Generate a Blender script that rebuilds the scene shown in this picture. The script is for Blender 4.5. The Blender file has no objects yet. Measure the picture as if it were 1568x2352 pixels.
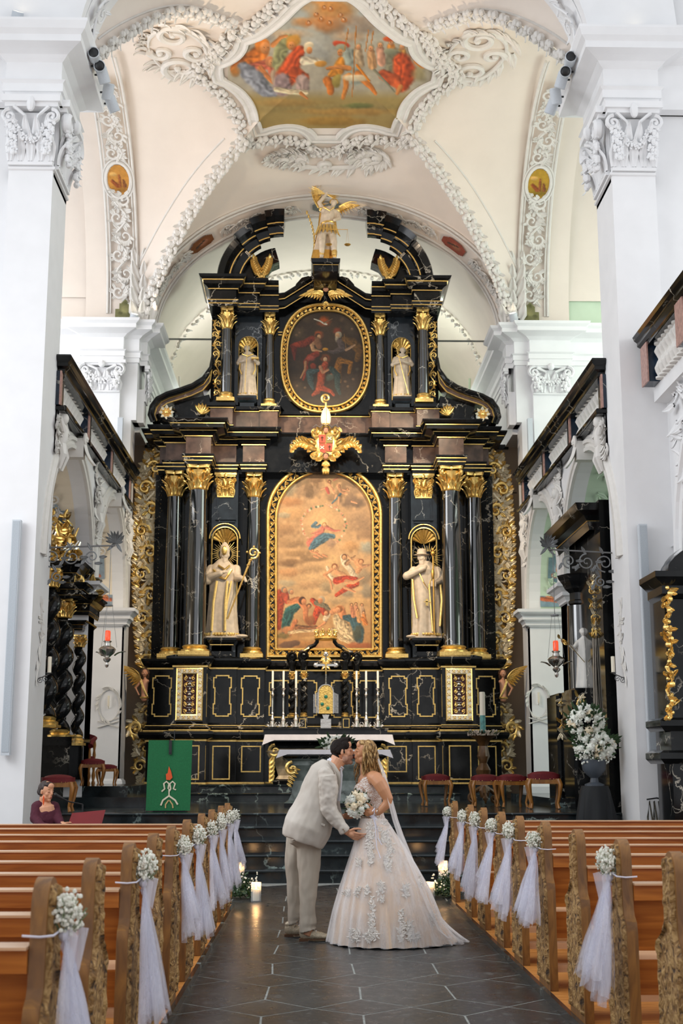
import bpy, math, random
import numpy as np
from math import sin, cos, pi, radians, sqrt, atan2, hypot
from mathutils import Vector, Matrix, noise
random.seed(7)
SC = bpy.context.scene
COL = SC.collection
V = Vector
# ------------------------------------------------------------------ camera
CAMP = (-0.28, 0.0, 1.41)
cd_ = bpy.data.cameras.new('camera'); cam = bpy.data.objects.new('camera', cd_); COL.objects.link(cam)
TH, PS = radians(11.217), radians(1.2487)
cam.location = CAMP
cam.rotation_euler = (pi/2+TH, 0, -PS)
cd_.sensor_fit = 'VERTICAL'; cd_.sensor_height = 36.0; cd_.lens = 36.0*2970/2352
cd_.clip_start = 0.1; cd_.clip_end = 200
cd_.dof.use_dof = True; cd_.dof.focus_distance = 12.0; cd_.dof.aperture_fstop = 4.8
SC.camera = cam
# ------------------------------------------------------------------ light
SC.view_settings.view_transform = 'Standard'; SC.view_settings.look = 'None'
SC.view_settings.gamma = 1.0; SC.view_settings.use_curve_mapping = False
SC.view_settings.exposure = 0.0
SC.cycles.max_bounces = 8; SC.cycles.diffuse_bounces = 4; SC.cycles.glossy_bounces = 3
SC.cycles.transparent_max_bounces = 24; SC.cycles.caustics_reflective = False; SC.cycles.caustics_refractive = False
SC.cycles.sample_clamp_indirect = 5.0
w_ = bpy.data.worlds.new('daylight'); SC.world = w_; w_.use_nodes = True
w_.node_tree.nodes['Background'].inputs[0].default_value = (0.93, 0.96, 1.0, 1)
w_.node_tree.nodes['Background'].inputs[1].default_value = 0.95
def light(name, kind, loc, target, energy, color=(1,1,1), size=1.0, size_y=None, spot=None):
    l = bpy.data.lights.new(name, kind); l.energy = energy; l.color = color
    if kind == 'AREA':
        l.size = size
        if size_y: l.shape = 'RECTANGLE'; l.size_y = size_y
    else: l.shadow_soft_size = size
    if spot: l.spot_size = radians(spot); l.spot_blend = 0.6
    o = bpy.data.objects.new(name, l); COL.objects.link(o); o.location = loc
    o.rotation_euler = (V(target)-V(loc)).to_track_quat('-Z','Y').to_euler()
    return o
# daylight through unseen windows of the gallery bays and nave; apse pair is added
light('daylight_area','AREA',(-8.2,21.6,9.6),(0,22,6.5),300,(.95,.97,1),5,4)
light('daylight_area','AREA',(8.2,21.6,9.6),(0,22,6.5),230,(.86,1,.86),5,4)
light('daylight_area','AREA',(-3.5,31,10.2),(3,30,11.6),210,(1,1,1),2.2,2)  # added pair inside the apse walls to brighten it, no window there
light('daylight_area','AREA',(3.5,31,10.2),(-3,30,11.6),210,(.85,1,.85),2.2,2)
light('daylight_area','AREA',(-8.2,21.5,3.6),(-4,22,3),130,(1,.93,.84),4,3)
light('daylight_area','AREA',(8.2,21.5,3.6),(4,22,3),130,(.9,1,.9),4,3)
light('daylight_area','AREA',(-8,10,7),(0,13,2),460,(.93,.96,1),7,4)
light('daylight_area','AREA',(8,10,7),(0,13,1),280,(1,.98,.95),7,4)
# spotlights on the cornices: onto the vault and onto the altar, plus an added low fill
for x in (-3.3,3.2):
    light('spot_light','SPOT',(x,18.4,11.2),(x*.2,22.6,13.9),260 if x<0 else 170,(1,.78,.55),.12,None,95)
    light('spot_light','SPOT',(x,18.5,10.6),(x*-.3,26,6.2),2500,(1,.80,.56),.12,None,46)
    light('spot_light','SPOT',(x,18.5,10.6),(x*.1,24.5,1.9),2600,(1,.84,.66),.12,None,30)  # added fill to lift the dark lower altar, no fixture of its own
    light('spot_light','SPOT',(x*1.08,25.0,10.5),(0,24.2,13.2),60,(1,.72,.5),.08,None,100)
# ------------------------------------------------------------------ materials
def s2l(c):
    if isinstance(c, str): c = [int(c[i:i+2],16)/255 for i in (0,2,4)]
    return tuple((x/12.92 if x <= .04045 else ((x+.055)/1.055)**2.4) for x in c)
MATS = {}
def nodes(name):
    m = bpy.data.materials.new(name); m.use_nodes = True
    nt = m.node_tree; b = nt.nodes['Principled BSDF']; MATS[name] = m
    return m, nt, b
def setp(b, **k):
    for a, v in k.items(): b.inputs[a.replace('_',' ')].default_value = v
def coords(nt, scale=(1,1,1), kind='Object'):
    tc = nt.nodes.new('ShaderNodeTexCoord'); mp = nt.nodes.new('ShaderNodeMapping')
    nt.links.new(tc.outputs[kind], mp.inputs[0]); mp.inputs['Scale'].default_value = scale
    return mp.outputs[0]
def tex(nt, kind, co, **k):
    n = nt.nodes.new('ShaderNodeTex'+kind)
    if co is not None: nt.links.new(co, n.inputs['Vector'])
    for a, v in k.items():
        if a in n.inputs: n.inputs[a].default_value = v
        else: setattr(n, a, v)
    return n
def ramp(nt, src, stops):
    r = nt.nodes.new('ShaderNodeValToRGB'); nt.links.new(src, r.inputs[0])
    e = r.color_ramp.elements
    while len(e) < len(stops): e.new(.5)
    for i,(p,c) in enumerate(stops):
        e[i].position = p; e[i].color = (*s2l(c),1) if not isinstance(c,(int,float)) else (c,c,c,1)
    return r.outputs[0]
def bump(nt, b, src, strength=.2, dist=.01):
    n = nt.nodes.new('ShaderNodeBump'); n.inputs['Strength'].default_value = strength; n.inputs['Distance'].default_value = dist
    nt.links.new(src, n.inputs['Height']); nt.links.new(n.outputs[0], b.inputs['Normal'])
def plain(name, c, rough=.6, metal=0, nscale=6, var=.12, bmp=.15, dist=.01, **k):
    m, nt, b = nodes(name)
    co = coords(nt); t = tex(nt,'Noise',co,Scale=nscale,Detail=4)
    c = s2l(c) if isinstance(c,str) else c
    r = nt.nodes.new('ShaderNodeValToRGB'); nt.links.new(t.outputs[0], r.inputs[0])
    r.color_ramp.elements[0].position=.3; r.color_ramp.elements[1].position=.7
    r.color_ramp.elements[0].color = (*[x*(1-var) for x in c],1); r.color_ramp.elements[1].color = (*[min(1,x*(1+var*.6)) for x in c],1)
    nt.links.new(r.outputs[0], b.inputs['Base Color'])
    setp(b, Roughness=rough, Metallic=metal, **k)
    if bmp: bump(nt, b, t.outputs[0], bmp, dist)
    return m
def marble(name, base, base2, vein, rough=.12, scale=1.0, amt=.012, dens=.5):
    m, nt, b = nodes(name)
    co = coords(nt, (scale,)*3)
    n1 = tex(nt,'Noise',co,Scale=1.6,Detail=5,Roughness=.6)
    add = nt.nodes.new('ShaderNodeVectorMath'); add.operation='MULTIPLY_ADD'
    nt.links.new(n1.outputs['Color'], add.inputs[0]); add.inputs[1].default_value=(.9,.9,.9); nt.links.new(co, add.inputs[2])
    vo = tex(nt,'Voronoi',add.outputs[0],feature='DISTANCE_TO_EDGE',Scale=1.5)
    n2 = tex(nt,'Noise',co,Scale=1.3,Detail=2)
    v1 = ramp(nt, vo.outputs['Distance'], [(0,1.0),(amt,0.5),(amt*2.2,0.0)])
    gate = ramp(nt, n2.outputs[0], [(dens,0.0),(dens+.12,1.0)])
    mul = nt.nodes.new('ShaderNodeMath'); mul.operation='MULTIPLY'; nt.links.new(v1,mul.inputs[0]); nt.links.new(gate,mul.inputs[1])
    n3 = tex(nt,'Noise',co,Scale=4,Detail=6)
    bs = ramp(nt, n3.outputs[0], [(.35,base),(.7,base2)])
    mx = nt.nodes.new('ShaderNodeMix'); mx.data_type='RGBA'
    nt.links.new(mul.outputs[0], mx.inputs[0]); nt.links.new(bs, mx.inputs[6]); mx.inputs[7].default_value=(*s2l(vein),1)
    nt.links.new(mx.outputs[2], b.inputs['Base Color']); setp(b, Roughness=rough)
    return m
def wood(name, c1, c2, rough=.4, scale=(1,1,1), grain=14):
    m, nt, b = nodes(name)
    co = coords(nt, scale)
    n1 = tex(nt,'Noise',co,Scale=grain,Detail=5,Distortion=1.4)
    nt.links.new(ramp(nt, n1.outputs[0], [(.3,c1),(.65,c2)]), b.inputs['Base Color'])
    setp(b, Roughness=rough); bump(nt, b, n1.outputs[0], .15, .004)
    return m
WHITE = plain('white_plaster','E9E9EA',.75,nscale=3,var=.03,bmp=.1)
STUCCO = plain('white_stucco','DDDAD5',.7,nscale=9,var=.05,bmp=.25)
CEIL = plain('ceiling_plaster','E8DDD2',.8,nscale=2,var=.03,bmp=.05)
PALEG = plain('green_lit_plaster','C9DCC4',.8,nscale=3,var=.04,bmp=.05)  # green cast of the light on the right side, put into the plaster colour
CREAM = plain('cream_plaster','EFE3CE',.8,nscale=3,var=.04,bmp=.05)
BEIGE = plain('beige_stone','BEAA92',.7,nscale=5,var=.06,bmp=.08)
BLACK = marble('black_marble','0D0E0F','1B1C1D','B9B2A4',.10,1.0,.009,.50)
setp(BLACK.node_tree.nodes['Principled BSDF'],Specular_IOR_Level=.28)
BLACK2 = marble('black_marble_floor','14191B','293134','8FA09C',.14,1.0,.014,.47)
WARM_BLACK = marble('warm_lit_black_marble','46342A','74594A','B5A593',.22,1.1,.010,.50)  # black marble with the spotlights' warm reflection put into its colour
TAN = marble('veined_tan_marble','8F7D63','C9B594','3B362E',.25,1.6,.05,.45)
GREY_M = marble('grey_green_marble','58635E','8E9791','30352F',.3,1.5,.04,.5)
GOLD = plain('gilding',(0.95,0.62,0.20),.3,.85,nscale=30,var=.2,bmp=.5,dist=.006)
GOLDM = plain('matte_gilding',(0.72,0.42,0.10),.42,.85,nscale=20,var=.15,bmp=.25,dist=.004)
IVORY = plain('ivory_painted_wood','D8C6AE',.45,nscale=12,var=.15,bmp=.3)
SILV = plain('silver','C9C5BE',.25,1.0,nscale=25,var=.1,bmp=.5)
SHAFT = marble('polished_black_marble','0A0D10','15181A','C9C4B8',.09,1.5,.010,.5)
setp(SHAFT.node_tree.nodes['Principled BSDF'],IOR=1.95,Coat_Weight=.6,Coat_Roughness=.05)
# ------------------------------------------------------------------ mesh builder
class MB:
    def __init__(s): s.v=[]; s.f=[]; s.m=[]; s.T=None
    def add(s, vs, fs, m=0):
        o=len(s.v)
        if s.T is not None: vs=[s.T@V(p) for p in vs]
        s.v.extend([tuple(p) for p in vs])
        for f in fs: s.f.append(tuple(i+o for i in f)); s.m.append(m)
    def box(s,x0,x1,y0,y1,z0,z1,m=0):
        s.add([(x0,y0,z0),(x1,y0,z0),(x1,y1,z0),(x0,y1,z0),(x0,y0,z1),(x1,y0,z1),(x1,y1,z1),(x0,y1,z1)],
              [(0,3,2,1),(4,5,6,7),(0,1,5,4),(1,2,6,5),(2,3,7,6),(3,0,4,7)],m)
    def tube(s,pts,r,n=8,m=0,closed=False,flat=1.0,up=None):
        pts=[V(p) for p in pts]; N=len(pts)
        if not hasattr(r,'__len__'): r=[r]*N
        t0=None; nrm=None; vs=[]
        for i,p in enumerate(pts):
            if closed: t=(pts[(i+1)%N]-pts[i-1])
            else: t=pts[min(i+1,N-1)]-pts[max(i-1,0)]
            if t.length<1e-9: t=V((0,0,1))
            t.normalize()
            if up is not None:
                nrm=V(up)-t*V(up).dot(t)
                if nrm.length<1e-6: nrm=t.orthogonal()
                nrm.normalize()
            elif nrm is None: nrm=t.orthogonal().normalized()
            else:
                nrm=nrm-t*nrm.dot(t)
                nrm=nrm.normalized() if nrm.length>1e-6 else t.orthogonal().normalized()
            b=t.cross(nrm)
            for k in range(n):
                a=2*pi*k/n; vs.append(p+nrm*(cos(a)*r[i]*flat)+b*(sin(a)*r[i]))
        fs=[]
        for i in range(N if closed else N-1):
            j=(i+1)%N
            for k in range(n): fs.append((i*n+k,i*n+(k+1)%n,j*n+(k+1)%n,j*n+k))
        if not closed: fs.append(tuple(range(n-1,-1,-1))); fs.append(tuple((N-1)*n+k for k in range(n)))
        s.add(vs,fs,m)
    def lathe(s,prof,c=(0,0,0),n=16,m=0,a0=0,a1=2*pi,sx=1,sy=1,twist=0,wob=None):
        full=abs(a1-a0-2*pi)<1e-6; K=n if full else n+1; vs=[]; fs=[]
        for (r,z) in prof:
            for k in range(K):
                a=a0+(a1-a0)*k/n
                rr=r*(wob(a,z) if wob else 1)
                vs.append((c[0]+rr*cos(a)*sx,c[1]+rr*sin(a)*sy,c[2]+z))
        for i in range(len(prof)-1):
            for k in range(n): k2=(k+1)%K; fs.append((i*K+k,i*K+k2,(i+1)*K+k2,(i+1)*K+k))
        if full:
            if prof[0][0]>1e-4: fs.append(tuple(range(K-1,-1,-1)))
            if prof[-1][0]>1e-4: fs.append(tuple((len(prof)-1)*K+k for k in range(K)))
        s.add(vs,fs,m)
    def ell(s,c,r,nu=12,nv=8,m=0,R=None):
        if not hasattr(r,'__len__'): r=(r,r,r)
        vs=[]; fs=[]
        for j in range(nv+1):
            ph=pi*j/nv
            for k in range(nu):
                a=2*pi*k/nu; p=V((r[0]*sin(ph)*cos(a),r[1]*sin(ph)*sin(a),-r[2]*cos(ph)))
                if R is not None: p=R@p
                vs.append(p+V(c))
        for j in range(nv):
            for k in range(nu): fs.append((j*nu+k,j*nu+(k+1)%nu,(j+1)*nu+(k+1)%nu,(j+1)*nu+k))
        s.add(vs,fs,m)
    def prism(s,poly,y0,y1,m=0,ax='y',m2=None):
        n=len(poly)
        g={'y':lambda p,q:(p[0],q,p[1]),'x':lambda p,q:(q,p[0],p[1]),'z':lambda p,q:(p[0],p[1],q)}[ax]
        s.add([g(p,y0) for p in poly]+[g(p,y1) for p in poly],
              [tuple(range(n)),tuple(range(2*n-1,n-1,-1))],m)
        s.add([g(p,y0) for p in poly]+[g(p,y1) for p in poly],[(i,i+n,(i+1)%n+n,(i+1)%n) for i in range(n)],m if m2 is None else m2)
    def grid(s,fn,nu,nv,m=0,mf=None):
        vs=[fn(i/nu,j/nv) for j in range(nv+1) for i in range(nu+1)]
        o=len(s.v); W=nu+1
        s.add(vs,[(j*W+i,j*W+i+1,(j+1)*W+i+1,(j+1)*W+i) for j in range(nv) for i in range(nu)],m)
        if mf:
            q=len(s.m)-nu*nv
            for j in range(nv):
                for i in range(nu): s.m[q+j*nu+i]=mf((i+.5)/nu,(j+.5)/nv)
    def mould(s,path,prof,closed=False,up=(0,0,1),side=1):
        """sweep a moulding profile [(out,height,mat)] along a path; out points right of travel (times side)"""
        path=[V(p) for p in path]; N=len(path); up=V(up); rows=[]
        for i,p in enumerate(path):
            a=(path[i]-path[i-1]) if (i>0 or closed) else None
            b=(path[(i+1)%N]-path[i]) if (i<N-1 or closed) else None
            da=a.normalized() if a is not None and a.length>1e-9 else None
            db=b.normalized() if b is not None and b.length>1e-9 else None
            if da is None: da=db
            if db is None: db=da
            na=da.cross(up).normalized()*side; nb=db.cross(up).normalized()*side
            mt=na+nb
            if mt.length<1e-3: mt=na.copy()
            mt.normalize(); k=1/max(.35,mt.dot(na)); upp=up
            rows.append([p+mt*(k*q[0])+upp*q[1] for q in prof])
        P=len(prof)
        for i in range(N if closed else N-1):
            j=(i+1)%N
            for k in range(P-1): s.add([rows[i][k],rows[j][k],rows[j][k+1],rows[i][k+1]],[(0,1,2,3)],prof[k][2] if prof[k][2]==prof[k+1][2] else 0)
        if not closed:
            for e in (0,N-1): s.add(rows[e],[tuple(range(P))],prof[0][2])
    def leaf(s,p,d,n,L,W,curl=.35,m=0,lobes=4,ns=6,thick=.12):
        """one acanthus leaf: from p along d, face normal n, tip curling towards n; closed on the back"""
        p=V(p); d=V(d).normalized(); n=V(n); n=(n-d*n.dot(d)).normalized(); b=d.cross(n)
        vs=[]
        for i in range(ns+1):
            t=i/ns; w=W*.5*(sin(pi*min(1,.12+.88*t))**.6)*(.72+.28*abs(cos(lobes*pi*t)))
            if i==ns: w=W*.04
            c=p+d*(L*(t-.18*curl*t*t))+n*(L*curl*t*t)
            h=W*.16
            vs+= [c-b*w,c-b*w*.5+n*h*.9,c+n*h*.3,c+b*w*.5+n*h*.9,c+b*w,c-n*W*thick]
        fs=[]
        for i in range(ns):
            a=i*6; q=a+6
            for k in range(4): fs.append((a+k,a+k+1,q+k+1,q+k))
            fs.append((a+4,a+5,q+5,q+4)); fs.append((a+5,a,q,q+5))
        s.add(vs,fs,m)
    def curl(s,c,r,a0,turns,u,v,w0,w1,n,m=0,N=18,flat=.6,k=.82):
        """spiral tendril in the plane (u,v): starts at radius r and winds inwards"""
        c=V(c);u=V(u);v=V(v);pts=[];rad=[]
        for i in range(N+1):
            t=i/N; a=a0+turns*2*pi*t; rr=r*(1-k*t)
            pts.append(c+u*(rr*cos(a))+v*(rr*sin(a))); rad.append(w0+(w1-w0)*t)
        s.tube(pts,rad,6,m,flat=flat,up=n); s.ell(pts[-1],w1*1.9,6,4,m)
        return pts
    def build(s,name,mats,parent=None,smooth=35,kind=None):
        me=bpy.data.meshes.new(name); me.from_pydata(s.v,[],s.f)
        if not isinstance(mats,(list,tuple)): mats=[mats]
        for q in mats: me.materials.append(q)
        if len(mats)>1: me.polygons.foreach_set('material_index',s.m)
        if smooth:
            me.shade_smooth(); me.set_sharp_from_angle(angle=radians(smooth))
        me.update()
        o=bpy.data.objects.new(name,me); COL.objects.link(o)
        if parent is not None: o.parent=parent
        if kind: o['kind']=kind
        return o
def recalc(o):
    import bmesh
    b=bmesh.new(); b.from_mesh(o.data); bmesh.ops.recalc_face_normals(b,faces=b.faces); b.to_mesh(o.data); b.free()
    return o
def empty(name,label=None,cat=None,loc=(0,0,0),group=None,rz=0):
    o=bpy.data.objects.new(name,None); COL.objects.link(o); o.location=loc; o.rotation_euler=(0,0,rz); o.empty_display_size=.1
    return tag(o,label,cat,group)
def tag(o,label=None,cat=None,group=None):
    if label: o['label']=label
    if cat: o['category']=cat
    if group: o['group']=group
    return o
def copy_tree(o,parent=None,name=None):
    c=o.copy(); COL.objects.link(c)
    if parent is not None: c.parent=parent
    for ch in o.children: copy_tree(ch,c)
    return c
def struct(mb,name,mats,**k): return mb.build(name,mats,kind='structure',**k)
# bake a union of closed volumes into one continuous skin
def fuse(mb,name,mats,voxel=.01,smooth=4,parent=None,split=None,disp=None):
    me=bpy.data.meshes.new('tmp'); me.from_pydata(mb.v,[],mb.f)
    ob=bpy.data.objects.new('tmp',me); COL.objects.link(ob)
    r=ob.modifiers.new('r','REMESH'); r.mode='VOXEL'; r.voxel_size=voxel; r.adaptivity=0
    if smooth:
        q=ob.modifiers.new('s','SMOOTH'); q.factor=.5; q.iterations=smooth
    dg=bpy.context.evaluated_depsgraph_get(); dg.update()
    nm=bpy.data.meshes.new_from_object(ob.evaluated_get(dg)); bpy.data.objects.remove(ob); bpy.data.meshes.remove(me)
    if disp:
        ns=[v.normal.copy() for v in nm.vertices]
        for v,n_ in zip(nm.vertices,ns): v.co=v.co+n_*disp(v.co)
        nm.update()
    nm.name=name; nm.materials.clear()
    if not isinstance(mats,(list,tuple)): mats=[mats]
    for x in mats: nm.materials.append(x)
    if split:
        for p in nm.polygons: p.material_index=split(p.center,p.normal)
    nm.shade_smooth()
    o=bpy.data.objects.new(name,nm); COL.objects.link(o)
    if parent is not None: o.parent=parent
    return o
# ------------------------------------------------------------------ ornament helpers
def resample(path,step):
    P=[V(p) for p in path]; L=[0]
    for a,b in zip(P,P[1:]): L.append(L[-1]+(b-a).length)
    n=max(2,int(L[-1]/step)); out=[]
    for i in range(n+1):
        s=L[-1]*i/n
        for k in range(len(P)-1):
            if s<=L[k+1]+1e-9: break
        t=(s-L[k])/max(1e-9,L[k+1]-L[k]); out.append(P[k].lerp(P[k+1],t))
    return out
def frames(pts,nf):
    out=[]
    for i,p in enumerate(pts):
        t=(pts[min(i+1,len(pts)-1)]-pts[max(i-1,0)]).normalized()
        n=V(nf(p) if callable(nf) else nf); n=(n-t*n.dot(t)).normalized()
        out.append((p,t,n,t.cross(n)))
    return out
def rinceau(mb,path,nf,width,step=None,m=0,m2=None,thick=.02,dens=1.0,rnd=None,N=14):
    """running acanthus scroll inside a band of given width along path"""
    rnd=rnd or random.Random(3); m2=m if m2 is None else m2
    step=step or width*1.05
    F=frames(resample(path,step/4),nf); w=width
    stem=[]
    for i,(p,t,n,b) in enumerate(F): stem.append(p+b*(w*.26*sin(i*pi/4))+n*thick*.6)
    mb.tube(stem,thick*.75,5,m)
    for i in range(2,len(F),4):
        p,t,n,b=F[i]; s=1 if (i//4)%2==0 else -1
        c=p+b*(-s*w*.16)+n*thick*.7
        mb.curl(c,w*.33,pi*.5*s,1.15*s,t,b,thick*.9,thick*.45,n,m2,N=N)
        for q in range(int(5*dens)):
            a=rnd.uniform(-1,1)*1.1+pi/2*s
            d=t*cos(a)*rnd.uniform(.6,1.3)+b*sin(a)
            mb.leaf(p+b*(s*w*.05)+t*(rnd.uniform(-.4,.4)*step),d,n,w*rnd.uniform(.32,.5),w*.22,.3,m,3,4)
        for q in range(int(4*dens)):
            a=rnd.uniform(0,2*pi); d=t*cos(a)+b*sin(a)
            mb.leaf(c+d*w*.2,(d+t*.5*s),n,w*.27,w*.17,.35,m if q%2 else m2,3,4)
def garland(mb,path,nf,r,step,m=0,rnd=None):
    """thick fruit and leaf garland"""
    rnd=rnd or random.Random(5)
    for i,(p,t,n,b) in enumerate(frames(resample(path,step),nf)):
        for s in (-1,0,1):
            c=p+b*(s*r*.75)+n*r*(.55 if s==0 else .35)+t*rnd.uniform(-.3,.3)*step
            q=r*rnd.uniform(.48,.72)
            if (i+s)%3: mb.ell(c,q,7,5,m)
            else: mb.leaf(c-t*q,t+b*(s*.8)+n*.25,n,r*1.5,r*.95,.4,m,3,4)
def acanthus_ring(mb,c,r,z0,h,k,L,W,m=0,out=.35,off=0,a0=0,a1=2*pi):
    for i in range(k):
        a=a0+(a1-a0)*(i+off)/k; d=V((cos(a),sin(a),0))
        mb.leaf(V(c)+d*r+V((0,0,z0)),V((0,0,1))+d*.12,d,L,W,out,m,4,6)
def capital(mb,c,r,h,m=0,ang=0,flat=None,n=8):
    """composite capital: bell, two leaf rows, four corner volutes, abacus. flat: half depth for pilasters"""
    c=V(c)
    mb.lathe([(r*1.0,0),(r*1.1,h*.03),(r*1.02,h*.06),(r*.98,h*.1),(r*1.0,h*.5),(r*1.25,h*.8)],c,16,m)
    acanthus_ring(mb,c,r*1.0,h*.06,h,n,h*.42,r*.85,m,.45)
    acanthus_ring(mb,c,r*1.02,h*.30,h,n,h*.42,r*.85,m,.5,.5)
    for k in range(4):
        a=ang+pi/4+k*pi/2; d=V((cos(a),sin(a),0)); u=V((0,0,1))
        mb.curl(c+d*r*1.45+u*h*.72,r*.34,pi/2,-1.3,d,u,r*.16,r*.09,d.cross(u),m,N=12,flat=1.6)
        mb.leaf(c+d*r*.9+u*h*.42,u+d*.7,d,h*.38,r*.5,.3,m)
    q=r*1.62; A=[]
    for k in range(4):
        a=ang+pi/4+k*pi/2; a2=ang+pi/2+k*pi/2
        A+= [(c.x+q*1.05*cos(a-.10),c.y+q*1.05*sin(a-.10)),(c.x+q*1.05*cos(a+.10),c.y+q*1.05*sin(a+.10)),(c.x+q*.62*cos(a2),c.y+q*.62*sin(a2))]
    mb.prism(A,c.z+h*.88,c.z+h*.96,m,'z'); mb.prism([(c.x+(x-c.x)*1.05,c.y+(y-c.y)*1.05) for x,y in A],c.z+h*.96,c.z+h,m,'z')
    for k in range(4):
        a=ang+k*pi/2; d=V((cos(a),sin(a),0)); mb.ell(c+d*r*1.15+V((0,0,h*.9)),(r*.2,r*.2,h*.1),8,6,m)
def cap_pil(mb,x0,x1,y,z0,z1,m=0,dx=(1,0,0),dn=(0,-1,0),proj=.12):
    """flat pilaster capital on the face through (x0..x1 along dx) with outward normal dn; origin y is the plane point"""
    o=V(y); dx=V(dx); dn=V(dn); u=V((0,0,1)); w=x1-x0; h=z1-z0; mid=o+dx*((x0+x1)/2)
    P=lambda a,b,c: mid+dx*a+dn*b+u*(z0+c-o.z)
    def bx(a0,a1,b1,c0,c1):
        vs=[P(a,b,c) for c in (c0,c1) for (a,b) in ((a0,0),(a1,0),(a1,b1),(a0,b1))]
        mb.add(vs,[(0,1,2,3),(7,6,5,4),(0,4,5,1),(1,5,6,2),(2,6,7,3),(3,7,4,0)],m)
    bx(-w/2,w/2,proj*.4,0,h*.05); bx(-w*.5,w*.5,proj*.25,h*.05,h*.8); bx(-w*.66,w*.66,proj*1.3,h*.9,h); bx(-w*.6,w*.6,proj*1.0,h*.84,h*.9)
    for i in range(5):
        a=(i-2)/4*w*.92; mb.leaf(P(a,proj*.25,h*.06),u,dn,h*.42,w*.24,.35,m,4,6)
    for i in range(4):
        a=(i-1.5)/4*w; mb.leaf(P(a,proj*.3,h*.3),u,dn,h*.4,w*.24,.4,m,4,6)
    for s in (-1,1):
        mb.curl(P(s*w*.48,proj*1.0,h*.68),w*.17,pi/2,-1.4*s,dx,u,w*.045,w*.03,dn,m,N=16,flat=2.0)
        mb.tube([P(s*w*.05,proj*.5,h*.45),P(s*w*.15,proj*.7,h*.72),P(s*w*.4,proj*1.0,h*.84)],[w*.03,w*.04,w*.045],6,m)
        G=[P(s*w*(.46-.1*i/4),proj*(.9),h*(.6-.12*i)) for i in range(5)]
        garland(mb,G,dn,w*.085,w*.07,m)
    G=[P(w*.36*(i/5-1),proj*.7,h*(.55-.28*sin(pi*i/10))) for i in range(11)]
    garland(mb,[P(w*.4*(i/5-1),proj*.8,h*(.62-.3*sin(pi*i/10))) for i in range(11)],dn,w*.06,w*.07,m)
    mb.ell(P(0,proj*1.2,h*.86),(w*.1,w*.1,h*.12),8,6,m)
# entablature moulding profiles (out,height,material)
def prof(rows,s=1.0,m=0): return [(o*s,h,(r[0] if r else m)) for o,h,*r in rows]
# ------------------------------------------------------------------ floor
SLATE=plain('dark_slate_slab','3E4143',.30,nscale=2.2,var=.45,bmp=.1,dist=.004)
def slate():
    m,nt,b=nodes('slate')
    co=coords(nt); n1=tex(nt,'Noise',co,Scale=1.1,Detail=6); n2=tex(nt,'Noise',co,Scale=9,Detail=6,Roughness=.7)
    geo=nt.nodes.new('ShaderNodeNewGeometry')
    base=ramp(nt,n1.outputs[0],[(.3,'212528'),(.55,'2B3033'),(.75,'3A3F41')])
    sp=ramp(nt,n2.outputs[0],[(.56,0.0),(.66,.40),(.8,.25)])
    wx=nt.nodes.new('ShaderNodeMix'); wx.data_type='RGBA'; nt.links.new(sp,wx.inputs[0]); nt.links.new(base,wx.inputs[6]); wx.inputs[7].default_value=(*s2l('7A7C7A'),1)
    rm=nt.nodes.new('ShaderNodeMath'); rm.operation='MULTIPLY_ADD'; rm.inputs[1].default_value=.16; rm.inputs[2].default_value=.92
    nt.links.new(geo.outputs['Random Per Island'],rm.inputs[0])
    vm=nt.nodes.new('ShaderNodeVectorMath'); vm.operation='SCALE'; nt.links.new(wx.outputs[2],vm.inputs[0]); nt.links.new(rm.outputs[0],vm.inputs['Scale'])
    nt.links.new(vm.outputs[0],b.inputs['Base Color']); nt.links.new(ramp(nt,n2.outputs[0],[(.3,.22),(.7,.42)]),b.inputs['Roughness'])
    bump(nt,b,n2.outputs[0],.12,.004); return m
SLATE=slate(); JOINT=plain('pale_mortar','90938F',.8,nscale=20,var=.3)
mb=MB(); mb.box(-9,9,-4,17,-.1,-.0012,1)
W,SJ,HA=.585,.5,.26; PJ=SJ+2*HA; rnd=random.Random(2); g=.0068
X0=.608; Y0=8.46
def tile(poly):
    cx=sum(p[0] for p in poly)/len(poly); cy=sum(p[1] for p in poly)/len(poly)
    q=[]
    for x,y in poly:
        dx,dy=x-cx,y-cy; L=hypot(dx,dy); k=(L-g*1.3)/L; q.append((cx+dx*k,cy+dy*k))
    mb.add([(x,y,0) for x,y in q],[tuple(range(len(q)))],0)
def jit(i,j,t):
    r=random.Random(i*7919+j*131+t); return (r.uniform(-.012,.012),r.uniform(-.03,.03))
for j in range(-9,8):
    for i in range(-16,15):
        def Jp(i,j,top): dx,dy=jit(i,j,top); return (X0+i*W+dx,Y0+j*PJ+(SJ if top else 0)+dy)
        def Ap(i,j): dx,dy=jit(i,j,5); return (X0+(i+.5)*W+dx,Y0+j*PJ+SJ+HA+dy)
        if abs(X0+i*W)>5.6 and Y0+j*PJ<13: continue
        hexa=[Jp(i,j,0),Ap(i,j-1),Jp(i+1,j,0),Jp(i+1,j,1),Ap(i,j),Jp(i,j,1)]
        rh=[Jp(i,j,1),Ap(i,j),Jp(i,j+1,0),Ap(i-1,j)]
        for P in (hexa,rh):
            if max(p[1] for p in P)<16.95: tile(P)
struct(mb,'floor',[SLATE,JOINT],smooth=0)
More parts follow.
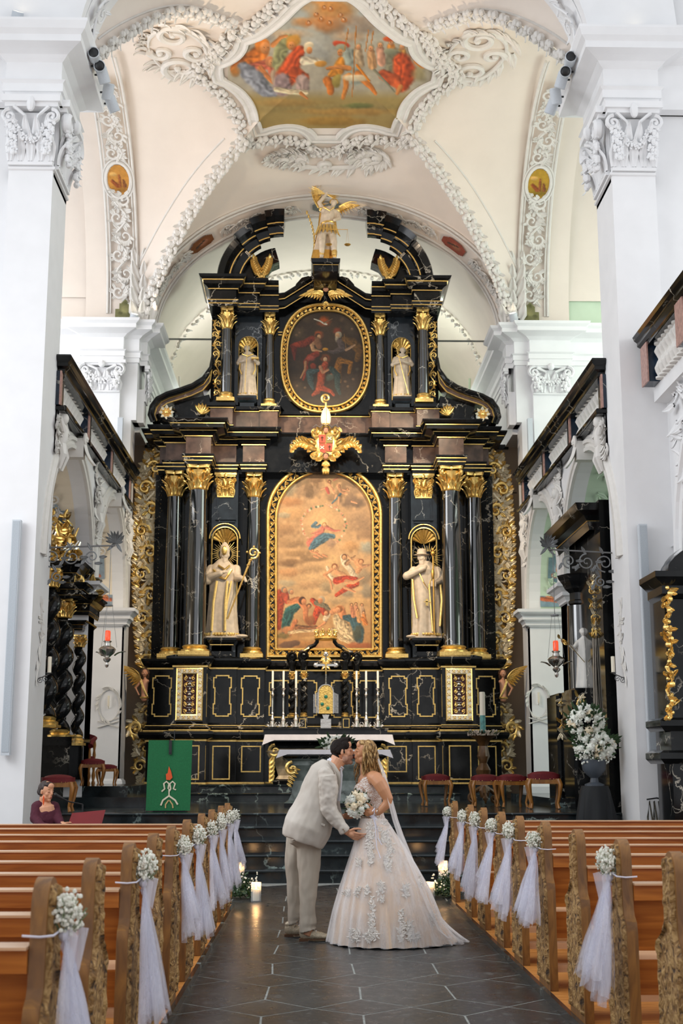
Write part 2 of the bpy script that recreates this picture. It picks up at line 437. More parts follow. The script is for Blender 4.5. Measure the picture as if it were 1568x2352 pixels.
# wooden pew platforms with a dark stone kerb
PLAT=wood('platform_wood','A86A2C','C98B48',.45,(.6,3,1),5)
OAKW=None
for s,x0,x1,y1 in ((-1,-6.2,-1.10,13.75),(1,1.20,6.2,14.2)):
    mb=MB(); mb.box(x0,x1,-1,y1,0,.05,0); xe=-1.07 if s<0 else 1.17
    mb.box(min(xe,-1.1) if s<0 else xe,max(xe,-1.1) if s<0 else 1.2,-1,y1,0,.052,1)
    struct(mb,'floor_platform_'+('left' if s<0 else 'right'),[PLAT,BLACK2],smooth=0)
# chancel steps and floor
CH=.82; RS=CH/5
mb=MB()
for k in range(5):
    y=16.8+.3*k; z0=RS*k; z1=RS*(k+1)
    mb.box(-4.3,4.3,y,y+.4 if k<4 else 26,z0 if k<4 else .5,z1-.035,0)
    mb.mould([(-4.3,y-.0,z1-.035),(4.3,y-.0,z1-.035)],[(0,0,0),(.03,.003,0),(.038,.018,0),(.03,.032,0),(0,.035,0),(-.4,.035,0)],side=1)
mb.box(-9,9,18.03,35,.5,CH-.001,0)
mb.box(-5.2,-2.75,20.6,24.4,CH,CH+.15,0); mb.box(-5.2,-3.25,21.3,24.6,CH+.15,CH+.31,0)
mb.box(3.4,6,20.4,24.5,CH,CH+.14,0)
struct(mb,'floor_chancel',[BLACK2],smooth=0)
# ------------------------------------------------------------------ side walls, arcade, gallery
def arc(c,r,rz,z0,y):
    d=(y-c)/r
    return z0+rz*sqrt(max(0,1-d*d)) if abs(d)<1 else None
ARCHES=[(19.40,1.86,1.95,4.25),(23.42,1.62,1.80,4.45)]
def zlow(y):
    for c,r,rz,z0 in ARCHES:
        a=arc(c,r,rz,z0,y)
        if a is not None: return a
    return None
for s in (-1,1):
    side='left' if s<0 else 'right'; XP=3.97 if s<0 else 3.93; ground=CREAM if s<0 else PALEG
    mb=MB(); X=lambda d: s*(XP+d)
    ys=sorted(set([17.9,25.3]+[c-r*cos(pi*k/24) for c,r,_,_ in ARCHES for k in range(25)]))
    ys=[y for y in ys if 17.9<=y<=25.3]
    for a,b in zip(ys,ys[1:]):
        za=zlow((a+b)/2)
        z1=zlow(a+1e-5) if za else .5; z2=zlow(b-1e-5) if za else .5
        z1=z1 or (4.3 if za else .5); z2=z2 or (4.3 if za else .5)
        mb.add([(X(0),a,z1),(X(0),b,z2),(X(0),b,6.5),(X(0),a,6.5)],[(0,1,2,3)],0)
        mb.add([(X(1.1),a,max(4.2,z1)),(X(1.1),b,max(4.2,z2)),(X(1.1),b,6.5),(X(1.1),a,6.5)],[(0,1,2,3)],0)
        if not za and a<24.9: mb.box(min(X(0),X(.3)),max(X(0),X(.3)),a,b,.5,4.3,0)
    for c,r,rz,z0 in ARCHES:     # soffits and deeper chapel vaults
        n=32
        for d0,d1,k,mm in ((0,.22,0,0),(.22,1.1,0,1),(1.1,4.7,.22,1)):
            P=[(c-(r+k)*cos(pi*i/n),z0+(rz+k)*sin(pi*i/n)) for i in range(n+1)]
            P=[(P[0][0],.5)]+P+[(P[-1][0],.5)]
            for (a,za),(b,zb) in zip(P,P[1:]):
                if min(za,zb)<1 and (a+b)/2<25: continue
                mb.add([(X(d0),a,za),(X(d1),a,za),(X(d1),b,zb),(X(d0),b,zb)],[(0,1,2,3)],mm if za>z0-.01 and zb>z0-.01 else 0)
    mb.box(min(X(0),X(5)),max(X(0),X(5)),17.9,25.3,6.42,6.5,0)   # gallery floor
    mb.box(min(X(4.7),X(5)),max(X(4.7),X(5)),17.3,36,.5,6.5,0)   # outer wall
    struct(mb,'wall_arcade_'+side,[WHITE,ground])
    # archivolts, imposts, keystones, spandrel relief
    mb=MB()
    for c,r,rz,z0 in ARCHES:
        P=[(X(0),c-s*(r)*cos(pi*i/28)*1.0,z0+rz*sin(pi*i/28)) for i in range(29)]
        if s>0: pass
        mb.mould(P,[(0,0,0),(0,.05,0),(.05,.06,0),(.06,.03,0),(.11,.03,0),(.12,.065,0),(.17,.07,0),(.2,.03,0),(.24,.02,0),(.25,0,0)],up=(-s,0,0),side=1)
        zt=z0+rz
        mb.box(min(X(-.16),X(.1)),max(X(-.16),X(.1)),c-.09,c+.09,zt-.12,min(6.38,zt+.26),0)
        mb.curl((X(-.17),c,zt+.16),.10,0,1.3,(0,1,0),(0,0,1),.05,.03,(-s,0,0),0)
        mb.leaf((X(-.16),c,zt+.1),(-s*.15,0,-1),(-s,0,0),.38,.22,.3,0)
    mb.tube([(X(-.03),21.52,4.4),(X(-.05),21.52,6.2)],[.03,.05],6)
    rnd=random.Random(11+s)
    for (yc,zc,w,h) in ((21.5,5.75,.8,1.3),(25.02,5.9,.4,.9),(18.1,6.1,.4,.6)):
        for k in range(46):
            y=yc+rnd.uniform(-.5,.5)*w*(1.0 if h<1 else (.35+.65*rnd.random())); z=zc+rnd.uniform(-.5,.5)*h
            zl=zlow(y)
            if zl and z<zl+.27 or z>6.35: continue
            a=rnd.uniform(0,6.3)
            if k%3: mb.leaf((X(-.02),y,z),(0,cos(a),sin(a)),(-s,0,0),.24,.13,.35,0)
            else: mb.curl((X(-.03),y,z),.10,a,1.1,(0,1,0),(0,0,1),.025,.015,(-s,0,0),0,N=10)
        mb.ell((X(-.07),yc,zc+.25),(.09,.08,.10)); mb.ell((X(-.06),yc,zc),(.1,.1,.2)); 
        for q in (-1,1): mb.tube([(X(-.07),yc,zc+.1),(X(-.12),yc+q*.13,zc+.05),(X(-.08),yc+q*.2,zc+.22)],[.045,.04,.025],6); mb.tube([(X(-.07),yc,zc-.1),(X(-.12),yc+q*.1,zc-.3),(X(-.06),yc+q*.08,zc-.5)],[.06,.05,.03],6)
    # festoons of beads hanging inside the arches
    struct(mb,'trim_arcade_'+side,STUCCO)
    # soffit relief (pale flower reliefs) and plaques
    mb=MB(); c,r,rz,z0=ARCHES[1]
    for (c,r,rz,z0) in ARCHES:
        for (a0,a1) in ((.10,.42),(.62,.95),(1.12,1.35)):
            for k in range(16):
                a=a0+(a1-a0)*rnd.random()*1.0; d=.62+rnd.uniform(-.24,.24)
                p=V((X(d),c+(r-.01)*cos(a),z0+(rz-.01)*sin(a))); n=V((0,-cos(a),-sin(a))); t=V((0,-sin(a),cos(a)))
                b=rnd.uniform(0,6.3); dd=t*cos(b)+V((1,0,0))*sin(b)
                if k%4==0: mb.curl(p+n*.02,.1,b,1.1,(1,0,0),t,.02,.012,n,0,N=10)
                else: mb.leaf(p,dd,n,.2,.1,.3,0)
    struct(mb,'trim_soffit_'+side,STUCCO if s<0 else PALEG)
    # impost and pier mouldings
    mb=MB(); imp=[(0,0,0),(.03,.02,0),(.03,.05,0),(.06,.10,0),(.10,.12,0),(.10,.18,0),(.16,.24,0),(.20,.26,0),(.20,.32,0),(0,.32,0)]
    for (a,b) in ((21.24,21.82),(25.02,25.3)):
        mb.mould([(X(1.1 if b>25 else .3),a,4.1),(X(0),a,4.1),(X(0),b,4.1)] + ([(X(.3),b,4.1)] if b<25 else []),imp,side=-s)
    zc=4.12
    mb.box(min(X(.0),X(.8)),max(X(.0),X(.8)),25.05,25.3,CH,4.42,0)
    mb.mould([(X(.8),25.0,zc),(X(-.06),25.0,zc),(X(-.06),25.4,zc)],imp,side=-s)
    mb.mould([(X(.8),25.0,CH),(X(-.06),25.0,CH),(X(-.06),25.4,CH)],[(.1,0,0),(.1,.25,0),(.05,.3,0),(.04,.36,0),(0,.4,0)],side=-s)
    struct(mb,'trim_impost_'+side,WHITE)
    # end wall of the gallery and jamb of the apse arch
    mb=MB()
    mb.box(min(X(-.1),X(5)),max(X(-.1),X(5)),25.3,25.9,8.3,10.3,0); mb.box(min(X(0),X(5)),max(X(0),X(5)),25.3,25.9,CH,8.3,0); mb.box(min(X(.2),X(5)),max(X(.2),X(5)),25.35,25.9,10.2,16,1)
    mb.box(min(X(-.1),X(.5)),max(X(-.1),X(.5)),25.9,35.5,8.2,10.2,0); mb.box(min(X(.3),X(.7)),max(X(.3),X(.7)),25.9,27.2,CH,8.3,2)
    mb.box(min(X(.23),X(.95)),max(X(.23),X(.95)),25.2,25.35,6.5,9.0,0)        # pilaster above gallery
    mb.box(min(X(-.22),X(0)),max(X(-.22),X(0)),25.5,25.85,8.3,9.0,0)
    struct(mb,'wall_chancel_'+side,[WHITE,CEIL if s<0 else PALEG,BEIGE],smooth=0)
    mb=MB()
    pe=[(0,0,0),(.03,0,0),(.03,.1,0),(.05,.1,0),(.05,.2,0),(.09,.23,0),(.02,.25,0),(.02,.5,0),(.06,.53,0),(.1,.56,0),(.16,.58,0),(.3,.62,0),(.3,.70,0),(.36,.75,0),(.38,.8,0),(0,.82,0)]
    y=25.3
    pth=[(X(5),y,9.5),(X(1.0),y,9.5),(X(1.0),y-.12,9.5),(X(.2),y-.12,9.5),(X(.2),y,9.5),(X(-.1),y,9.5),(X(-.1),y+.2,9.5),(X(-.24),y+.2,9.5),(X(-.24),y+.6,9.5),(X(-.1),y+.6,9.5),(X(-.1),35,9.5)]
    mb.mould(pth,pe,side=-s)
    cap_pil(mb,-.36,.36,(X(.59),25.2,8.85),8.85,9.5,0,(1,0,0),(0,-1,0),.1)
    cap_pil(mb,-.17,.17,(X(-.22),25.68,8.75),8.75,9.5,0,(0,1,0),(-s,0,0),.08)
    struct(mb,'trim_entablature_'+side,WHITE)
    # near nave pillar with pilaster, capital and entablature
    mb=MB()
    mb.box(min(X(0),X(.62)),max(X(0),X(.62)),17.0,18.0,0,9.8,0)
    mb.box(min(X(.08),X(5)),max(X(.08),X(5)),17.2,18.0,0,18,0)
    mb.box(min(X(0),X(.62)),max(X(0),X(.62)),17.06,18.0,9.6,18,0)
    struct(mb,'wall_pillar_'+side,[WHITE],smooth=0)
    mb=MB()
    pth=[(X(5),17.2,10.7),(X(.68),17.2,10.7),(X(.68),16.95,10.7),(X(-.05),16.95,10.7),(X(-.05),18.3,10.7),(X(.5),18.3,10.7)]
    mb.mould(pth,[(0,0,0),(.03,0,0),(.03,.12,0),(.06,.12,0),(.06,.24,0),(.1,.28,0),(.03,.3,0),(.03,.58,0),(.08,.62,0),(.12,.66,0),(.22,.7,0),(.34,.74,0),(.34,.84,0),(.40,.90,0),(.44,1.0,0),(.44,1.04,0),(0,1.08,0)],side=-s)
    mb.box(min(X(0),X(5)),max(X(0),X(5)),17,18.3,10.7,11.7,0)
    cap_pil(mb,-.31,.31,(X(.31),17.0,9.72),9.72,10.72,0,(1,0,0),(0,-1,0),.16)
    cap_pil(mb,-.42,.42,(X(0),17.5,9.72),9.72,10.72,0,(0,1,0),(-s,0,0),.16)
    mb.mould([(X(.62),17,9.66),(X(0),17,9.66),(X(0),18,9.66)],[(0,0,0),(.03,.01,0),(.04,.03,0),(.03,.05,0),(0,.06,0)],side=-s)
    mb.mould([(X(.62),17,0.0),(X(0),17,0.0),(X(0),18,0.0)],[(.08,0,0),(.08,.25,0),(.03,.3,0),(0,.35,0)],side=-s)
    struct(mb,'trim_capital_'+side,WHITE)
# ------------------------------------------------------------------ ceiling vault
YC,HY,HX=21.65,3.65,3.87
def interp(u,T):
    for (a,b),(c,d) in zip(T,T[1:]):
        if u<=c: return b+(d-b)*(u-a)/(c-a)
    return T[-1][1]
def smooth_interp(T,N=60,it=14):
    v=[interp(i/N,T) for i in range(N+1)]
    for _ in range(it): v=[v[0]]+[(v[i-1]+2*v[i]+v[i+1])/4 for i in range(1,N)]+[v[-1]]
    return lambda u: v[min(N-1,int(u*N))]+(v[min(N-1,int(u*N))+1]-v[min(N-1,int(u*N))])*(u*N-min(N-1,int(u*N)))
RF=smooth_interp([(0,13.95),(.2,13.9),(.36,13.62),(.62,12.75),(.75,12.15),(.9,11.15),(1,10.3)])
RN=smooth_interp([(0,13.95),(.36,13.95),(.62,13.75),(.75,13.3),(.9,12.5),(1,11.75)])
def Eh(t): return sqrt(max(0,1-t*t))
def zv(x,y):
    u=min(1,abs(x)/HX); v=(y-YC)/HY; far=v>0; a=min(1,abs(v))
    if a>=u:    # far / near web
        R=(RF if far else RN)(a); ridge=13.95+((13.27 if far else 14.5)-13.95)*a**2
        ridge=max(ridge,R); t=u/a if a>1e-6 else 0
        return R+(ridge-R)*Eh(t)
    t=a/u; w=(t if far else -t)*.5+.5
    R=RN(u)*(1-w)+RF(u)*w; Rk=(RF if far else RN)(u)
    R=R*(1-t)+Rk*t
    ridge=13.95+.25*u*u
    return R+max(0,ridge-R)*Eh(t)
def vn(x,y):
    e=.02; return V(((zv(x+e,y)-zv(x-e,y))/(2*e),(zv(x,y+e)-zv(x,y-e))/(2*e),-1)).normalized()
mb=MB(); N=44
for web in range(4):
    def fn(i,j,web=web):
        a=j; t=(i*2-1); t=sin(t*pi/2)
        if web==0: x,y=HX*a*t,YC+HY*a
        elif web==1: x,y=HX*a*t,YC-HY*a
        elif web==2: x,y=-HX*a,YC+HY*a*t
        else: x,y=HX*a,YC+HY*a*t
        aa=a if a>0 else 1e-4
        if web<2:
            R=(RF if web==0 else RN)(a); ridge=max(R,13.95+((13.27 if web==0 else 14.5)-13.95)*a**2); z=R+(ridge-R)*Eh(t)
        else:
            far=t>0; w=(t)*.5+.5; R=RN(a)*(1-w)+RF(a)*w; Rk=(RF if far else RN)(a); R=R*(1-abs(t))+Rk*abs(t)
            z=R+max(0,13.95+.25*a*a-R)*Eh(t)
        return (x,y,z)
    mb.grid(fn,N,30,0)
# side barrels beyond the webs, apse barrel, end bay
for s in (-1,1):
    mb.grid(lambda i,j,s=s:(s*(HX+ (1.1 if j>.01 else 0)*j),YC-HY*cos(pi*i),(11.75+(10.3-11.75)*i)+(14.2-(11.75+(10.3-11.75)*i))*sin(pi*i)),36,2,0)
    mb.grid(lambda i,j,s=s:(s*(4.95+4*j),YC-HY*cos(pi*i),10.9+3.7*sin(pi*i)),24,1,0)
mb.grid(lambda i,j:(-(HX-.24*j)*cos(pi*i),25.3+.7*j,10.3+(2.97-.26*j)*sin(pi*i)),48,2,0)
mb.grid(lambda i,j:(-(HX-.24+.18*j)*cos(pi*i),26+3.5*j,10.3+(2.71+.19*j)*sin(pi*i)),48,6,1)
mb.grid(lambda i,j:(-4.4*cos(pi*i),29.5+6*j,10.0+3.9*sin(pi*i)),32,2,1)
for y,(a,h),(A,Hh),z0 in ((25.3,(HX,2.97),(HX,2.97),10.3),(29.5,(HX-.06,2.9),(4.6,4.2),10.0)):
    mb.grid(lambda i,j:(-(a+(A-a)*j)*cos(pi*i),y,(10.3*(1-j)+z0*j)+(h+(Hh-h)*j)*sin(pi*i)),40,1,1)
struct(mb,'ceiling',[CEIL,CEIL])
# near transverse arch band
mb=MB()
for (y0,y1,dz) in ((17.05,18.0,0),(17.25,17.8,.06)):
    mb.grid(lambda i,j:(-(3.6+.4*0)*cos(pi*i)*(1.03),y0+(y1-y0)*j,11.75+(2.72-dz)*sin(pi*i)),48,1,0)
mb.grid(lambda i,j:(-(3.7+1.3*j)*cos(pi*i),17.05,11.75+(2.72+3*j)*sin(pi*i)),48,1,0)
P=[(-3.66*cos(pi*i/30),17.55,11.72+2.62*sin(pi*i/30)) for i in range(31)]
rinceau(mb,P,lambda p:(-p.x,0,11-p.z),.5,thick=.03,dens=.8)
struct(mb,'ceiling_arch_near',[WHITE])
# back wall of altar bay and end wall
mb=MB(); mb.box(-4.3,4.3,27.0,27.3,CH,8.23,0); mb.box(-3.9,3.9,26.94,27.3,8.15,8.25,1)
for x in (-3.8,3.76): 
    for z in (4.7,7.2): mb.box(x-.3,x+.3,26.985,27.01,z-.012,z+.012,2)
struct(mb,'wall_behind_altar',[BEIGE,BLACK,plain('dark_joint','4A4038')],smooth=0)
mb=MB(); mb.box(-6,0,35.3,35.6,CH,15,0); mb.box(0,6,35.3,35.6,CH,15,1)
struct(mb,'wall_apse',[WHITE,PALEG],smooth=0)
# ------------------------------------------------------------------ ceiling garlands and stucco
def diag(sx,sy,a0,a1,n=40,dz=0):
    out=[]
    for i in range(n+1):
        a=a0+(a1-a0)*i/n; out.append(V((sx*HX*a,YC+sy*HY*a,(RF if sy>0 else RN)(a)-.02-dz)))
    return out
nv=lambda p: vn(p.x,p.y)
FR=[(-1.78,21.3),(-1.62,21.05),(-1.28,20.75),(-1.2,20.35),(-1.08,20.28),(-.75,20.1),(-.42,19.72),(-.25,19.45)]
def poly_path(pts): return [V((x,y,zv(x,y)-.03)) for x,y in pts]
def bez(p0,p1,p2,n=8):
    return [((1-t)**2*p0[0]+2*t*(1-t)*p1[0]+t*t*p2[0],(1-t)**2*p0[1]+2*t*(1-t)*p1[1]+t*t*p2[1]) for t in [i/n for i in range(n)]]
# quadrilobe fresco outline in plan (x,y): concave corners at the diagonals, shallow points at the sides
def half():
    o=[(-.32,23.72)]
    o=bez((-.2,23.72),(-.35,23.35),(-.78,23.28))+bez((-.78,23.28),(-1.0,23.25),(-1.27,23.3))+bez((-1.27,23.3),(-1.32,22.75),(-1.52,22.45))+bez((-1.52,22.45),(-1.66,22.2),(-1.94,22.02))
    o+=bez((-1.94,22.02),(-1.97,21.8),(-1.93,21.62))+bez((-1.93,21.62),(-1.5,21.3),(-1.42,20.75))+bez((-1.42,20.75),(-.95,20.45),(-.62,19.95))+bez((-.62,19.95),(-.45,19.7),(-.3,19.62))+[(-.3,19.62)]
    return o
HF=half(); FRP=[(x-.06,y) for x,y in HF]+[(-x-.06,y) for x,y in reversed(HF)]
mb=MB(); cp=[V((x,y,zv(x,y)-.01)) for x,y in FRP]
mb.mould(cp,[(-.03,0,0),(-.02,.06,0),(.02,.07,0),(.06,.04,0),(.13,.04,0),(.15,.07,0),(.2,.06,0),(.22,0,0)],closed=True,up=(0,0,-1),side=-1)
struct(mb,'trim_fresco_frame',STUCCO)
def off(pts,d,cx=-.06,cy=21.65):
    return [(x+(x-cx)/hypot(x-cx,y-cy)*d,y+(y-cy)/hypot(x-cx,y-cy)*d) for x,y in pts]
mb=MB(); rnd=random.Random(4)
og=off(FRP,.42); og.append(og[0]); garland(mb,[V((x,y,zv(x,y)-.02)) for x,y in og],nv,.098,.095,0,rnd)
for sx in (-1,1):
    garland(mb,diag(sx,1,.43,.985),nv,.098,.095,0,rnd)
    garland(mb,[p+V((0,0,0)) for p in diag(sx,-1,.44,1.0)],nv,.098,.095,0,rnd)
    for sy in (1,-1):
        for dd in (.17,-.17): mb.tube([p+V((dd*.7,dd*.5*sx*-1,0))+nv(p)*0+V((0,0,zv(p.x+dd*.7,p.y-dd*.5*sx)-p.z)) for p in diag(sx,sy,.5,.97)],.022,5,0)
    # leaf sprays on the far imposts
    for q in range(3):
        for k in range(5): mb.leaf((sx*(3.72+.13*q-.1),25.22-.05*q,10.35+.28*k),(sx*(.3*q-.1),-.1,1),(-sx*.3,-1,0),.42,.22,.5,0)
        mb.curl((sx*(3.75+.16*q),25.15,11.75-.1*q),.12,pi/2,1.2*sx,(1,0,0),(0,0,1),.03,.02,(0,-1,0),0)
struct(mb,'trim_garland',STUCCO)
# stucco cartouches
mb=MB()
def sur(x,y,d=.02): return V((x,y,zv(x,y)-d))
def cartouche(cx,cy,w,h,sx,seed):
    r=random.Random(seed)
    for (a,b,rr,a0,tn) in ((0,.32,.30,1.2,1.2),(0,-.30,.27,-2.2,-1.2),(-.25,0,.2,2.5,1.1),(.25,.05,.17,0,-1.1)):
        x,y=cx+sx*a*w,cy+b*h; p=sur(x,y,.04); mb.curl(p,rr*min(w,h),a0,tn*sx,(sx,0,0),V((0,1,0)),.075,.035,vn(x,y),0,N=22,flat=.9)
    for k in range(34):
        a=2*pi*k/34+r.uniform(-.1,.1); x=cx+w*.5*cos(a)*r.uniform(.75,1.05); y=cy+h*.5*sin(a)*r.uniform(.75,1.05)
        mb.leaf(sur(x,y,.01),(cos(a+1.2),sin(a+1.2),0),vn(x,y),.30,.16,.45,0)
    for q in (-1,1):
        pts=[sur(cx+w*(.42*cos(t)),cy+h*.45*sin(t)*q,.03) for t in [pi*i/12-.3 for i in range(14)]]
        mb.tube(pts,[.02+.03*sin(pi*i/13) for i in range(14)],6)
cartouche(-2.75,21.2,1.25,1.9,-1,1); cartouche(2.62,21.2,1.25,1.9,1,2); cartouche(-.06,24.35,1.9,.55,1,3)
for sx in (-1,1):
    cartouche(-.06+sx*.85,24.2,.6,.35,sx,5)
struct(mb,'trim_cartouche',STUCCO)
# longitudinal arch bands with medallions
for s in (-1,1):
    side='left' if s<0 else 'right'
    mb=MB()
    def lp(a,d): return V((s*(4.22+d),YC+3.62*cos(a),10.35+3.72*sin(a)))
    ns=lambda p:(0,YC-p.y,10.3-p.z)
    A=[radians(3+90*i/30) for i in range(31)]
    for d in (-.3,.3): mb.tube([lp(a,d) for a in A],.03,6); mb.tube([lp(a,d*.8) for a in A],.018,6)
    rinceau(mb,[lp(radians(7+i),0)*1 for i in range(0,34,2)],ns,.46,step=.36,thick=.034,dens=2.0,m=0,rnd=random.Random(8))
    rinceau(mb,[lp(radians(51+i),0)*1 for i in range(0,28,2)],ns,.46,step=.36,thick=.034,dens=2.0,m=0,rnd=random.Random(9))
    c=lp(radians(45),0); n=V(ns(c)).normalized(); t=V((0,-sin(radians(45)),cos(radians(45))))
    ring=[c+V((1,0,0))*(.25*cos(a))+t*(.36*sin(a))+n*.02 for a in [2*pi*i/32 for i in range(32)]]
    mb.tube(ring,.04,6,0,closed=True)
    ring=[c+V((1,0,0))*(.31*cos(a))+t*(.43*sin(a))+n*.02 for a in [2*pi*i/32 for i in range(32)]]
    mb.tube(ring,.022,6,0,closed=True)
    struct(mb,'trim_arch_band_'+side,STUCCO)
    # same band of the apse bay, seen beyond the altar
    mb=MB()
    def lq(a,d): return V((s*(4.12+d),31.6+2.0*cos(a),9.2+3.8*sin(a)))
    A=[radians(-60+100*i/20) for i in range(21)]
    for d in (-.25,.2): mb.tube([V((lq(max(a,0),d).x,lq(max(a,0),d).y,lq(a,d).z if a>=0 else 9.2+3.8*a)) for a in A],.03,6)
    Pq=[V((s*4.1,33.6,9.2-.2*(5-i))) for i in range(5)]+[lq(radians(i*5),0) for i in range(0,9)]
    rinceau(mb,Pq,(0,-1,0),.36,thick=.028,dens=1.3)
    mb.box(min(s*3.9,s*4.4),max(s*3.9,s*4.4),33.6,35.5,CH,9.2,0)
    struct(mb,'trim_apse_band_'+side,STUCCO if s<0 else PALEG)
# apse arch band: soffit stucco between y 25.35 and 26
mb=MB()
def ap(a,y=25.66,k=0): k=(y-25.3)*.35+.03; return V((-(HX-k)*cos(a),y,10.3+(2.97-k)*sin(a)))
na=lambda p:(-p.x,0,10.3-p.z)
for yy in (25.33,25.42,25.9,25.98): mb.tube([ap(radians(i*4),yy) for i in range(46)],.025,6)
for a0,a1 in ((6,36),(52,80),(100,128),(144,174)):
    rinceau(mb,[ap(radians(a0+(a1-a0)*i/12)) for i in range(13)],na,.42,step=.34,thick=.03,dens=2.0)
garland(mb,[V((-(HX-.1)*cos(radians(a)),29.48,10.3+2.86*sin(radians(a)))) for a in range(4,177,3)],na,.07,.16)
struct(mb,'trim_apse_arch',STUCCO)
mb=MB()
rnd=random.Random(21)
for sx in (-1,1):
    for k,(x,z,r) in enumerate(((.5,12.2,.28),(1.05,11.75,.3),(1.5,11.2,.26),(.9,12.35,.16))):
        mb.curl((sx*x,35.2,z+.35),r,0.3,1.2*sx,(sx,0,0),(0,0,1),.06,.03,(0,-1,0),0)
    garland(mb,[V((sx*(.2+1.7*i/12),35.2,12.0-1.0*sin(i/12*1.4)+.25)) for i in range(13)],(0,-1,0),.11,.15)
struct(mb,'trim_apse_cartouche',STUCCO)
tb=MB(); tb.tube([(-3.9,27.4,10.73),(3.87,27.4,10.73)],.022,8); struct(tb,'trim_tie_rod',plain('grey_iron','8E9490',.5))
# ------------------------------------------------------------------ picture point -> point in the vertical plane at distance Y
_f=V((sin(PS)*cos(TH),cos(PS)*cos(TH),sin(TH))); _r=V((cos(PS),-sin(PS),0)); _u=_r.cross(_f)
def at(px,py,Y):
    d=_r*((px-784)/2970)+_f-_u*((py-1176)/2970); return V(CAMP)+d*(Y/d.y)
AX=-.06
LEFT=Matrix.Identity(4)
RIGHT=Matrix.Translation((2*AX,0,0))@Matrix.Diagonal((-1,1,1,1))
def mirr(mb,fn):
    mb.T=LEFT; fn(); mb.T=RIGHT; fn(); mb.T=None
altar=empty('high_altar','towering black marble high altar with gilded columns, niches and broken pediments','altar',(AX,26,CH))
altar_inv=Matrix.Translation((-AX,-26,-CH))
class AM(MB):
    """meshes given in world coordinates, stored relative to the altar's base"""
    def build(s,name,mats,parent=None,**k):
        o=MB.build(s,name,mats,parent=altar if parent is None else parent,**k)
        if parent is None: o.matrix_parent_inverse=altar_inv
        return o
def L(x): return AX-x       # left half, x = distance from the axis
def path_l(pts,z): return [(L(x),y,z) for x,y in pts]
# -------- predella steps and plinth zones
mb=AM()
mb.box(AX-2.45,AX+2.45,24.0,27,CH,CH+.15,0); mb.box(AX-2.3,AX+2.3,24.35,27,CH+.15,CH+.3,0); mb.box(AX-3.5,AX+3.5,25.35,27,CH,CH+.3,0)
for z,y,w in ((CH+.15,24.0,2.45),(CH+.3,24.35,2.3)):
    mb.mould([(AX-w,27,z-.04),(AX-w,y,z-.04),(AX+w,y,z-.04),(AX+w,27,z-.04)],[(0,0,0),(.025,.01,0),(.03,.03,0),(0,.04,0)],side=1)
mb.build('predella_steps',[BLACK2],smooth=25)
RP=[(3.46,27),(3.46,25.62),(2.90,25.62),(2.90,25.0),(2.26,25.0),(2.26,25.5),(1.72,25.5),(1.72,25.62),(1.18,25.62),(1.18,26.05),(0,26.05)]
def full(pts,z): # left points then mirrored
    a=[(AX-x,y,z) for x,y in pts]; b=[(AX+x,y,z) for x,y in reversed(pts)]
    if abs(pts[-1][0])<1e-6: b=b[1:]
    return a+b
mb=AM()
mb.mould(full(RP,1.12),[(.02,0,1),(.02,.03,1),(0,.03,0),(0,.80,0),(.02,.80,1),(.02,.83,1),(.12,.86,0),(.15,.93,0),(.15,.98,0),(.06,1.0,1),(.06,1.02,1),(.08,1.05,0),(.03,1.08,0),(.03,1.1,1),(.03,1.115,1),(0,1.16,0),(0,2.2,0),(.02,2.2,1),(.02,2.23,1),(.07,2.26,0),(.10,2.30,0),(.13,2.36,0),(.13,2.40,0),(0,2.44,0),(-.9,2.44,0)],side=1)
mb.build('plinth',[BLACK,GOLD],smooth=25)
# gilt panel frames
def notched(x0,x1,z0,z1,n=.05,y=0):
    zc=(z0+z1)/2; a=.22*(z1-z0); P=[(x0+n,z1),(x0+n,z1-n*.8),(x0,z1-n*.8),(x0,zc+a),(x0+n*.5,zc+a),(x0+n*.5,zc-a),(x0,zc-a),(x0,z0+n*.8),(x0+n,z0+n*.8),(x0+n,z0)]
    Q=[(x1-(x-x0),z) for x,z in reversed(P)]
    return [(x,y,z) for x,z in P+Q]
def rect(x0,x1,z0,z1,y): return [(x0,y,z1),(x0,y,z0),(x1,y,z0),(x1,y,z1)]
FP=[(0,0,0),(0,.02,0),(.022,.02,0),(.022,0,0)]
PFS=[notched(L(c)-w,L(c)+w,2.42,3.18,.05,y) for c,w,y in ((3.18,.17,25.62),(1.99,.16,25.5),(1.45,.165,25.62))]
PFS+=[notched(L(c)-.2,L(c)+.2,2.42,3.12,.05,26.05) for c in (.88,.36)]
PFS+=[rect(L(c)-w,L(c)+w,z0,1.82,y) for c,w,y,z0 in ((2.58,.19,25.0,1.22),(1.99,.15,25.5,1.22),(1.42,.17,25.62,1.36),(3.18,.16,25.62,1.22))]
for T in (LEFT,RIGHT):
    for P in PFS:
        mb=AM(); mb.T=T; mb.mould(P,FP,closed=True,up=(0,-1,0)); mb.build('panel_frame',GOLD,smooth=25)
    for x,y,z0,z1 in ((2.265,25.06,1.2,1.84),(2.265,25.06,2.38,3.2),(1.19,25.7,2.38,3.2)):
        mb=AM(); mb.T=T; mb.box(L(x)-.012,L(x)+.008,y,y+.06,z0,z1); mb.build('gilt_strip',GOLD,smooth=0)
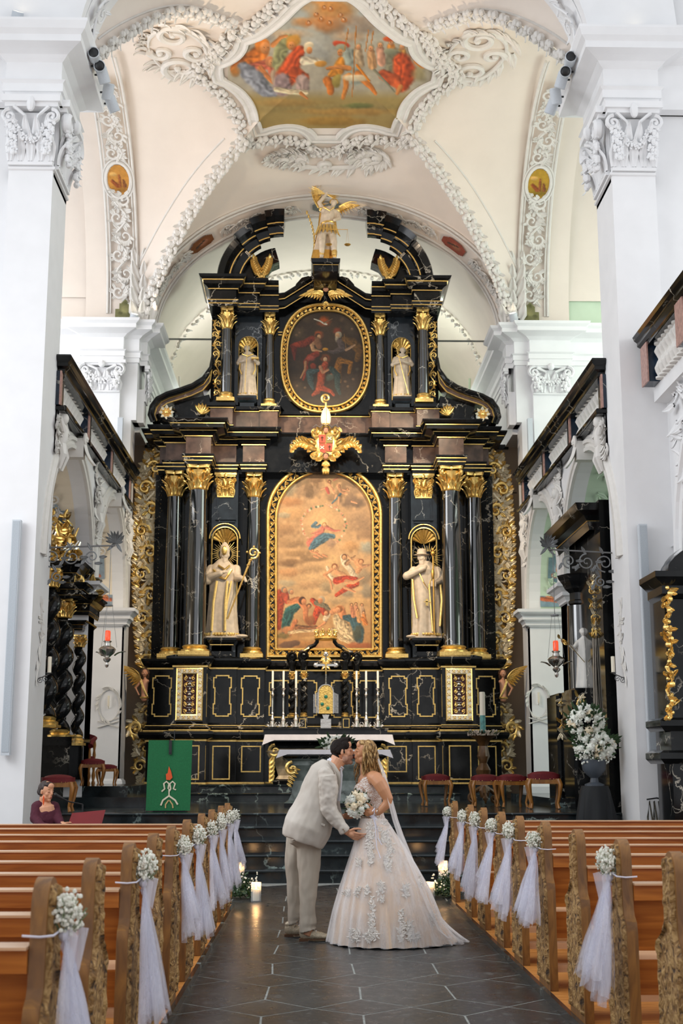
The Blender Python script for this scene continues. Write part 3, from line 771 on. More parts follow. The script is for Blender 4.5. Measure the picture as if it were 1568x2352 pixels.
# reliquary windows in the main pedestals
WINE=plain('wine_red_velvet','3A0F12',.6,nscale=30,var=.3); CREAMP=plain('cream_carved_frame','E2DAC4',.4,nscale=20,var=.1)
for s,T in ((-1,LEFT),(1,RIGHT)):
    mb=AM(); mb.T=T; c=L(2.58); y=24.99
    mb.mould(rect(c-.255,c+.255,2.3,3.3,y),[(0,0,0),(0,.05,0),(.02,.06,1),(.1,.06,1),(.12,.05,0),(.12,0,0)],closed=True,up=(0,-1,0),side=-1)
    P=[]
    for k in range(9):
        for x in (c-.2,c+.2): P.append((x,2.36+.88*k/8))
    for k in range(1,4):
        for z in (2.36,3.24): P.append((c-.2+.4*k/4,z))
    for x,z in P:
        for q in range(4): a=q*pi/2+.7; mb.leaf((x,y-.055,z),(cos(a),0,sin(a)),(0,-1,0),.042,.03,.3,0,2,3)
        mb.ell((x,y-.07,z),.013,6,4,0)
    f=mb.build('reliquary_frame',[GOLD,CREAMP],smooth=30)
    mb=AM(); mb.T=T; mb.box(c-.14,c+.14,y-.01,y+.01,2.42,3.18,0)
    v=mb.build('velvet_backing',WINE,smooth=0); 
    mb=AM(); mb.T=T; r=random.Random(6)
    for k in range(6):
        z=2.48+.125*k
        for q in (-1,1):
            mb.curl((c+q*.07,y-.02,z),.042,q*1.5,1.2*q,(1,0,0),(0,0,1),.008,.005,(0,-1,0),0,N=10)
            for e in range(3): a=r.uniform(0,6.3); mb.leaf((c+q*.07,y-.015,z+.03),(cos(a),0,sin(a)),(0,-1,0),.05,.025,.3,0,2,3)
    mb.build('gold_scrollwork',GOLD)
    mb=AM(); mb.T=T
    for k in range(7):
        z=2.5+.1*k; mb.ell((c,y-.02,z),(.03 if k%2 else .022,.012,.03),8,6)
        mb.box(c-.05,c+.05,y-.02,y-.01,z-.055,z-.047)
    mb.build('silver_relic_mount',SILV)
# -------- body behind the columns with the niches
mb=AM()
def body_l():
    mb.box(L(3.5),L(2.32),26.3,27,3.5,7.4); mb.box(L(1.76),L(0),26.35,27,3.5,7.5)
    mb.box(L(3.12),L(2.92),26.2,26.35,3.5,7.3); mb.box(L(2.7),L(2.36),26.1,26.35,3.5,7.3); mb.box(L(1.66),L(1.3),26.25,26.4,3.5,7.3)
body_l and mirr(mb,body_l); mb.build('back_wall_lower',[BLACK],smooth=0)
NBL=marble('blue_black_niche_marble','161C22','262F37','AEB4B8',.09,1.2,.008,.5)
def niche(mb,xc,w,y,z0,zs,x0,x1,zt,yb):
    """front plate with an arched opening and a half-round recess"""
    n=14; A=[(xc-w*cos(pi*i/n),zs+w*sin(pi*i/n)) for i in range(n+1)]
    mb.add([(x0,y,z0),(xc-w,y,z0),(xc-w,y,zs),(x0,y,zs)],[(0,1,2,3)],0); mb.add([(xc+w,y,z0),(x1,y,z0),(x1,y,zs),(xc+w,y,zs)],[(0,1,2,3)],0)
    mb.add([(x0,y,zs),(A[0][0],y,zs),(A[0][0],y,zt),(x0,y,zt)],[(0,1,2,3)],0); mb.add([(A[-1][0],y,zs),(x1,y,zs),(x1,y,zt),(A[-1][0],y,zt)],[(0,1,2,3)],0)
    for (a,za),(b,zb) in zip(A,A[1:]): mb.add([(a,y,za),(b,y,zb),(b,y,zt),(a,y,zt)],[(0,1,2,3)],0)
    mb.box(x0,x0+.01,y,yb,z0,zt,0); mb.box(x1-.01,x1,y,yb,z0,zt,0)
    mb.grid(lambda i,j:(xc-w*cos(pi*i),y+w*1.0*sin(pi*i),z0+(zs-z0)*j),14,2,1)
    mb.grid(lambda i,j:(xc-w*cos(pi*i)*cos(pi/2*j),y+w*sin(pi*i)*cos(pi/2*j)*1.0,zs+w*sin(pi/2*j)),14,6,1)
def shell(mb,xc,w,y,z,h,m=0,k=9):
    """fluted scallop hood opening upwards from its hinge"""
    def fn(i,j):
        a=pi*(.06+.88*i); fl=abs(sin(k*pi*i)); r=w*(.12+.88*j)*(1+.05*fl*j)
        return (xc-r*cos(a),y+w*.75*(1-j)*.9+.02-(.07*fl+.0)*j*w*2,z+h*(.05+.95*j)*sin(a)*(1+.04*fl))
    mb.grid(fn,k*6,8,m)
for T in (LEFT,RIGHT):
    mb=AM(); mb.T=T
    niche(mb,L(2.03),.25,26.0,3.9,5.98,L(2.32),L(1.76),7.4,26.4)
    mb.box(L(2.3),L(1.78),25.95,26.3,3.5,3.9,0)
    for dx in (0,): mb.box(L(2.03)-.2,L(2.03)+.22,25.9,26.02,6.38,6.42,0); mb.box(L(2.03)-.16,L(2.03)-.14,25.95,26.02,6.4,6.85,0); mb.box(L(2.03)-.12,L(2.03)+.2,25.93,26.02,6.33,6.36,0)
    mb.build('niche',[NBL,BLACK],smooth=40)
    mb=AM(); mb.T=T; xc=L(2.03); 
    P=[(xc-.26,25.99,3.92)]+[(xc-.26*cos(pi*i/16),25.99,5.98+.26*sin(pi*i/16)) for i in range(17)]+[(xc+.26,25.99,3.92)]
    mb.tube(P,.016,6); P=[(xc-.31*cos(pi*i/16),25.97,6.0+.31*sin(pi*i/16)) for i in range(17)]; mb.tube(P,.014,6)
    mb.build('niche_rim',GOLD)
    mb=AM(); mb.T=T; shell(mb,xc,.235,25.98,5.93,.27); mb.build('scallop_shell',GOLD,smooth=60)
    mb=AM(); mb.T=T
    mb.mould([(xc-.24,26.1,3.58),(xc-.24,25.6,3.58),(xc+.24,25.6,3.58),(xc+.24,26.1,3.58)],[(-.08,0,0),(-.08,.04,1),(-.06,.05,1),(-.02,.1,0),(-.02,.2,0),(-.01,.22,1),(-.01,.235,1),(.02,.27,0),(.05,.32,0),(.05,.37,0),(-.2,.375,0)],side=1)
    mb.box(xc-.2,xc+.2,25.62,26.1,3.6,3.95,0)
    mb.build('statue_bracket',[BLACK,GOLD],smooth=25)
# -------- columns
def column(x,y,r,z0,zc,zt,T,fat=1.5):
    mb=AM(); mb.T=T
    mb.lathe([(r,z0+.2),(r*1.0,z0+.6),(r*.98,(z0+zc)/2),(r*.84,zc)],(x,y,0),28)
    c=mb.build('column_shaft',SHAFT,smooth=50)
    mb=AM(); mb.T=T; q=r*fat
    mb.box(x-q,x+q,y-q,y+q,z0,z0+.075); mb.lathe([(r*1.4,.075),(r*1.42,.1),(r*1.36,.125),(r*1.2,.135),(r*1.14,.15),(r*1.2,.165),(r*1.26,.18),(r*1.2,.2),(r*1.02,.215)],(x,y,z0),28)
    mb.build('column_base',GOLD,smooth=40)
    mb=AM(); mb.T=T; capital(mb,(x,y,zc),r*.84,zt-zc); mb.build('column_capital',GOLD)
for T in (LEFT,RIGHT):
    column(L(2.53),25.36,.2,3.56,6.86,7.36,T); column(L(3.06),25.9,.165,3.56,6.84,7.36,T); column(L(1.45),26.05,.15,3.58,6.86,7.36,T)
    mb=AM(); mb.T=T; cap_pil(mb,-.17,.17,(L(2.03),26.0,6.86),6.86,7.36,0,(1,0,0),(0,-1,0),.1); mb.build('pilaster_capital',GOLD)
# -------- lower entablature
E1=[(3.42,27.2),(3.42,26.0),(3.26,26.0),(3.26,25.68),(2.80,25.68),(2.80,25.12),(2.26,25.12),(2.26,25.85),(1.80,25.85),(1.80,26.02),(1.70,26.02),(1.70,25.82),(1.22,25.82),(1.22,26.3),(0,26.3)]
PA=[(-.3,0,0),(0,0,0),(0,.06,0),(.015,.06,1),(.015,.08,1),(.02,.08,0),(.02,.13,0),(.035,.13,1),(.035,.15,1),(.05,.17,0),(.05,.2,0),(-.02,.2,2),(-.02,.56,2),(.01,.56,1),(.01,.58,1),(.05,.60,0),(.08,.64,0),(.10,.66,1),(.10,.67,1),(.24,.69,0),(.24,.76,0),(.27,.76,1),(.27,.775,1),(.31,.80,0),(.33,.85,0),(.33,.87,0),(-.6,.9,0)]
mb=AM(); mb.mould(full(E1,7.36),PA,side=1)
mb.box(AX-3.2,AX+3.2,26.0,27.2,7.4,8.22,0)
mb.build('entablature_lower',[BLACK,GOLD,WARM_BLACK],smooth=25)
# -------- attic
E2=[(3.0,27.0),(3.0,26.2),(2.36,26.2),(2.36,25.75),(1.9,25.75),(1.9,26.05),(1.34,26.05),(1.34,25.98),(.98,25.98),(.98,26.4),(0,26.4)]
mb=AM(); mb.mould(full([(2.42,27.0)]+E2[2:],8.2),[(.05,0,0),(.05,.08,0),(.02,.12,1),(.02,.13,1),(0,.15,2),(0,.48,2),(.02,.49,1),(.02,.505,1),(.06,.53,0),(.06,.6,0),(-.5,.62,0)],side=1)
for T in (LEFT,RIGHT):
    mb.T=T; mb.box(L(2.42),L(0),26.45,27.0,8.3,11.2,0)
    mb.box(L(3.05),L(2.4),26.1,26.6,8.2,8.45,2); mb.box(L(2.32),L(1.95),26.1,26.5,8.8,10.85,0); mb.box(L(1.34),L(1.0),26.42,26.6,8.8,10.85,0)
mb.T=None
mb.mould([(AX-1.0,26.42,8.78),(AX+1.0,26.42,8.78)],[(0,0,1),(.02,0,1),(.02,.02,1),(0,.02,1)],side=1)
for T in (LEFT,RIGHT):
    mb.T=T
    for z in (10.5,10.56): mb.box(L(1.02),L(.7),26.42,26.46,z,z+.02,1)
mb.T=None
mb.build('attic',[BLACK,GOLD,WARM_BLACK],smooth=25)
for T in (LEFT,RIGHT):
    column(L(2.05),25.85,.115,8.83,10.42,10.86,T,1.6); column(L(1.17),26.2,.1,8.80,10.42,10.86,T,1.6)
    mb=AM(); mb.T=T; xc=L(1.62)
    niche(mb,xc,.2,26.25,8.9,10.2,L(1.92),L(1.32),10.9,26.5)
    mb.mould([(xc-.2,26.3,8.78),(xc-.2,25.95,8.78),(xc+.2,25.95,8.78),(xc+.2,26.3,8.78)],[(-.05,0,0),(-.05,.1,1),(-.04,.115,1),(-.02,.15,0),(0,.2,0),(0,.24,0),(-.2,.24,0)],side=1)
    mb.build('attic_niche',[NBL,BLACK,GOLD][:2],smooth=40)
    mb=AM(); mb.T=T
    P=[(xc-.2,26.24,9.02)]+[(xc-.2*cos(pi*i/14),26.24,10.2+.2*sin(pi*i/14)) for i in range(15)]+[(xc+.2,26.24,9.02)]
    mb.tube(P,.011,6); mb.build('niche_rim',GOLD)
    mb=AM(); mb.T=T; shell(mb,xc,.19,26.2,10.13,.24,0,8); mb.build('scallop_shell',GOLD,smooth=60)
# -------- upper entablature, pediments
E3=[(2.42,27.0),(2.42,25.62),(1.84,25.62),(1.84,25.85),(1.40,25.85),(1.40,25.98),(.98,25.98)]
PB=[(-.3,0,0),(0,0,0),(0,.05,1),(.012,.05,1),(.012,.065,1),(.02,.07,0),(.03,.12,1),(.03,.135,1),(-.02,.15,0),(-.02,.36,0),(.02,.36,1),(.02,.378,1),(.06,.42,0),(.12,.45,0),(.12,.52,1),(.14,.52,1),(.14,.54,1),(.19,.58,0),(.21,.63,0),(-.5,.65,0)]
mb=AM()
a=[(L(x),y,10.86) for x,y in E3]; b=[(AX+x,y,10.86) for x,y in reversed(E3)]
mb.mould(a,PB,side=1); mb.mould(b,PB,side=1)
ctr=[(L(1.0),26.2,10.90),(L(.86),26.2,10.92),(L(.26),26.2,11.32),(AX+.26,26.2,11.32),(AX+.86,26.2,10.92),(AX+1.0,26.2,10.90)]
mb.mould(ctr,[(0,.1,0),(.02,.1,1),(.02,.12,1),(.05,.16,0),(.05,.26,0),(.10,.28,1),(.10,.3,1),(.17,.36,0),(.17,.4,0),(-.3,.42,0)],side=1)
mb.prism([(AX-1,10.6),(AX+1,10.6),(AX+1,11.25),(AX+.28,11.68),(AX-.28,11.68),(AX-1,11.25)],26.47,26.9,0)
hump=[(AX-1.0,11.3)]+[(AX-1.0+.2*sin(t)*1.2,11.45-.0+.02-.16*(1-cos(t))) for t in (0.2,.8,1.3)]+[(AX-.72+.34*(1-cos(pi*i/10)),11.3+.62*sin(pi*i/20)) for i in range(1,11)]
hp=[(AX-.98,11.2),(AX-.9,11.32),(AX-.78,11.34),(AX-.68,11.45),(AX-.62,11.62),(AX-.5,11.76),(AX-.36,11.8),(AX-.2,11.76)]
mb.prism(hp+[(2*AX-x,z) for x,z in reversed(hp)],26.3,26.7,0)
# base block for the crowning figure
xc=AX
mb.mould([(xc-.24,26.5,11.35),(xc-.24,24.9,11.35),(xc+.24,24.9,11.35),(xc+.24,26.5,11.35)],[(-.24,.0,0),(0,0,0),(0,.12,0),(.02,.13,1),(.02,.14,1),(.05,.18,0),(.06,.26,0),(-.2,.27,0)],side=1)
mb.build('entablature_upper',[BLACK,GOLD],smooth=25)
for T in (LEFT,RIGHT):
    mb=AM(); mb.T=T
    cx,cz=L(.93),11.42
    def arcp(r,a0,a1,y,n=16,rz=1.0): return [(cx-r*cos(radians(a0+(a1-a0)*i/n)),y,cz+r*rz*sin(radians(a0+(a1-a0)*i/n))) for i in range(n+1)]
    PR=[(0,0,0),(0,.12,0),(.02,.14,1),(.045,.14,1),(.05,.1,0),(.2,.12,0),(.2,.2,0),(.22,.22,1),(.245,.22,1),(.28,.26,0),(.34,.34,0),(.42,.38,0),(.46,.4,0),(.48,.36,0),(.48,-.5,0)]
    for a0,a1,dy,dr in ((0,44,0,0),(44,62,.10,.05),(62,76,.2,.10),(76,88,.3,.12),(84,93,.36,.10)):
        mb.mould(arcp(.86+dr,a0,a1,25.95-dy),PR,up=(0,-1,0),side=-1)
    mb.build('curved_pediment',[BLACK,GOLD],smooth=25)
    mb=AM(); mb.T=T
    poly=[(cx-.9,11.45)]+[(cx-.9*cos(radians(a)),cz+.9*sin(radians(a))) for a in range(4,88,7)]+[(cx-.05,12.0),(cx-.22,11.92),(cx-.33,11.78),(cx-.33,11.62),(cx-.24,11.5),(cx-.05,11.42)]
    mb.prism(poly,26.0,26.4,0); recalc(mb.build('pediment_tympanum',[BLACK],smooth=0))
    mb=AM(); mb.T=T; c=V((cx-.42,25.92,11.6))
    for q in (-1,1):
        st=[c+V((q*.03,0,0))+V((q*(.13*sin(t*1.6)),0,.38*t)) for t in [i/8 for i in range(9)]]
        mb.tube(st,[.025-.015*i/8 for i in range(9)],6)
        for i in range(1,9):
            for e in (-1,1): mb.leaf(st[i],(e*.8+q*.2,0,.8),(0,-1,0),.17*(1-.05*i),.09,.4)
        mb.leaf(st[-1],(q*.1,0,1),(0,-1,0),.15,.08,.4)
    mb.curl(c+V((0,0,0)),.09,pi,1.2,(1,0,0),(0,0,1),.03,.02,(0,-1,0))
    mb.build('leaf_palmette',GOLD)
    # volute wings of the attic
    mb=AM(); mb.T=T
    O=[(489,822),(486,848),(470,873),(445,890),(415,901),(385,910),(362,922),(350,940),(346,960),(352,975)]
    I=[(487,852),(482,880),(466,900),(440,912),(418,919),(398,925),(384,930),(374,938),(368,950),(372,962)]
    YO=25.95; PO=[at(x,y,YO) for x,y in O]; PI_=[at(x,y,YO) for x,y in I]
    def strip(A,B,y0,y1,m):
        for i in range(len(A)-1):
            a,b,c_,d=A[i],A[i+1],B[i+1],B[i]
            vs=[(p.x,y0,p.z) for p in (a,b,c_,d)]+[(p.x,y1,p.z) for p in (a,b,c_,d)]
            mb.add(vs,[(0,1,2,3),(7,6,5,4),(0,4,5,1),(2,6,7,3)],m)
    M1=[a.lerp(b,.45) for a,b in zip(PO,PI_)]; M2=[a.lerp(b,.55) for a,b in zip(PO,PI_)]
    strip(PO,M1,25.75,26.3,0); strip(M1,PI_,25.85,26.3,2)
    mb.tube([p+V((0,-.1,0)) for p in M1],.016,6,1); mb.tube([p+V((0,-.1,0)) for p in PI_],.016,6,1)
    mb.tube([p.lerp(q,.2)+V((0,-.2,0)) for p,q in zip(PO,M1)],[.02,.04,.055,.06,.06,.06,.06,.06,.06,.05],8,0)
    c=at(386,950,25.8)
    mb.lathe([(0,0),(.19,0),(.2,.05),(.17,.09),(0,.1)],(0,0,0),16) if False else None
    mb.curl(c+V((0,.1,0)),.2,pi,1.1,(1,0,0),(0,0,1),.07,.04,(0,-1,0),0,N=24,flat=1.5,k=.6)
    strip([at(x,y,25.95) for x,y in ((400,925),(440,915),(480,905))],[at(x,y,25.95) for x,y in ((400,960),(440,960),(485,960))],25.98,26.3,0)
    mb.build('attic_volute',[BLACK,GOLD,WARM_BLACK],smooth=40)
    mb=AM(); mb.T=T; c=at(383,948,25.6)
    for k in range(8): a=k*pi/4; mb.leaf(c,(cos(a),0,sin(a)),(0,-1,0),.17,.1,.4,1,2,4); mb.leaf(c,(cos(a+.39),0,sin(a+.39)),(0,-1,0),.12,.07,.5,0,2,4)
    mb.ell(c+V((0,-.03,0)),.045,8,6)
    mb.build('rosette',[GOLD,CREAMP])
    mb=AM(); mb.T=T; c=at(462,950,25.7)
    for k in range(6): mb.leaf(c,(-.3-.3*k*.5+1.2,0,.9-.1*k*1.5) if False else (cos(.3+.38*k),0,sin(.3+.38*k)),(0,-1,0),.22,.09,.4)
    c2=at(455,958,25.7)
    rinceau(mb,[at(x,y,25.98) for x,y in ((497,735),(497,790),(500,830),(497,870),(502,915),(506,930))],(0,-1,0),.20,thick=.018,dens=.9)
    mb.build('side_scroll',GOLD)
# frieze leaf over the pedimental centre, cherub with wings, crest
def wing(mb,root,d,up,n,Lw,H,k=9,m=0,m2=None):
    """feathered wing: root point, direction out, up, facing normal; thin closed feathers in three rows"""
    root=V(root); d=V(d).normalized(); up=V(up).normalized(); n=V(n).normalized(); m2=m if m2 is None else m2
    for row,(s0,s1,lf) in enumerate(((0,1,.62),(.0,.8,.42),(0,.55,.28))):
        for i in range(k):
            t=i/(k-1); p=root+d*(Lw*(.1+.75*t)*s1*(1 if row<2 else 1))+up*(H*(.55-.1*row)*sin(pi*(.15+.6*t)))
            fd=(d*(.25+.9*t)-up*(1.0-.55*t)).normalized()
            mb.leaf(p+n*(.01*row),fd,n,Lw*lf*(1-.25*abs(t-.6)),Lw*.13,.06,m2 if row==0 else m,1,4,.12)
    sp=[root+d*(Lw*(.05+.85*t))+up*(H*.6*sin(pi*(.12+.62*t)))+n*.015 for t in [i/8 for i in range(9)]]
    mb.tube(sp,[H*.13*(1-.7*i/8) for i in range(9)],6,m)
SKINP=plain('painted_flesh','C98F6E',.5,nscale=15,var=.1); HAIRP=plain('painted_hair','4A2E1C',.6)
c=at(748,665,25.95)
mb=AM()
for q in (-1,1): wing(mb,c+V((q*.04,.04,-.1)),(q,0,-.12),(0,0,1),(0,-1,0),.40,.24,9)
for k in range(5): mb.leaf(c+V((0,0,.12)),((k-2)*.35,0,1),(0,-1,0),.22,.1,.3)
for k in range(5): mb.leaf(c+V((0,-.02,-.28)),((k-2)*.4,0,-1),(0,-1,0),.14,.07,.3)
mb.build('cherub_wings',GOLD)
mb=AM(); mb.ell(c+V((0,-.04,.02)),(.065,.07,.085),12,10,0); mb.ell(c+V((0,-.115,.01)),(.012,.02,.015),6,5,0)
for q in (-1,1): mb.ell(c+V((q*.03,-.09,-.015)),(.025,.025,.022),7,5,0); mb.ell(c+V((q*.024,-.105,.03)),(.009,.008,.006),6,4,1)
for k in range(12): a=pi*k/11; mb.ell(c+V((.07*cos(a),-.03,.03+.07*sin(a))),(.028,.04,.028),6,5,1)
mb.build('cherub_head',[SKINP,HAIRP])
# crest at the centre of the entablature
REDP=plain('vermilion_shield','B8452A',.45,nscale=20,var=.15); OLIVE=plain('olive_gold_field','8A7A3A',.5)
c=at(748,1022,25.5)
mb=AM()
mb.ell(c,(.24,.07,.32),20,12,0)
for q in (-1,1):
    for k in range(7): a=radians(-70+k*24); mb.leaf(c+V((q*.2*cos(a),-.03,.26*sin(a))),(q*cos(a+.5),0,sin(a+.5)),(0,-1,0),.2,.12,.5)
    mb.curl(c+V((q*.2,-.05,.26)),.11,0,1.3*q,(1,0,0),(0,0,1),.03,.02,(0,-1,0)); mb.curl(c+V((q*.2,-.05,-.22)),.1,pi,-1.2*q,(1,0,0),(0,0,1),.03,.02,(0,-1,0))
    sw=[c+V((q*(.26+.45*t),-.02,-.1+.22*sin(t*2.5)-.12*t)) for t in [i/7 for i in range(8)]]
    mb.tube(sw,.02,6)
    for i in range(1,8):
        for e in (-1,1): mb.leaf(sw[i]-V((q*.06,0,0)),(q*.75,0,e*.9),(0,-1,0),.21-.012*i,.1,.4,0)
for k in range(5): mb.leaf(c+V((0,-.02,-.34)),((k-2)*.35,0,-1),(0,-1,0),.15,.08,.3)
for k in range(3): mb.leaf(c+V((0,.02,-.42)),((k-1)*.3,0,-1),(0,-1,0),.2,.1,.2)
mb.build('crest_surround',[GOLD])
mb=AM()
for i in range(2):
    for j in range(2):
        x=c.x+(-.15+.15*i); z=c.z+(.02 if j else -.17)
        pts=[(x+.005,z+.005),(x+.145,z+.005),(x+.145,z+.175 if j else z+.18),(x+.005,z+.175 if j else z+.18)]
        if not j: pts=[(x+.03 if i==0 else x+.005,z+.02),(x+.145 if i==0 else x+.12,z+.02 if i else z-.03),(x+.145,z+.18),(x+.005,z+.18)]
        mb.prism(pts,c.y-.09,c.y-.06,0 if (i+j)%2 else 0 if j==0 and i==0 else 1)
for (x,z) in ((-.075,.11),(.075,.11),(-.075,-.08),(.075,-.08)):
    p=c+V((x,-.1,z))
    if (x>0)==(z>0):
        for a in (.7,-.7): mb.box(p.x-.006,p.x+.006,p.y,p.y+.02,p.z-.05,p.z+.05,2) if False else mb.tube([p+V((-.05*cos(a),0,-.05*sin(a))),p+V((.05*cos(a),0,.05*sin(a)))],.012,5,2)
    else: mb.tube([p+V((0,0,-.05)),p+V((0,0,.05))],.008,5,3); mb.tube([p+V((-.025,0,.02)),p+V((.025,0,.02))],.007,5,3)
recalc(mb.build('crest_shield',[REDP,OLIVE,CREAMP,HAIRP],smooth=20))
for z,s_ in ((.27,1),(-.27,1)):
    mb=AM()
    mb.ell(c+V((0,-.12,z)),(.05,.05,.062),10,8,0)
    for q in (-1,1): mb.ell(c+V((q*.018,-.168,z+.015)),(.007,.006,.005),6,4,1)
    mb.ell(c+V((0,-.172,z)),(.009,.012,.012),6,4,0)
    for k in range(8): a=pi*k/7; mb.ell(c+V((.05*cos(a),-.115,z+.02+.045*sin(a))),.02,6,5,1)
    mb.build('crest_cherub',[SKINP,HAIRP])
mb=AM(); m=at(748,958,25.4)
mb.lathe([(.07,-.17),(.1,-.1),(.105,0),(.08,.12),(.03,.2),(0,.22)],m,14,0,sx=1,sy=.45)
mb.tube([m+V((0,-.05,-.15)),m+V((0,-.05,.2))],.012,6,1); mb.tube([m+V((-.075,-.03,-.15)),m+V((.075,-.03,-.15))],.015,6,1)
mb.tube([m+V((0,0,.2)),m+V((0,0,.3))],.022,8,1)
mb.curl(m+V((0,0,.40)),.1,-pi/2-.2,1.35,(-1,0,0),(0,0,1),.022,.015,(0,-1,0),1,N=26,k=.7)
for q in (-1,1): mb.tube([m+V((q*.06,-.02,-.16)),m+V((q*.12,-.03,-.22)),m+V((q*.2,-.02,-.17)),m+V((q*.26,-.02,-.22))],[.02,.03,.03,.015],6,2,flat=.4)
mb.build('mitre_and_crozier',[CREAMP,GOLD,plain('grey_ribbon','6B625F',.6)])
# -------- gilded acanthus wings beside the altar
PGOLD=plain('pale_silvered_gilding',(.90,.78,.55),.4,.35,nscale=25,var=.2,bmp=.4)
for T in (LEFT,RIGHT):
    mb=AM(); mb.T=T; r=random.Random(31)
    P=[at(x,y,26.38) for x,y in ((350,1050),(345,1090),(342,1130),(338,1180),(334,1230),(333,1300),(335,1370),(337,1440),(342,1500),(348,1530))]
    rinceau(mb,P,(0,-1,0),.52,step=.44,m=1,m2=0,thick=.04,dens=3.4,rnd=r)
    rinceau(mb,[p+V((.05,.03,.2)) for p in P[:-1]],(0,-1,0),.46,step=.36,m=0,m2=1,thick=.026,dens=2.8,rnd=r)
    F=frames(resample(P,.09),(0,-1,0))
    for i,(p,t,n,b) in enumerate(F):
        for s in (-1,1):
            w=.26 if i>3 else .08
            mb.leaf(p+b*s*w*.5,t*(-.5)+b*s*.8,n,.19,.13,.4,i%2,3,4)
    mb.build('acanthus_wing',[GOLD,PGOLD],smooth=50)
    mb=AM(); mb.T=T
    P=[at(x,y,26.0) for x,y in ((333,1615),(330,1650),(326,1690),(325,1730),(330,1770),(334,1800))]
    rinceau(mb,P,(0,-1,0),.42,step=.34,m=1,m2=0,thick=.035,dens=3.4,rnd=r)
    c=at(312,1672,25.95); mb.curl(c,.2,0,-1.3,(1,0,0),(0,0,1),.06,.03,(0,-1,0),0)
    for k in range(9): a=k*.7; mb.leaf(c+V((.14*cos(a),-.02,.14*sin(a))),(cos(a+.9),0,sin(a+.9)),(0,-1,0),.15,.09,.4,k%2,3,4)
    mb.build('acanthus_bracket',[GOLD,PGOLD],smooth=50)
# -------- sarcophagus mensa, gradine, small twisted columns of the tabernacle
mb=AM(); cx=AX+.06
def sarc(mb,cx,w,d,y,z0,z1,m):
    prof_=[(.0,0),(.02,.08),(-.02,.12),(-.05,.2),(-.02,.4),(.06,.62),(.09,.74),(.05,.8),(.06,.86),(.0,1.0)]
    mb.mould([(cx-w,y+d,z0),(cx-w,y,z0),(cx+w,y,z0),(cx+w,y+d,z0)],[(o*1.6,h*(z1-z0),m if .13<h<.8 else 1) for o,h in prof_],side=1)
sarc(mb,cx,1.0,1.0,24.35,1.12,1.93,0)
mb.box(cx-1.1,cx+1.1,24.2,25.4,1.9,2.0,1)
mb.build('mensa',[TAN,BLACK],smooth=30)
mb=AM()
for q in (-1,1):
    mb=AM(); c=V((cx+q*.98,24.24,1.72)); mb.curl(c,.12,pi/2,-1.3*q,(1,0,0),(0,0,1),.035,.02,(0,-1,0))
    for k in range(5): mb.leaf(c+V((q*.02,0,-.1-.08*k)),(q*.5,0,-1),(0,-1,0),.18,.1,.3)
    mb.build('mensa_gilding',GOLD)
mb=AM(); mb.box(AX-1.16,AX+1.2,25.0,26.0,2.0,2.15,0)
mb.mould([(AX-1.16,26,2.13),(AX-1.16,25,2.13),(AX+1.2,25,2.13),(AX+1.2,26,2.13)],[(0,0,0),(.03,.01,0),(.03,.03,0),(0,.035,0)],side=1)
for q in (-1,1):
    for x in (.42,): mb.box(AX+q*x-.09,AX+q*x+.09,25.2,25.5,2.15,2.38,0)
mb.build('gradine',[BLACK],smooth=25)
mb=AM()
for q in (-1,1):
    mb=AM(); mb.mould(rect(AX+q*.42-.05,AX+q*.42+.05,2.19,2.34,25.2),[(0,0,0),(0,.01,0),(.012,.01,0),(.012,0,0)],closed=True,up=(0,-1,0))
    mb.build('gradine_frame',GOLD)
def twisted(mb,c,r,h,turns,m=0,n=14,amp=.22):
    N=int(turns*14); pts=[(c[0]+r*amp*2*cos(2*pi*turns*i/N),c[1]+r*amp*2*sin(2*pi*turns*i/N),c[2]+h*i/N) for i in range(N+1)]
    mb.tube(pts,[r*(.82+.1*sin(pi*i/N)) for i in range(N+1)],n,m)
for x,y in ((-.63,25.55),(-.40,25.35),(.40,25.35),(.63,25.55)):
    mb=AM(); c=(AX+x,y,2.46); twisted(mb,c,.055,.68,4.2); mb.build('twisted_column',BLACK,smooth=60)
    mb=AM(); mb.lathe([(.075,-.08),(.08,-.05),(.06,-.03),(.07,-.01),(.05,.01)],c,12); mb.build('twisted_column_base',GOLD); mb=AM(); capital(mb,(c[0],c[1],3.12),.045,.16,0); mb.build('twisted_column_capital',GOLD)
    mb=AM(); mb.lathe([(.05,0),(.06,.02),(.06,.12),(.09,.16),(.09,.19)],(c[0],c[1],3.28),10); 
    s=-1 if x<0 else 1
    mb.curl((c[0],c[1],3.56),.10,-pi/2,1.5*s,(1,0,0),(0,0,1),.045,.03,(0,-1,0),0,N=22,k=.75,flat=1.6)
    mb.build('volute_console',BLACK,smooth=50)
mb=AM()
for s in (-1,1):
    P=[at(748+s*x,y,25.5) for x,y in ((62,1500),(48,1497),(38,1487),(26,1482),(20,1474),(20,1462),(23,1455))]
    mb.tube(P,[.05,.05,.045,.04,.04,.04,.03],8)
mb.build('canopy_scroll',BLACK)
mb=AM(); c=at(748,1470,25.45)
mb.lathe([(.21,0),(.23,.02),(.21,.05),(.2,.06)],c,20)
for k in range(10):
    a=2*pi*k/10; p=c+V((.2*cos(a),.2*sin(a),.06)); 
    for e in (-1,0,1): mb.leaf(p,(e*-.5*sin(a),e*.5*cos(a),1),(cos(a),sin(a),0),.13,.06,.2)
    mb.ell(p+V((0,0,.02)),.03,7,5); mb.ell(p+V((0,0,.13)),.018,6,4)
for s in (-1,1):
    P=[at(748+s*x,y,25.4) for x,y in ((65,1510),(58,1518),(50,1510),(52,1496),(38,1488))]; mb.tube(P,.018,6)
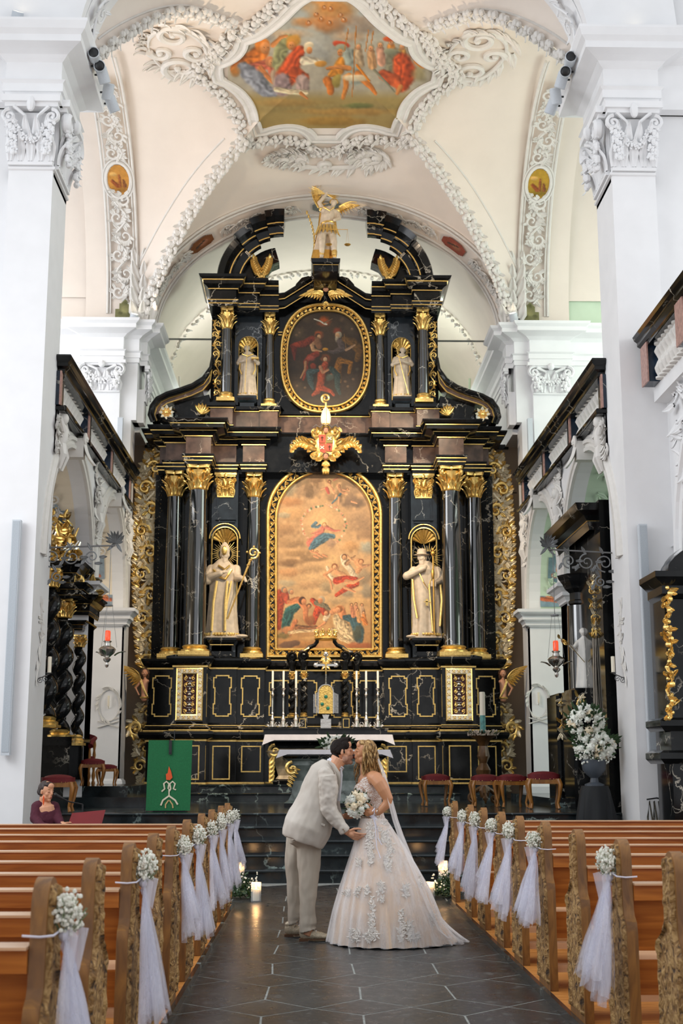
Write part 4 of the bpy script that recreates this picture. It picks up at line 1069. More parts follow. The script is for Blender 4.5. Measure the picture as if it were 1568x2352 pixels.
for k in range(7): mb.leaf(at(748,1508,25.4),((k-3)*.4,0,1 if k%2 else -1),(0,-1,0),.16,.06,.2)
mb.build('canopy_crown',GOLD)
# ------------------------------------------------------------------ painted canvases (surface colour per vertex)
VCM=None
def vcmat(name,rough=.55):
    m,nt,b=nodes(name); a=nt.nodes.new('ShaderNodeVertexColor'); a.layer_name='paint'
    nt.links.new(a.outputs[0],b.inputs['Base Color']); setp(b,Roughness=rough)
    co=coords(nt); n=tex(nt,'Noise',co,Scale=60,Detail=3); bump(nt,b,n.outputs[0],.08,.004); return m
CANV=vcmat('oil_canvas',.5); FRES=vcmat('fresco',.85)
def hexc(c): return np.array([int(c[i:i+2],16)/255 for i in (0,2,4)]) if isinstance(c,str) else np.array(c)
class Paint:
    def __init__(s,x0,y0,x1,y1,step,bg,seed=1):
        s.x0,s.y0=x0,y0; s.w=int((x1-x0)/step)+1; s.h=int((y1-y0)/step)+1
        s.X,s.Y=np.meshgrid(x0+np.arange(s.w)*step,y0+np.arange(s.h)*step)
        s.a=np.ones((s.h,s.w,3))*hexc(bg); s.rs=np.random.RandomState(seed)
        s.N1=s.noise(9); s.N2=s.noise(28); s.N3=s.noise(70)
    def noise(s,cells):
        gw=cells+2; gh=int(cells*s.h/s.w)+3; g=s.rs.rand(gh,gw)
        u=np.linspace(0,gw-1.001,s.w); v=np.linspace(0,gh-1.001,s.h); i=u.astype(int); j=v.astype(int)
        fu=u-i; fv=v-j; fu=fu*fu*(3-2*fu); fv=fv*fv*(3-2*fv)
        A=g[j][:,i]; B=g[j][:,i+1]; C=g[j+1][:,i]; D=g[j+1][:,i+1]
        return (A*(1-fu)+B*fu)*(1-fv[:,None])+(C*(1-fu)+D*fu)*fv[:,None]-.5
    def mixin(s,al,c): s.a+= (c-s.a)*al[...,None]
    def wash(s,c,y0,y1,al=1):
        t=np.clip((s.Y-y0)/(y1-y0),0,1); s.mixin(t*al,hexc(c))
    def mottle(s,k=.12,c=None):
        n=s.N1*.5+s.N2*.35+s.N3*.25; s.a*= (1+k*2*n)[...,None]
    def blob(s,x,y,rx,ry,c,ang=0,soft=.35,al=1,wob=.35,sh=.22):
        dx=s.X-x; dy=s.Y-y; ca,sa=cos(ang),sin(ang); u=(dx*ca+dy*sa)/rx; v=(-dx*sa+dy*ca)/ry
        d=np.sqrt(u*u+v*v)+s.N2*wob; m=np.clip((1-d)/soft,0,1)*al
        shade=1+sh*(-u*.5-v*.8)+.1*s.N3; s.mixin(m,hexc(c)*shade[...,None])
    def st(s,pts,w0,w1,c,fold=.25,soft=.3,al=1,fr=3.0,w2=None):
        pts=np.array(pts,float); seg=np.hypot(*(pts[1:]-pts[:-1]).T); tot=seg.sum(); acc=0
        best=np.full(s.X.shape,9.); sd=np.zeros(s.X.shape); tt=np.zeros(s.X.shape)
        for (a,b,l) in zip(pts[:-1],pts[1:],seg):
            d=b-a; t=np.clip(((s.X-a[0])*d[0]+(s.Y-a[1])*d[1])/(l*l+1e-9),0,1)
            g=(acc+t*l)/tot; w=w0+(w1-w0)*g if w2 is None else (w0*(1-g)**2+2*w2*g*(1-g)+w1*g*g)
            ex=s.X-(a[0]+t*d[0]); ey=s.Y-(a[1]+t*d[1]); r=np.hypot(ex,ey)/np.maximum(w,1e-3)
            k=r<best; best[k]=r[k]; sd[k]=((ex*d[1]-ey*d[0])/(l+1e-9)/np.maximum(w,1e-3))[k]; tt[k]=g[k]; acc+=l
        m=np.clip((1-best-s.N3*.12)/soft,0,1)*al
        shade=1-.22*sd+fold*(np.sin(sd*fr*1.7+tt*2.5+s.N2*9)*.32+s.N3*.7)-.15*np.abs(sd)**3
        s.mixin(m,np.clip(hexc(c)*shade[...,None],0,1))
    def head(s,x,y,r,skin='D9A77C',hair='6B4A30',hd=0):
        s.blob(x-r*.15*hd,y-r*.15,r*1.08,r*1.1,hair,wob=.15,soft=.25); s.blob(x+r*.2*hd,y+r*.15,r*.75,r*.9,skin,wob=.1,soft=.25,sh=.3)
        s.blob(x+r*.3*hd-r*.2,y+r*.05,r*.12,r*.08,'5A3A28',wob=0,soft=.5,al=.7); s.blob(x+r*.3*hd+r*.25,y+r*.05,r*.12,r*.08,'5A3A28',wob=0,soft=.5,al=.7)
        s.blob(x+r*.25*hd,y+r*.55,r*.2,r*.08,'9A4A38',wob=0,soft=.5,al=.7)
    def cols(s):
        c=np.clip(s.a,0,1); return np.where(c<=.04045,c/12.92,((c+.055)/1.055)**2.4)
    def mesh(s,name,mat,pos,inside,parent=None,zoff=None):
        """pos(x,y)->world; inside(x,y)->bool"""
        ins=inside(s.X,s.Y); idx=-np.ones(s.X.shape,int); P=[]; Cc=[]; c=s.cols()
        cell=ins[:-1,:-1]&ins[1:,:-1]&ins[:-1,1:]&ins[1:,1:]
        use=np.zeros(s.X.shape,bool); use[:-1,:-1]|=cell; use[1:,:-1]|=cell; use[:-1,1:]|=cell; use[1:,1:]|=cell
        jj,ii=np.nonzero(use); idx[jj,ii]=np.arange(len(jj))
        P=[pos(s.X[j,i],s.Y[j,i]) for j,i in zip(jj,ii)]
        a,b=np.nonzero(cell); F=np.stack([idx[a,b],idx[a+1,b],idx[a+1,b+1],idx[a,b+1]],1)
        me=bpy.data.meshes.new(name); me.from_pydata([tuple(p) for p in P],[],F.tolist())
        at_=me.color_attributes.new('paint','FLOAT_COLOR','POINT')
        col=np.ones((len(jj),4)); col[:,:3]=c[jj,ii]; at_.data.foreach_set('color',col.ravel())
        me.materials.append(mat); me.shade_smooth()
        o=bpy.data.objects.new(name,me); COL.objects.link(o)
        if parent is not None: o.parent=parent
        return o
# -------- large altarpiece (drawn in a 1534 x 2352 sketch frame)
Pn=Paint(150,100,1340,2230,5.5,'C9A77E',3)
B=Pn.blob; S=Pn.st; H=Pn.head
Pn.wash('D8B78C',900,1500); Pn.wash('C69A66',1500,2100); Pn.mottle(.10)
for x,y,rx,ry,c,al in ((300,300,200,120,'9DA79A',.7),(450,220,260,90,'B29A78',.7),(700,210,200,110,'A58465',.8),(560,340,230,110,'9A7F62',.8),(1050,330,240,120,'9C8163',.8),(1080,470,190,110,'7A6450',.9),
  (850,420,150,70,'8F7458',.8),(330,480,170,70,'C08A58',.8),(400,620,220,110,'C79F6F',.7),(300,800,170,90,'A9855E',.8),(260,630,120,40,'A9AFA2',.6),(1180,720,190,170,'A78A6C',.9),(1120,640,140,90,'AF9272',.8),(1230,860,140,80,'9A7D60',.8),
  (1230,1010,120,100,'9FABA9',.8),(1050,1000,150,80,'C39A6B',.9),(330,960,200,70,'A88862',.8),(420,1080,230,70,'A78760',.9),(330,1190,230,60,'8B6C4B',.9),(640,1130,240,50,'8F7454',.8),(560,1260,200,80,'C0A079',.9),(330,1300,200,60,'D1A071',.8),
  (650,1380,260,100,'D6B58A',.9),(560,1450,160,60,'C4A17A',.8),(760,1480,90,80,'A39378',.9),(1200,1350,140,120,'A3937C',.9),(1250,1530,100,110,'9A9180',.9),(1010,1550,110,60,'A59A86',.8),(900,1630,230,60,'CBB18A',.8),(300,1430,150,50,'B3B1A0',.6),(1150,1650,170,60,'D7B380',.7)):
    B(x,y,rx,ry,c,0,.55,al,.5,.25)
B(730,730,230,250,'DDB988',0,.8,.75); B(735,730,60,60,'F3DDAA',0,.7,.8); B(800,260,120,120,'E3C291',0,.7,.7); B(850,1180,120,120,'E6C58F',0,.8,.6)
r_=random.Random(3)
for i in range(64):     # ring of cherubs and flowers
    a=2*pi*i/64+.3
    if 1.25<a%(2*pi)<2.05: continue
    x=732+258*cos(a)+r_.uniform(-14,14); y=745+232*sin(a)+r_.uniform(-14,14)
    B(x,y,r_.uniform(13,22),r_.uniform(11,19),r_.choice(['D99A80','E3B196','EBD6BC','7F8C68','D08A70','5F7358']),r_.uniform(0,3),.4,.95,.3)
S([(735,760),(700,820),(640,900),(580,960)],34,60,'C9776A',.3); S([(760,770),(820,800),(860,815),(930,808)],28,8,'C8786A',.2); S([(700,800),(640,830),(580,850)],22,6,'CF8674',.2)
S([(640,720),(600,760),(660,770),(690,750)],24,18,'5C7C93',.35); S([(840,880),(740,890),(660,940),(580,1020)],34,30,'4E7690',.45,fr=5,w2=95); B(820,960,60,70,'B0927A',0,.4,.9)
H(740,745,30,'E3B48C','A9804E',0)
for x,y in ((600,1060),(655,1080),(690,1110),(745,1105),(640,1120)): S([(x-20,y-10),(x+25,y+12)],16,11,'D79A74',.15)
H(600,1045,16); H(655,1060,15)
for pts,w,c in (([(790,230),(810,300),(850,340)],22,'D8A07A'),([(700,330),(770,300),(800,290)],10,'D9A680'),([(770,320),(790,370)],26,'B9554A'),([(900,280),(930,350),(1000,380)],26,'D6A27C'),([(880,400),(860,470),(830,500)],16,'D9A27B'),([(930,380),(900,420),(830,490)],14,'4C7488'),([(910,420),(905,510)],14,'D6A27C'),([(850,220),(900,190)],12,'CC8570'),([(830,340),(850,370)],22,'D9A680'),([(960,330),(1030,340)],15,'D9A680'),([(1060,470),(1120,490)],14,'D9A27C')): S(pts,w,w*.7,c,.15)
H(800,240,20); H(1010,330,18); H(915,290,16)
# flying angels
S([(960,1120),(970,1190),(1040,1260),(1090,1350)],40,44,'E3D6C0',.3); S([(1000,1200),(1050,1150),(1100,1110)],30,12,'B08A68',.4); S([(1000,1100),(1060,1160),(1120,1180)],16,14,'DFAE84',.1); S([(1130,1180),(1160,1240),(1130,1290)],50,34,'DDA87C',.2); S([(1200,1230),(1290,1210)],24,10,'B98F70',.3)
H(975,1125,36); H(1170,1180,34,'DDA87C','8A5C3C')
S([(880,1240),(860,1290),(980,1340)],40,36,'E0AC80',.2); S([(770,1240),(800,1330),(870,1420)],18,24,'EADBC4',.35); S([(830,1270),(740,1330),(810,1400),(830,1500)],24,12,'DCA278',.15); H(860,1240,38,'DFAE84','8A5836')
S([(880,1400),(1000,1370),(1110,1380)],50,30,'C4472B',.45,fr=5); S([(1110,1430),(1000,1490),(880,1570)],48,24,'C9502F',.45,fr=5); S([(1000,1410),(1080,1420),(1200,1360)],34,10,'E0A87C',.15); S([(980,1480),(1100,1530)],24,12,'DDA078',.15)
# crowd of apostles
S([(220,1560),(215,1700),(200,1950)],70,36,'B04A2E',.35); S([(280,1560),(300,1640)],50,40,'B5533A',.3); H(270,1510,38,'C98F68','8C8174',1); H(350,1530,34,'CF9A74','A39480',1)
S([(430,1700),(330,1760),(290,1900),(260,2000)],40,26,'2F6468',.5,fr=5,w2=105); S([(330,1650),(430,1620),(520,1720),(520,1850),(590,1950)],38,16,'D98F62',.2,w2=52); S([(400,1880),(360,1960),(340,2040)],34,16,'D58A5E',.2); H(490,1640,46,'D59468','4B2F20',1)
S([(600,1630),(680,1700),(640,1800),(620,1900)],34,22,'BF4A2A',.45,fr=4,w2=70); S([(700,1700),(740,1780)],50,36,'B5472B',.4); S([(650,1660),(760,1700),(800,1760)],40,26,'807A66',.35); H(700,1630,44,'CF9266','B6AA98',-1); H(560,1700,30,'CF9266','5C3B26')
B(580,1870,80,70,'96603C',0,.4,.9); B(300,1990,80,60,'D29062',.3,.4,.9)
S([(420,1950),(520,1960),(640,1950)],40,30,'9D6E4C',.4); S([(330,2010),(450,1990),(560,1990),(640,1980)],26,18,'E0C6A0',.4)
S([(860,1750),(780,1800),(740,1900),(650,1960)],38,10,'DFA074',.2); S([(780,1800),(750,1850)],40,34,'EAD9C0',.3)
S([(900,1850),(930,1930),(1020,2020),(1110,2130)],70,26,'D9C7A6',.5,fr=6,w2=130); S([(840,1990),(940,2080),(1080,2140)],40,26,'D9C4A0',.5,fr=6)
S([(930,1740),(960,1810)],60,50,'DD9566',.25); S([(980,1830),(1080,1850),(1150,2000),(1150,2100)],34,50,'3F6272',.4,fr=4,w2=100); B(1130,2020,70,110,'4E5548',.1,.4,.9); H(905,1740,44,'DFA47A','A06A3C',-1); H(765,1780,34,'DDA078','8A5A38',-1)
for x,y,c in ((1060,1700,'C98A6A'),(1110,1690,'CF9270'),(1180,1700,'C9A98C'),(1130,1760,'D0A070'),(1200,1790,'D98F50')): S([(x,y),(x+20,y+110)],24,34,c,.3); H(x,y-15,20)
S([(1190,1850),(1240,1910)],30,16,'D98A48',.3)
B(420,2150,320,60,'B98750',0,.5,.8); B(250,2050,130,40,'6E6A40',0,.5,.7); B(330,2150,150,50,'6F5646',-.2,.25,.9); B(1150,2170,200,60,'A9603A',0,.5,.8); B(600,2080,160,30,'D8B27A',0,.5,.7)
Pn.mottle(.05); Pn.a=np.clip(Pn.a*np.array([.90,.84,.76]),0,1)
fx=lambda x,y:(600+x/5.113,1060+y/5.113)
def arch_in(x0,x1,yb,yt,r_y,cxm):
    def f(X,Y):
        c=(x0+x1)/2; h=(x1-x0)/2; ysp=yt+r_y
        return (X>=x0)&(X<=x1)&(Y<=yb)&((Y>=ysp)|(((X-c)/h)**2+((Y-ysp)/r_y)**2<=1))
    return f
YP=26.2
pic=empty('altar_painting','tall arched oil painting of a heavenly ascent between the black altar columns','painting',tuple(at(745,1512,YP)))
def own(o,root):
    o.parent=root; o.matrix_parent_inverse=Matrix.Translation(-V(root.location)); return o
own(Pn.mesh('canvas',CANV,lambda x,y:at(*fx(x,y),YP),arch_in(168,1312,2215,112,560,0)),pic)
def arch_path(x0,x1,yb,yt,ry,Y,n=30):
    c=(x0+x1)/2; h=(x1-x0)/2; ys=yt+ry
    P=[(x0,yb)]+[(x0,yb+(ys-yb)*k/4) for k in (1,2,3)]+[(c-h*cos(pi*i/n),ys-ry*sin(pi*i/n)) for i in range(n+1)]+[(x1,yb+(ys-yb)*k/4) for k in (3,2,1)]+[(x1,yb)]
    return [at(*fx(x,y),Y) for x,y in P]
FPO=[(-.04,0,0),(-.04,.05,0),(-.015,.08,0),(.015,.08,0),(.04,.05,0),(.04,0,0)]
mb=MB(); mb.mould(arch_path(78,1400,2290,28,600,YP),FPO,closed=True,up=(0,-1,0)); own(mb.build('outer_frame',GOLD,smooth=30),pic)
mb=MB(); mb.mould(arch_path(172,1308,2205,118,558,YP-.03),[(a*.62,h*.7,m) for a,h,m in FPO],closed=True,up=(0,-1,0)); own(mb.build('inner_frame',GOLD,smooth=30),pic)
mb=MB(); A_=arch_path(90,1388,2282,40,596,YP-.02); B_=arch_path(165,1315,2212,112,562,YP-.02)
for i in range(len(A_)): j=(i+1)%len(A_); mb.add([A_[i],A_[j],B_[j],B_[i]],[(0,1,2,3)])
own(mb.build('frame_band',BLACK,smooth=0),pic)
mb=MB(); M_=resample(arch_path(128,1352,2248,75,580,YP-.04)+[arch_path(128,1352,2248,75,580,YP-.04)[0]],.13)
wv=[]
for i,(p,t,n,b) in enumerate(frames(M_,(0,-1,0))):
    for q in range(3): wv.append((p+t*(q*.043))+b*(.045*sin((i+q/3)*pi/1.0)))
    s=1 if i%2 else -1
    mb.leaf(p-b*s*.02,t*.6+b*s*.5,n,.10,.075,.4,0,2,4); mb.leaf(p+b*s*.02-t*.03,-t*.4+b*s,n,.06,.05,.4,0,2,3)
mb.tube(wv,.008,5); own(mb.build('vine_ornament',CREAMG if 'CREAMG' in globals() else GOLD),pic)
mb=MB(); c=at(748,1078,YP-.1)
for k in range(5): mb.leaf(c,((k-2)*.3,0,1),(0,-1,0),.17,.08,.3)
mb.box(c.x-.07,c.x+.07,c.y,c.y+.08,c.z-.1,c.z,0); own(mb.build('keystone_leaf',GOLD),pic)
# -------- oval painting of the upper storey (sketch frame 1568 x 1996, 640..860 x 680..960)
Pn=Paint(120,240,1410,1830,7,'3A2A1C',5); B=Pn.blob; S=Pn.st; H=Pn.head
Pn.mottle(.25)
for x,y,rx,ry,c,al in ((760,700,500,500,'4A3824',.6),(300,600,160,130,'6B5638',.6),(440,380,100,70,'5E4A30',.6),(1150,520,190,130,'55422C',.7),(1030,390,60,60,'7A5E40',.6),(300,1480,160,100,'5C4A34',.7),(1150,1380,190,150,'4C3A2C',.7),(1280,1200,50,40,'8E826A',.5),(760,1740,380,80,'463626',.8)): B(x,y,rx,ry,c,0,.7,al,.6)
B(740,420,130,100,'C0551A',0,.7,.95); S([(580,375),(680,410),(740,450),(780,460)],10,18,'D8D2BE',.1); S([(740,440),(820,400),(880,370)],14,5,'8A6A48',.1)
B(650,640,90,90,'B8521C',0,.6,.85); H(650,660,48,'C9986A','4B2C1A',1)
S([(600,720),(540,800),(560,880),(700,905)],44,12,'C08E62',.2,w2=44); S([(620,730),(660,820)],70,60,'8A5C3C',.2)
S([(540,700),(420,780),(280,800),(210,820)],60,36,'7A2C18',.4,w2=90); S([(250,850),(260,1040)],60,20,'6B2415',.4); B(290,800,80,45,'A63A1E',.2,.4,.9)
S([(620,950),(500,1000),(440,1080),(460,1200),(400,1370)],60,18,'8A3520',.3,w2=50); B(530,1020,90,50,'B05040',0,.5,.8); S([(440,1080),(430,1200),(360,1340)],26,14,'B07C54',.2); B(560,1150,60,60,'A03A20',0,.4,.8)
B(960,570,90,70,'9A3C1C',0,.6,.8); H(970,640,56,'C39468','A89A80',-1); B(950,710,34,60,'B9A88C',0,.4,.8)
S([(1000,740),(1040,860),(900,920),(800,905)],60,14,'5A4A44',.3,w2=70); S([(1080,700),(1220,760),(1330,900),(1280,1040)],60,50,'6E4A1C',.4,w2=120); S([(1100,880),(1160,850),(1240,800)],26,18,'B28A66',.2)
S([(1000,1050),(960,1200),(1000,1400)],60,30,'8F5A1E',.45,w2=90); S([(1000,1050),(1180,1090),(1150,1250)],50,34,'97611F',.45); S([(1070,620),(1100,860)],6,6,'8A6234',0)
B(765,870,60,28,'C88A28',0,.3,1); B(765,1020,95,95,'B0531E',0,.6,.85); H(760,1030,50,'D2A77C','5B3420',0)
S([(760,1120),(700,1250),(690,1400),(640,1560),(560,1620)],60,30,'A8492A',.35,w2=100); S([(700,1500),(850,1560),(900,1620)],60,24,'A54426',.4); S([(680,1160),(720,1250),(840,1190)],36,20,'B9805A',.2); S([(850,1180),(920,1260),(860,1290)],34,26,'B35C38',.2)
S([(640,1220),(500,1250),(520,1400),(560,1520)],30,20,'3E4F4E',.45,w2=110); S([(860,1190),(960,1300),(960,1500),(1000,1600)],50,26,'34443F',.4,w2=80); B(830,1330,80,70,'5A6355',0,.4,.9)
for x,y in ((1090,1400),(1130,1480),(1220,1360),(300,1470),(430,1500),(340,600),(290,640),(1200,540)): B(x,y,30,26,'8A6A4A',0,.5,.8)
Pn.mottle(.08); Pn.a=np.clip(Pn.a*.80,0,1)
fx=lambda x,y:(640+x/7.127,680+y/7.127)
YP=26.36
pic=empty('altar_painting','dark oval painting of a coronation among clouds in the upper storey of the altar','painting',tuple(at(748,950,YP)))
def sup(cx,cy,rx,ry,n=56,e=2.5):
    o=[]
    for i in range(n):
        a=2*pi*i/n+pi/2; c,s_=cos(a),sin(a); o.append((cx+rx*math.copysign(abs(c)**(2/e),c),cy+ry*math.copysign(abs(s_)**(2/e),s_)))
    return o
own(Pn.mesh('canvas',CANV,lambda x,y:at(*fx(x,y),YP),lambda X,Y:(np.abs((X-765)/638)**2.5+np.abs((Y-1027)/790)**2.5)<=1),pic)
def spath(rx,ry,Y): return [at(*fx(x,y),Y) for x,y in sup(765,1027,rx,ry)]
mb=MB(); mb.mould(spath(725,880,YP),[(a*.85,h,m) for a,h,m in FPO],closed=True,up=(0,-1,0)); own(mb.build('outer_frame',GOLD,smooth=30),pic)
mb=MB(); mb.mould(spath(632,786,YP-.03),[(a*.5,h*.6,m) for a,h,m in FPO],closed=True,up=(0,-1,0)); own(mb.build('inner_frame',GOLD,smooth=30),pic)
mb=MB(); A_=spath(722,876,YP-.02); B_=spath(630,784,YP-.02)
for i in range(len(A_)): j=(i+1)%len(A_); mb.add([A_[i],A_[j],B_[j],B_[i]],[(0,1,2,3)])
own(mb.build('frame_band',BLACK,smooth=0),pic)
mb=MB(); q=spath(678,832,YP-.04); M_=resample(q+[q[0]],.1); wv=[]
for i,(p,t,n,b) in enumerate(frames(M_,(0,-1,0))):
    for k in range(3): wv.append((p+t*(k*.033))+b*(.03*sin((i+k/3)*pi)))
    s=1 if i%2 else -1; mb.leaf(p-b*s*.015,t*.6+b*s*.5,n,.08,.06,.4,0,2,4)
mb.tube(wv,.006,5); own(mb.build('vine_ornament',GOLD),pic)
# -------- vault fresco, drawn over the ceiling plan: sketch frame 480..1040 x 0..320 scaled 2.8
Pn=Paint(120,-40,1440,830,6.5,'A9B0AE',9); B=Pn.blob; S=Pn.st; H=Pn.head
Pn.wash('B9A78A',100,320,.5); Pn.mottle(.08)
for x,y,rx,ry,c,al in ((780,60,230,130,'C98F4E',.9),(760,150,170,70,'C58852',.9),(1000,150,220,80,'9E8A78',.7),(500,220,200,40,'D3B08A',.7),(700,320,120,100,'A9AFB0',.6),(760,40,90,60,'D0924E',.9),(600,140,80,40,'C58A50',.8),(330,230,120,40,'A8ADB0',.7),(900,240,120,40,'C9A27C',.6),(1250,180,140,60,'A9A29A',.6)): B(x,y,rx,ry,c,0,.6,al,.5)
for x,y in ((690,95),(845,100),(640,150),(775,150),(865,130),(720,125),(780,60),(740,50)): B(x,y,26,20,'C27A3C',0,.4,.9); H(x,y-5,11)
Pn.wash('A8935A',570,640,.95); B(780,690,700,50,'9C8B58',0,.6,.7); B(900,720,420,30,'C6944A',0,.6,.6); B(500,660,300,30,'B08A4C',0,.6,.6); B(950,680,120,22,'6F7A48',0,.5,.8); B(780,780,300,40,'A9823C',0,.5,.8)
S([(170,440),(240,400),(330,340)],40,60,'D0762E',.4,w2=60); H(350,300,50,'CE8A50','D8802E',1)
S([(230,450),(300,430),(400,410),(420,480)],36,40,'C96A50',.35); S([(330,440),(370,490),(410,530)],24,14,'D9884C',.2); H(395,400,34,'C98A5A','C07A50',1)
S([(220,440),(300,510),(360,580),(420,600)],50,26,'8F95A2',.4,w2=90); S([(430,480),(430,530)],44,30,'B39C84',.2)
S([(500,260),(460,330),(450,410)],50,56,'97986C',.4); S([(410,290),(460,240),(500,230)],20,10,'D28A4C',.15); B(540,260,60,50,'C8923E',0,.4,1); H(530,290,34,'CE8A50','C88A3A')
S([(580,330),(540,400),(500,490)],44,80,'C2522A',.45,fr=5,w2=66); S([(560,480),(610,500)],60,40,'C4562C',.4); S([(470,520),(470,560)],60,70,'A58F92',.35); S([(600,520),(600,570)],50,50,'AC9690',.35); S([(430,575),(520,590),(620,595)],20,20,'E3D3B0',.3)
S([(610,390),(690,390),(720,400)],34,16,'E5D8BE',.3); B(715,410,42,26,'CE9440',0,.3,1); B(640,290,34,26,'E9D9B8',0,.3,1); H(640,320,28,'CE8A50','D9C8A6',1); S([(590,600),(630,632)],14,8,'D08A50',.1)
S([(850,390),(830,450),(780,480)],30,20,'D28A30',.4,w2=60); B(850,285,60,26,'C04A2A',.2,.3,1); B(850,305,40,26,'9CA08C',0,.3,1); H(850,335,30,'CE8A50','8A8A70',-1)
S([(900,350),(930,420),(940,500)],50,60,'9AA39A',.35); S([(900,440),(840,430),(760,440)],20,12,'D28A4A',.15); S([(900,490),(880,500),(880,560),(860,630)],26,14,'D88A40',.15); S([(960,480),(1040,560),(1070,600)],30,14,'D6813A',.15); B(950,500,110,26,'E2D6B8',0,.4,.9)
S([(760,520),(780,560),(780,590)],34,26,'D07A34',.3); B(820,520,34,50,'A8974E',.1,.3,1)
for x in (945,1025,1055,895): S([(x,170+abs(x-945)*.3),(x-25 if x<1000 else x-20,620 if x==945 else 330)],5,4,'B87A34',0)
for x,y,c in ((960,330,'B8A080'),(1040,340,'D0A070'),(1100,320,'CE9A80'),(1170,300,'D28A3E'),(1240,330,'D09A50')): S([(x,y),(x+10,y+80)],30,34,c,.3); H(x,y-30,24,'CE9468','9A9078')
S([(1190,360),(1180,430)],60,56,'7C7862',.35); B(1160,330,44,26,'8F927A',0,.3,1); S([(1240,400),(1260,470),(1240,540)],70,60,'C65228',.45,fr=5,w2=110); S([(1120,480),(1200,520)],40,50,'C45A30',.4); B(1160,250,50,22,'C85A2C',0,.3,1)
S([(1060,450),(1130,520),(1190,590)],10,6,'8C8A74',0); S([(950,420),(1030,520)],10,8,'E08A2A',0); S([(1340,390),(1370,420)],30,26,'D0823A',.3); S([(1230,560),(1210,600)],20,14,'D28A4C',.1)
B(1350,480,60,60,'A0946A',0,.5,.8); B(170,460,40,40,'B07A3C',0,.5,.8)
Pn.mottle(.06); Pn.a=np.clip(Pn.a*np.array([.93,.90,.86]),0,1)
YF0,YF1=19.35,23.85
def vault_pt(px,py):
    """point of the vault met by following the drawing's grid: solve on the ceiling surface"""
    lo,hi=17.5,25.2
    for _ in range(22):
        m=(lo+hi)/2; p=at(px,py,m)
        if p.z>zv(p.x,m)-.035: hi=m
        else: lo=m
    return p
from functools import lru_cache
import bisect
def inpoly(X,Y,poly):
    r=np.zeros(X.shape,bool); n=len(poly); j=n-1
    for i in range(n):
        xi,yi=poly[i]; xj,yj=poly[j]
        c=((yi>Y)!=(yj>Y))&(X<(xj-xi)*(Y-yi)/((yj-yi)+1e-12)+xi); r^=c; j=i
    return r
PX=np.zeros(Pn.X.shape); PY=np.zeros(Pn.X.shape); VP={}
for j in range(Pn.h):
    for i in range(Pn.w):
        p=vault_pt(480+Pn.X[j,i]/2.8,Pn.Y[j,i]/2.8); PX[j,i]=p.x; PY[j,i]=p.y; VP[(round(float(Pn.X[j,i]),2),round(float(Pn.Y[j,i]),2))]=p
fr=Pn.mesh('ceiling_fresco',FRES,lambda x,y:VP[(round(float(x),2),round(float(y),2))],lambda X,Y:inpoly(PX,PY,[(x,y) for x,y in off(FRP,.02)]))
fr.name='ceiling_fresco'; tag(fr,'large quadrilobed fresco of robed people and soldiers on the vault','fresco')
# -------- small painted plaques
def plaque(name,label,poly,fn,bgc,strokes,mat=FRES,step=.02,group=None):
    """poly in local (u,v) metres; fn maps (u,v)->world"""
    us=[p[0] for p in poly]; vs=[p[1] for p in poly]; k=100
    P=Paint(min(us)*k-2,min(vs)*k-2,max(us)*k+2,max(vs)*k+2,step*k,bgc,len(label)); P.mottle(.12)
    for s_ in strokes:
        if s_[0]=='b': P.blob(*[q*k for q in s_[1:5]],s_[5],0,.4,.95,.3)
        elif s_[0]=='h': P.head(s_[1]*k,s_[2]*k,s_[3]*k,s_[4],s_[5])
        else: P.st([(x*k,y*k) for x,y in s_[1]],s_[2]*k,s_[3]*k,s_[4],.3)
    pk=[(x*k,y*k) for x,y in poly]
    o=P.mesh(name,mat,lambda x,y:fn(x/k,y/k),lambda X,Y:inpoly(X,Y,pk)); tag(o,label,'painted plaque',group); return o
def circ(rx,ry,n=28,e=2.0): return [(rx*cos(2*pi*i/n),ry*sin(2*pi*i/n)) for i in range(n)]
def quatre(w,h):
    a=w*.32; b=h*.3; o=[]
    for (cx,cy,rx,ry,t0) in ((0,b,a,h*.5-b,0),):
        o+=[(a*cos(pi*i/8),b+(h*.5-b)*sin(pi*i/8)) for i in range(9)]
    o=[(w/2,-b),(w/2,b)]+o+[(-w/2,b),(-w/2,-b)]+[(-x,-y) for x,y in o]
    return o
for s in (-1,1):
    a=radians(45); c=V((s*4.22,YC+3.62*cos(a),10.35+3.72*sin(a))); t=V((0,-sin(a),cos(a))); n=V((0,-cos(a),-sin(a)))
    plaque('medallion','ochre oval medallion with a small scene on the %s vault arch'%('left' if s<0 else 'right'),circ(.23,.33),lambda u,v,c=c,t=t,n=n:c+V((1,0,0))*u-t*v+n*.03,'C0873C' if s<0 else 'AF8A2C',[('b',0,.15,.22,.12,'A8742E' if s<0 else '8F7420'),('s',[(-.12,.02),(-.02,.12)],.04,.05,'8F4A22'),('s',[(.02,-.1),(.03,.12)],.03,.04,'96562A'),('b',-.1,-.12,.1,.05,'D6A860'),('s',[(.1,.0),(.12,.12)],.03,.05,'84502A')])
    q=[(-.2,-.2),(.2,-.2),(.2,.0),(.12,.02),(.12,.12),(.0,.22),(-.12,.12),(-.12,.02),(-.2,.0)]
    plaque('grisaille_plaque','olive grisaille plaque at the foot of the %s vault arch'%('left' if s<0 else 'right'),q,lambda u,v,s=s:V((s*4.15+u,25.2,10.62+v)),'77764E',[('b',0,0,.1,.1,'8F8C5F'),('b',-.1,-.1,.06,.05,'5F5E3C'),('b',.1,-.1,.06,.05,'5F5E3C'),('b',0,.12,.05,.05,'5F5E3C')])
oc=[(-.3,-.08),(-.18,-.15),(.18,-.15),(.3,-.08),(.3,.08),(.18,.15),(-.18,.15),(-.3,.08)]
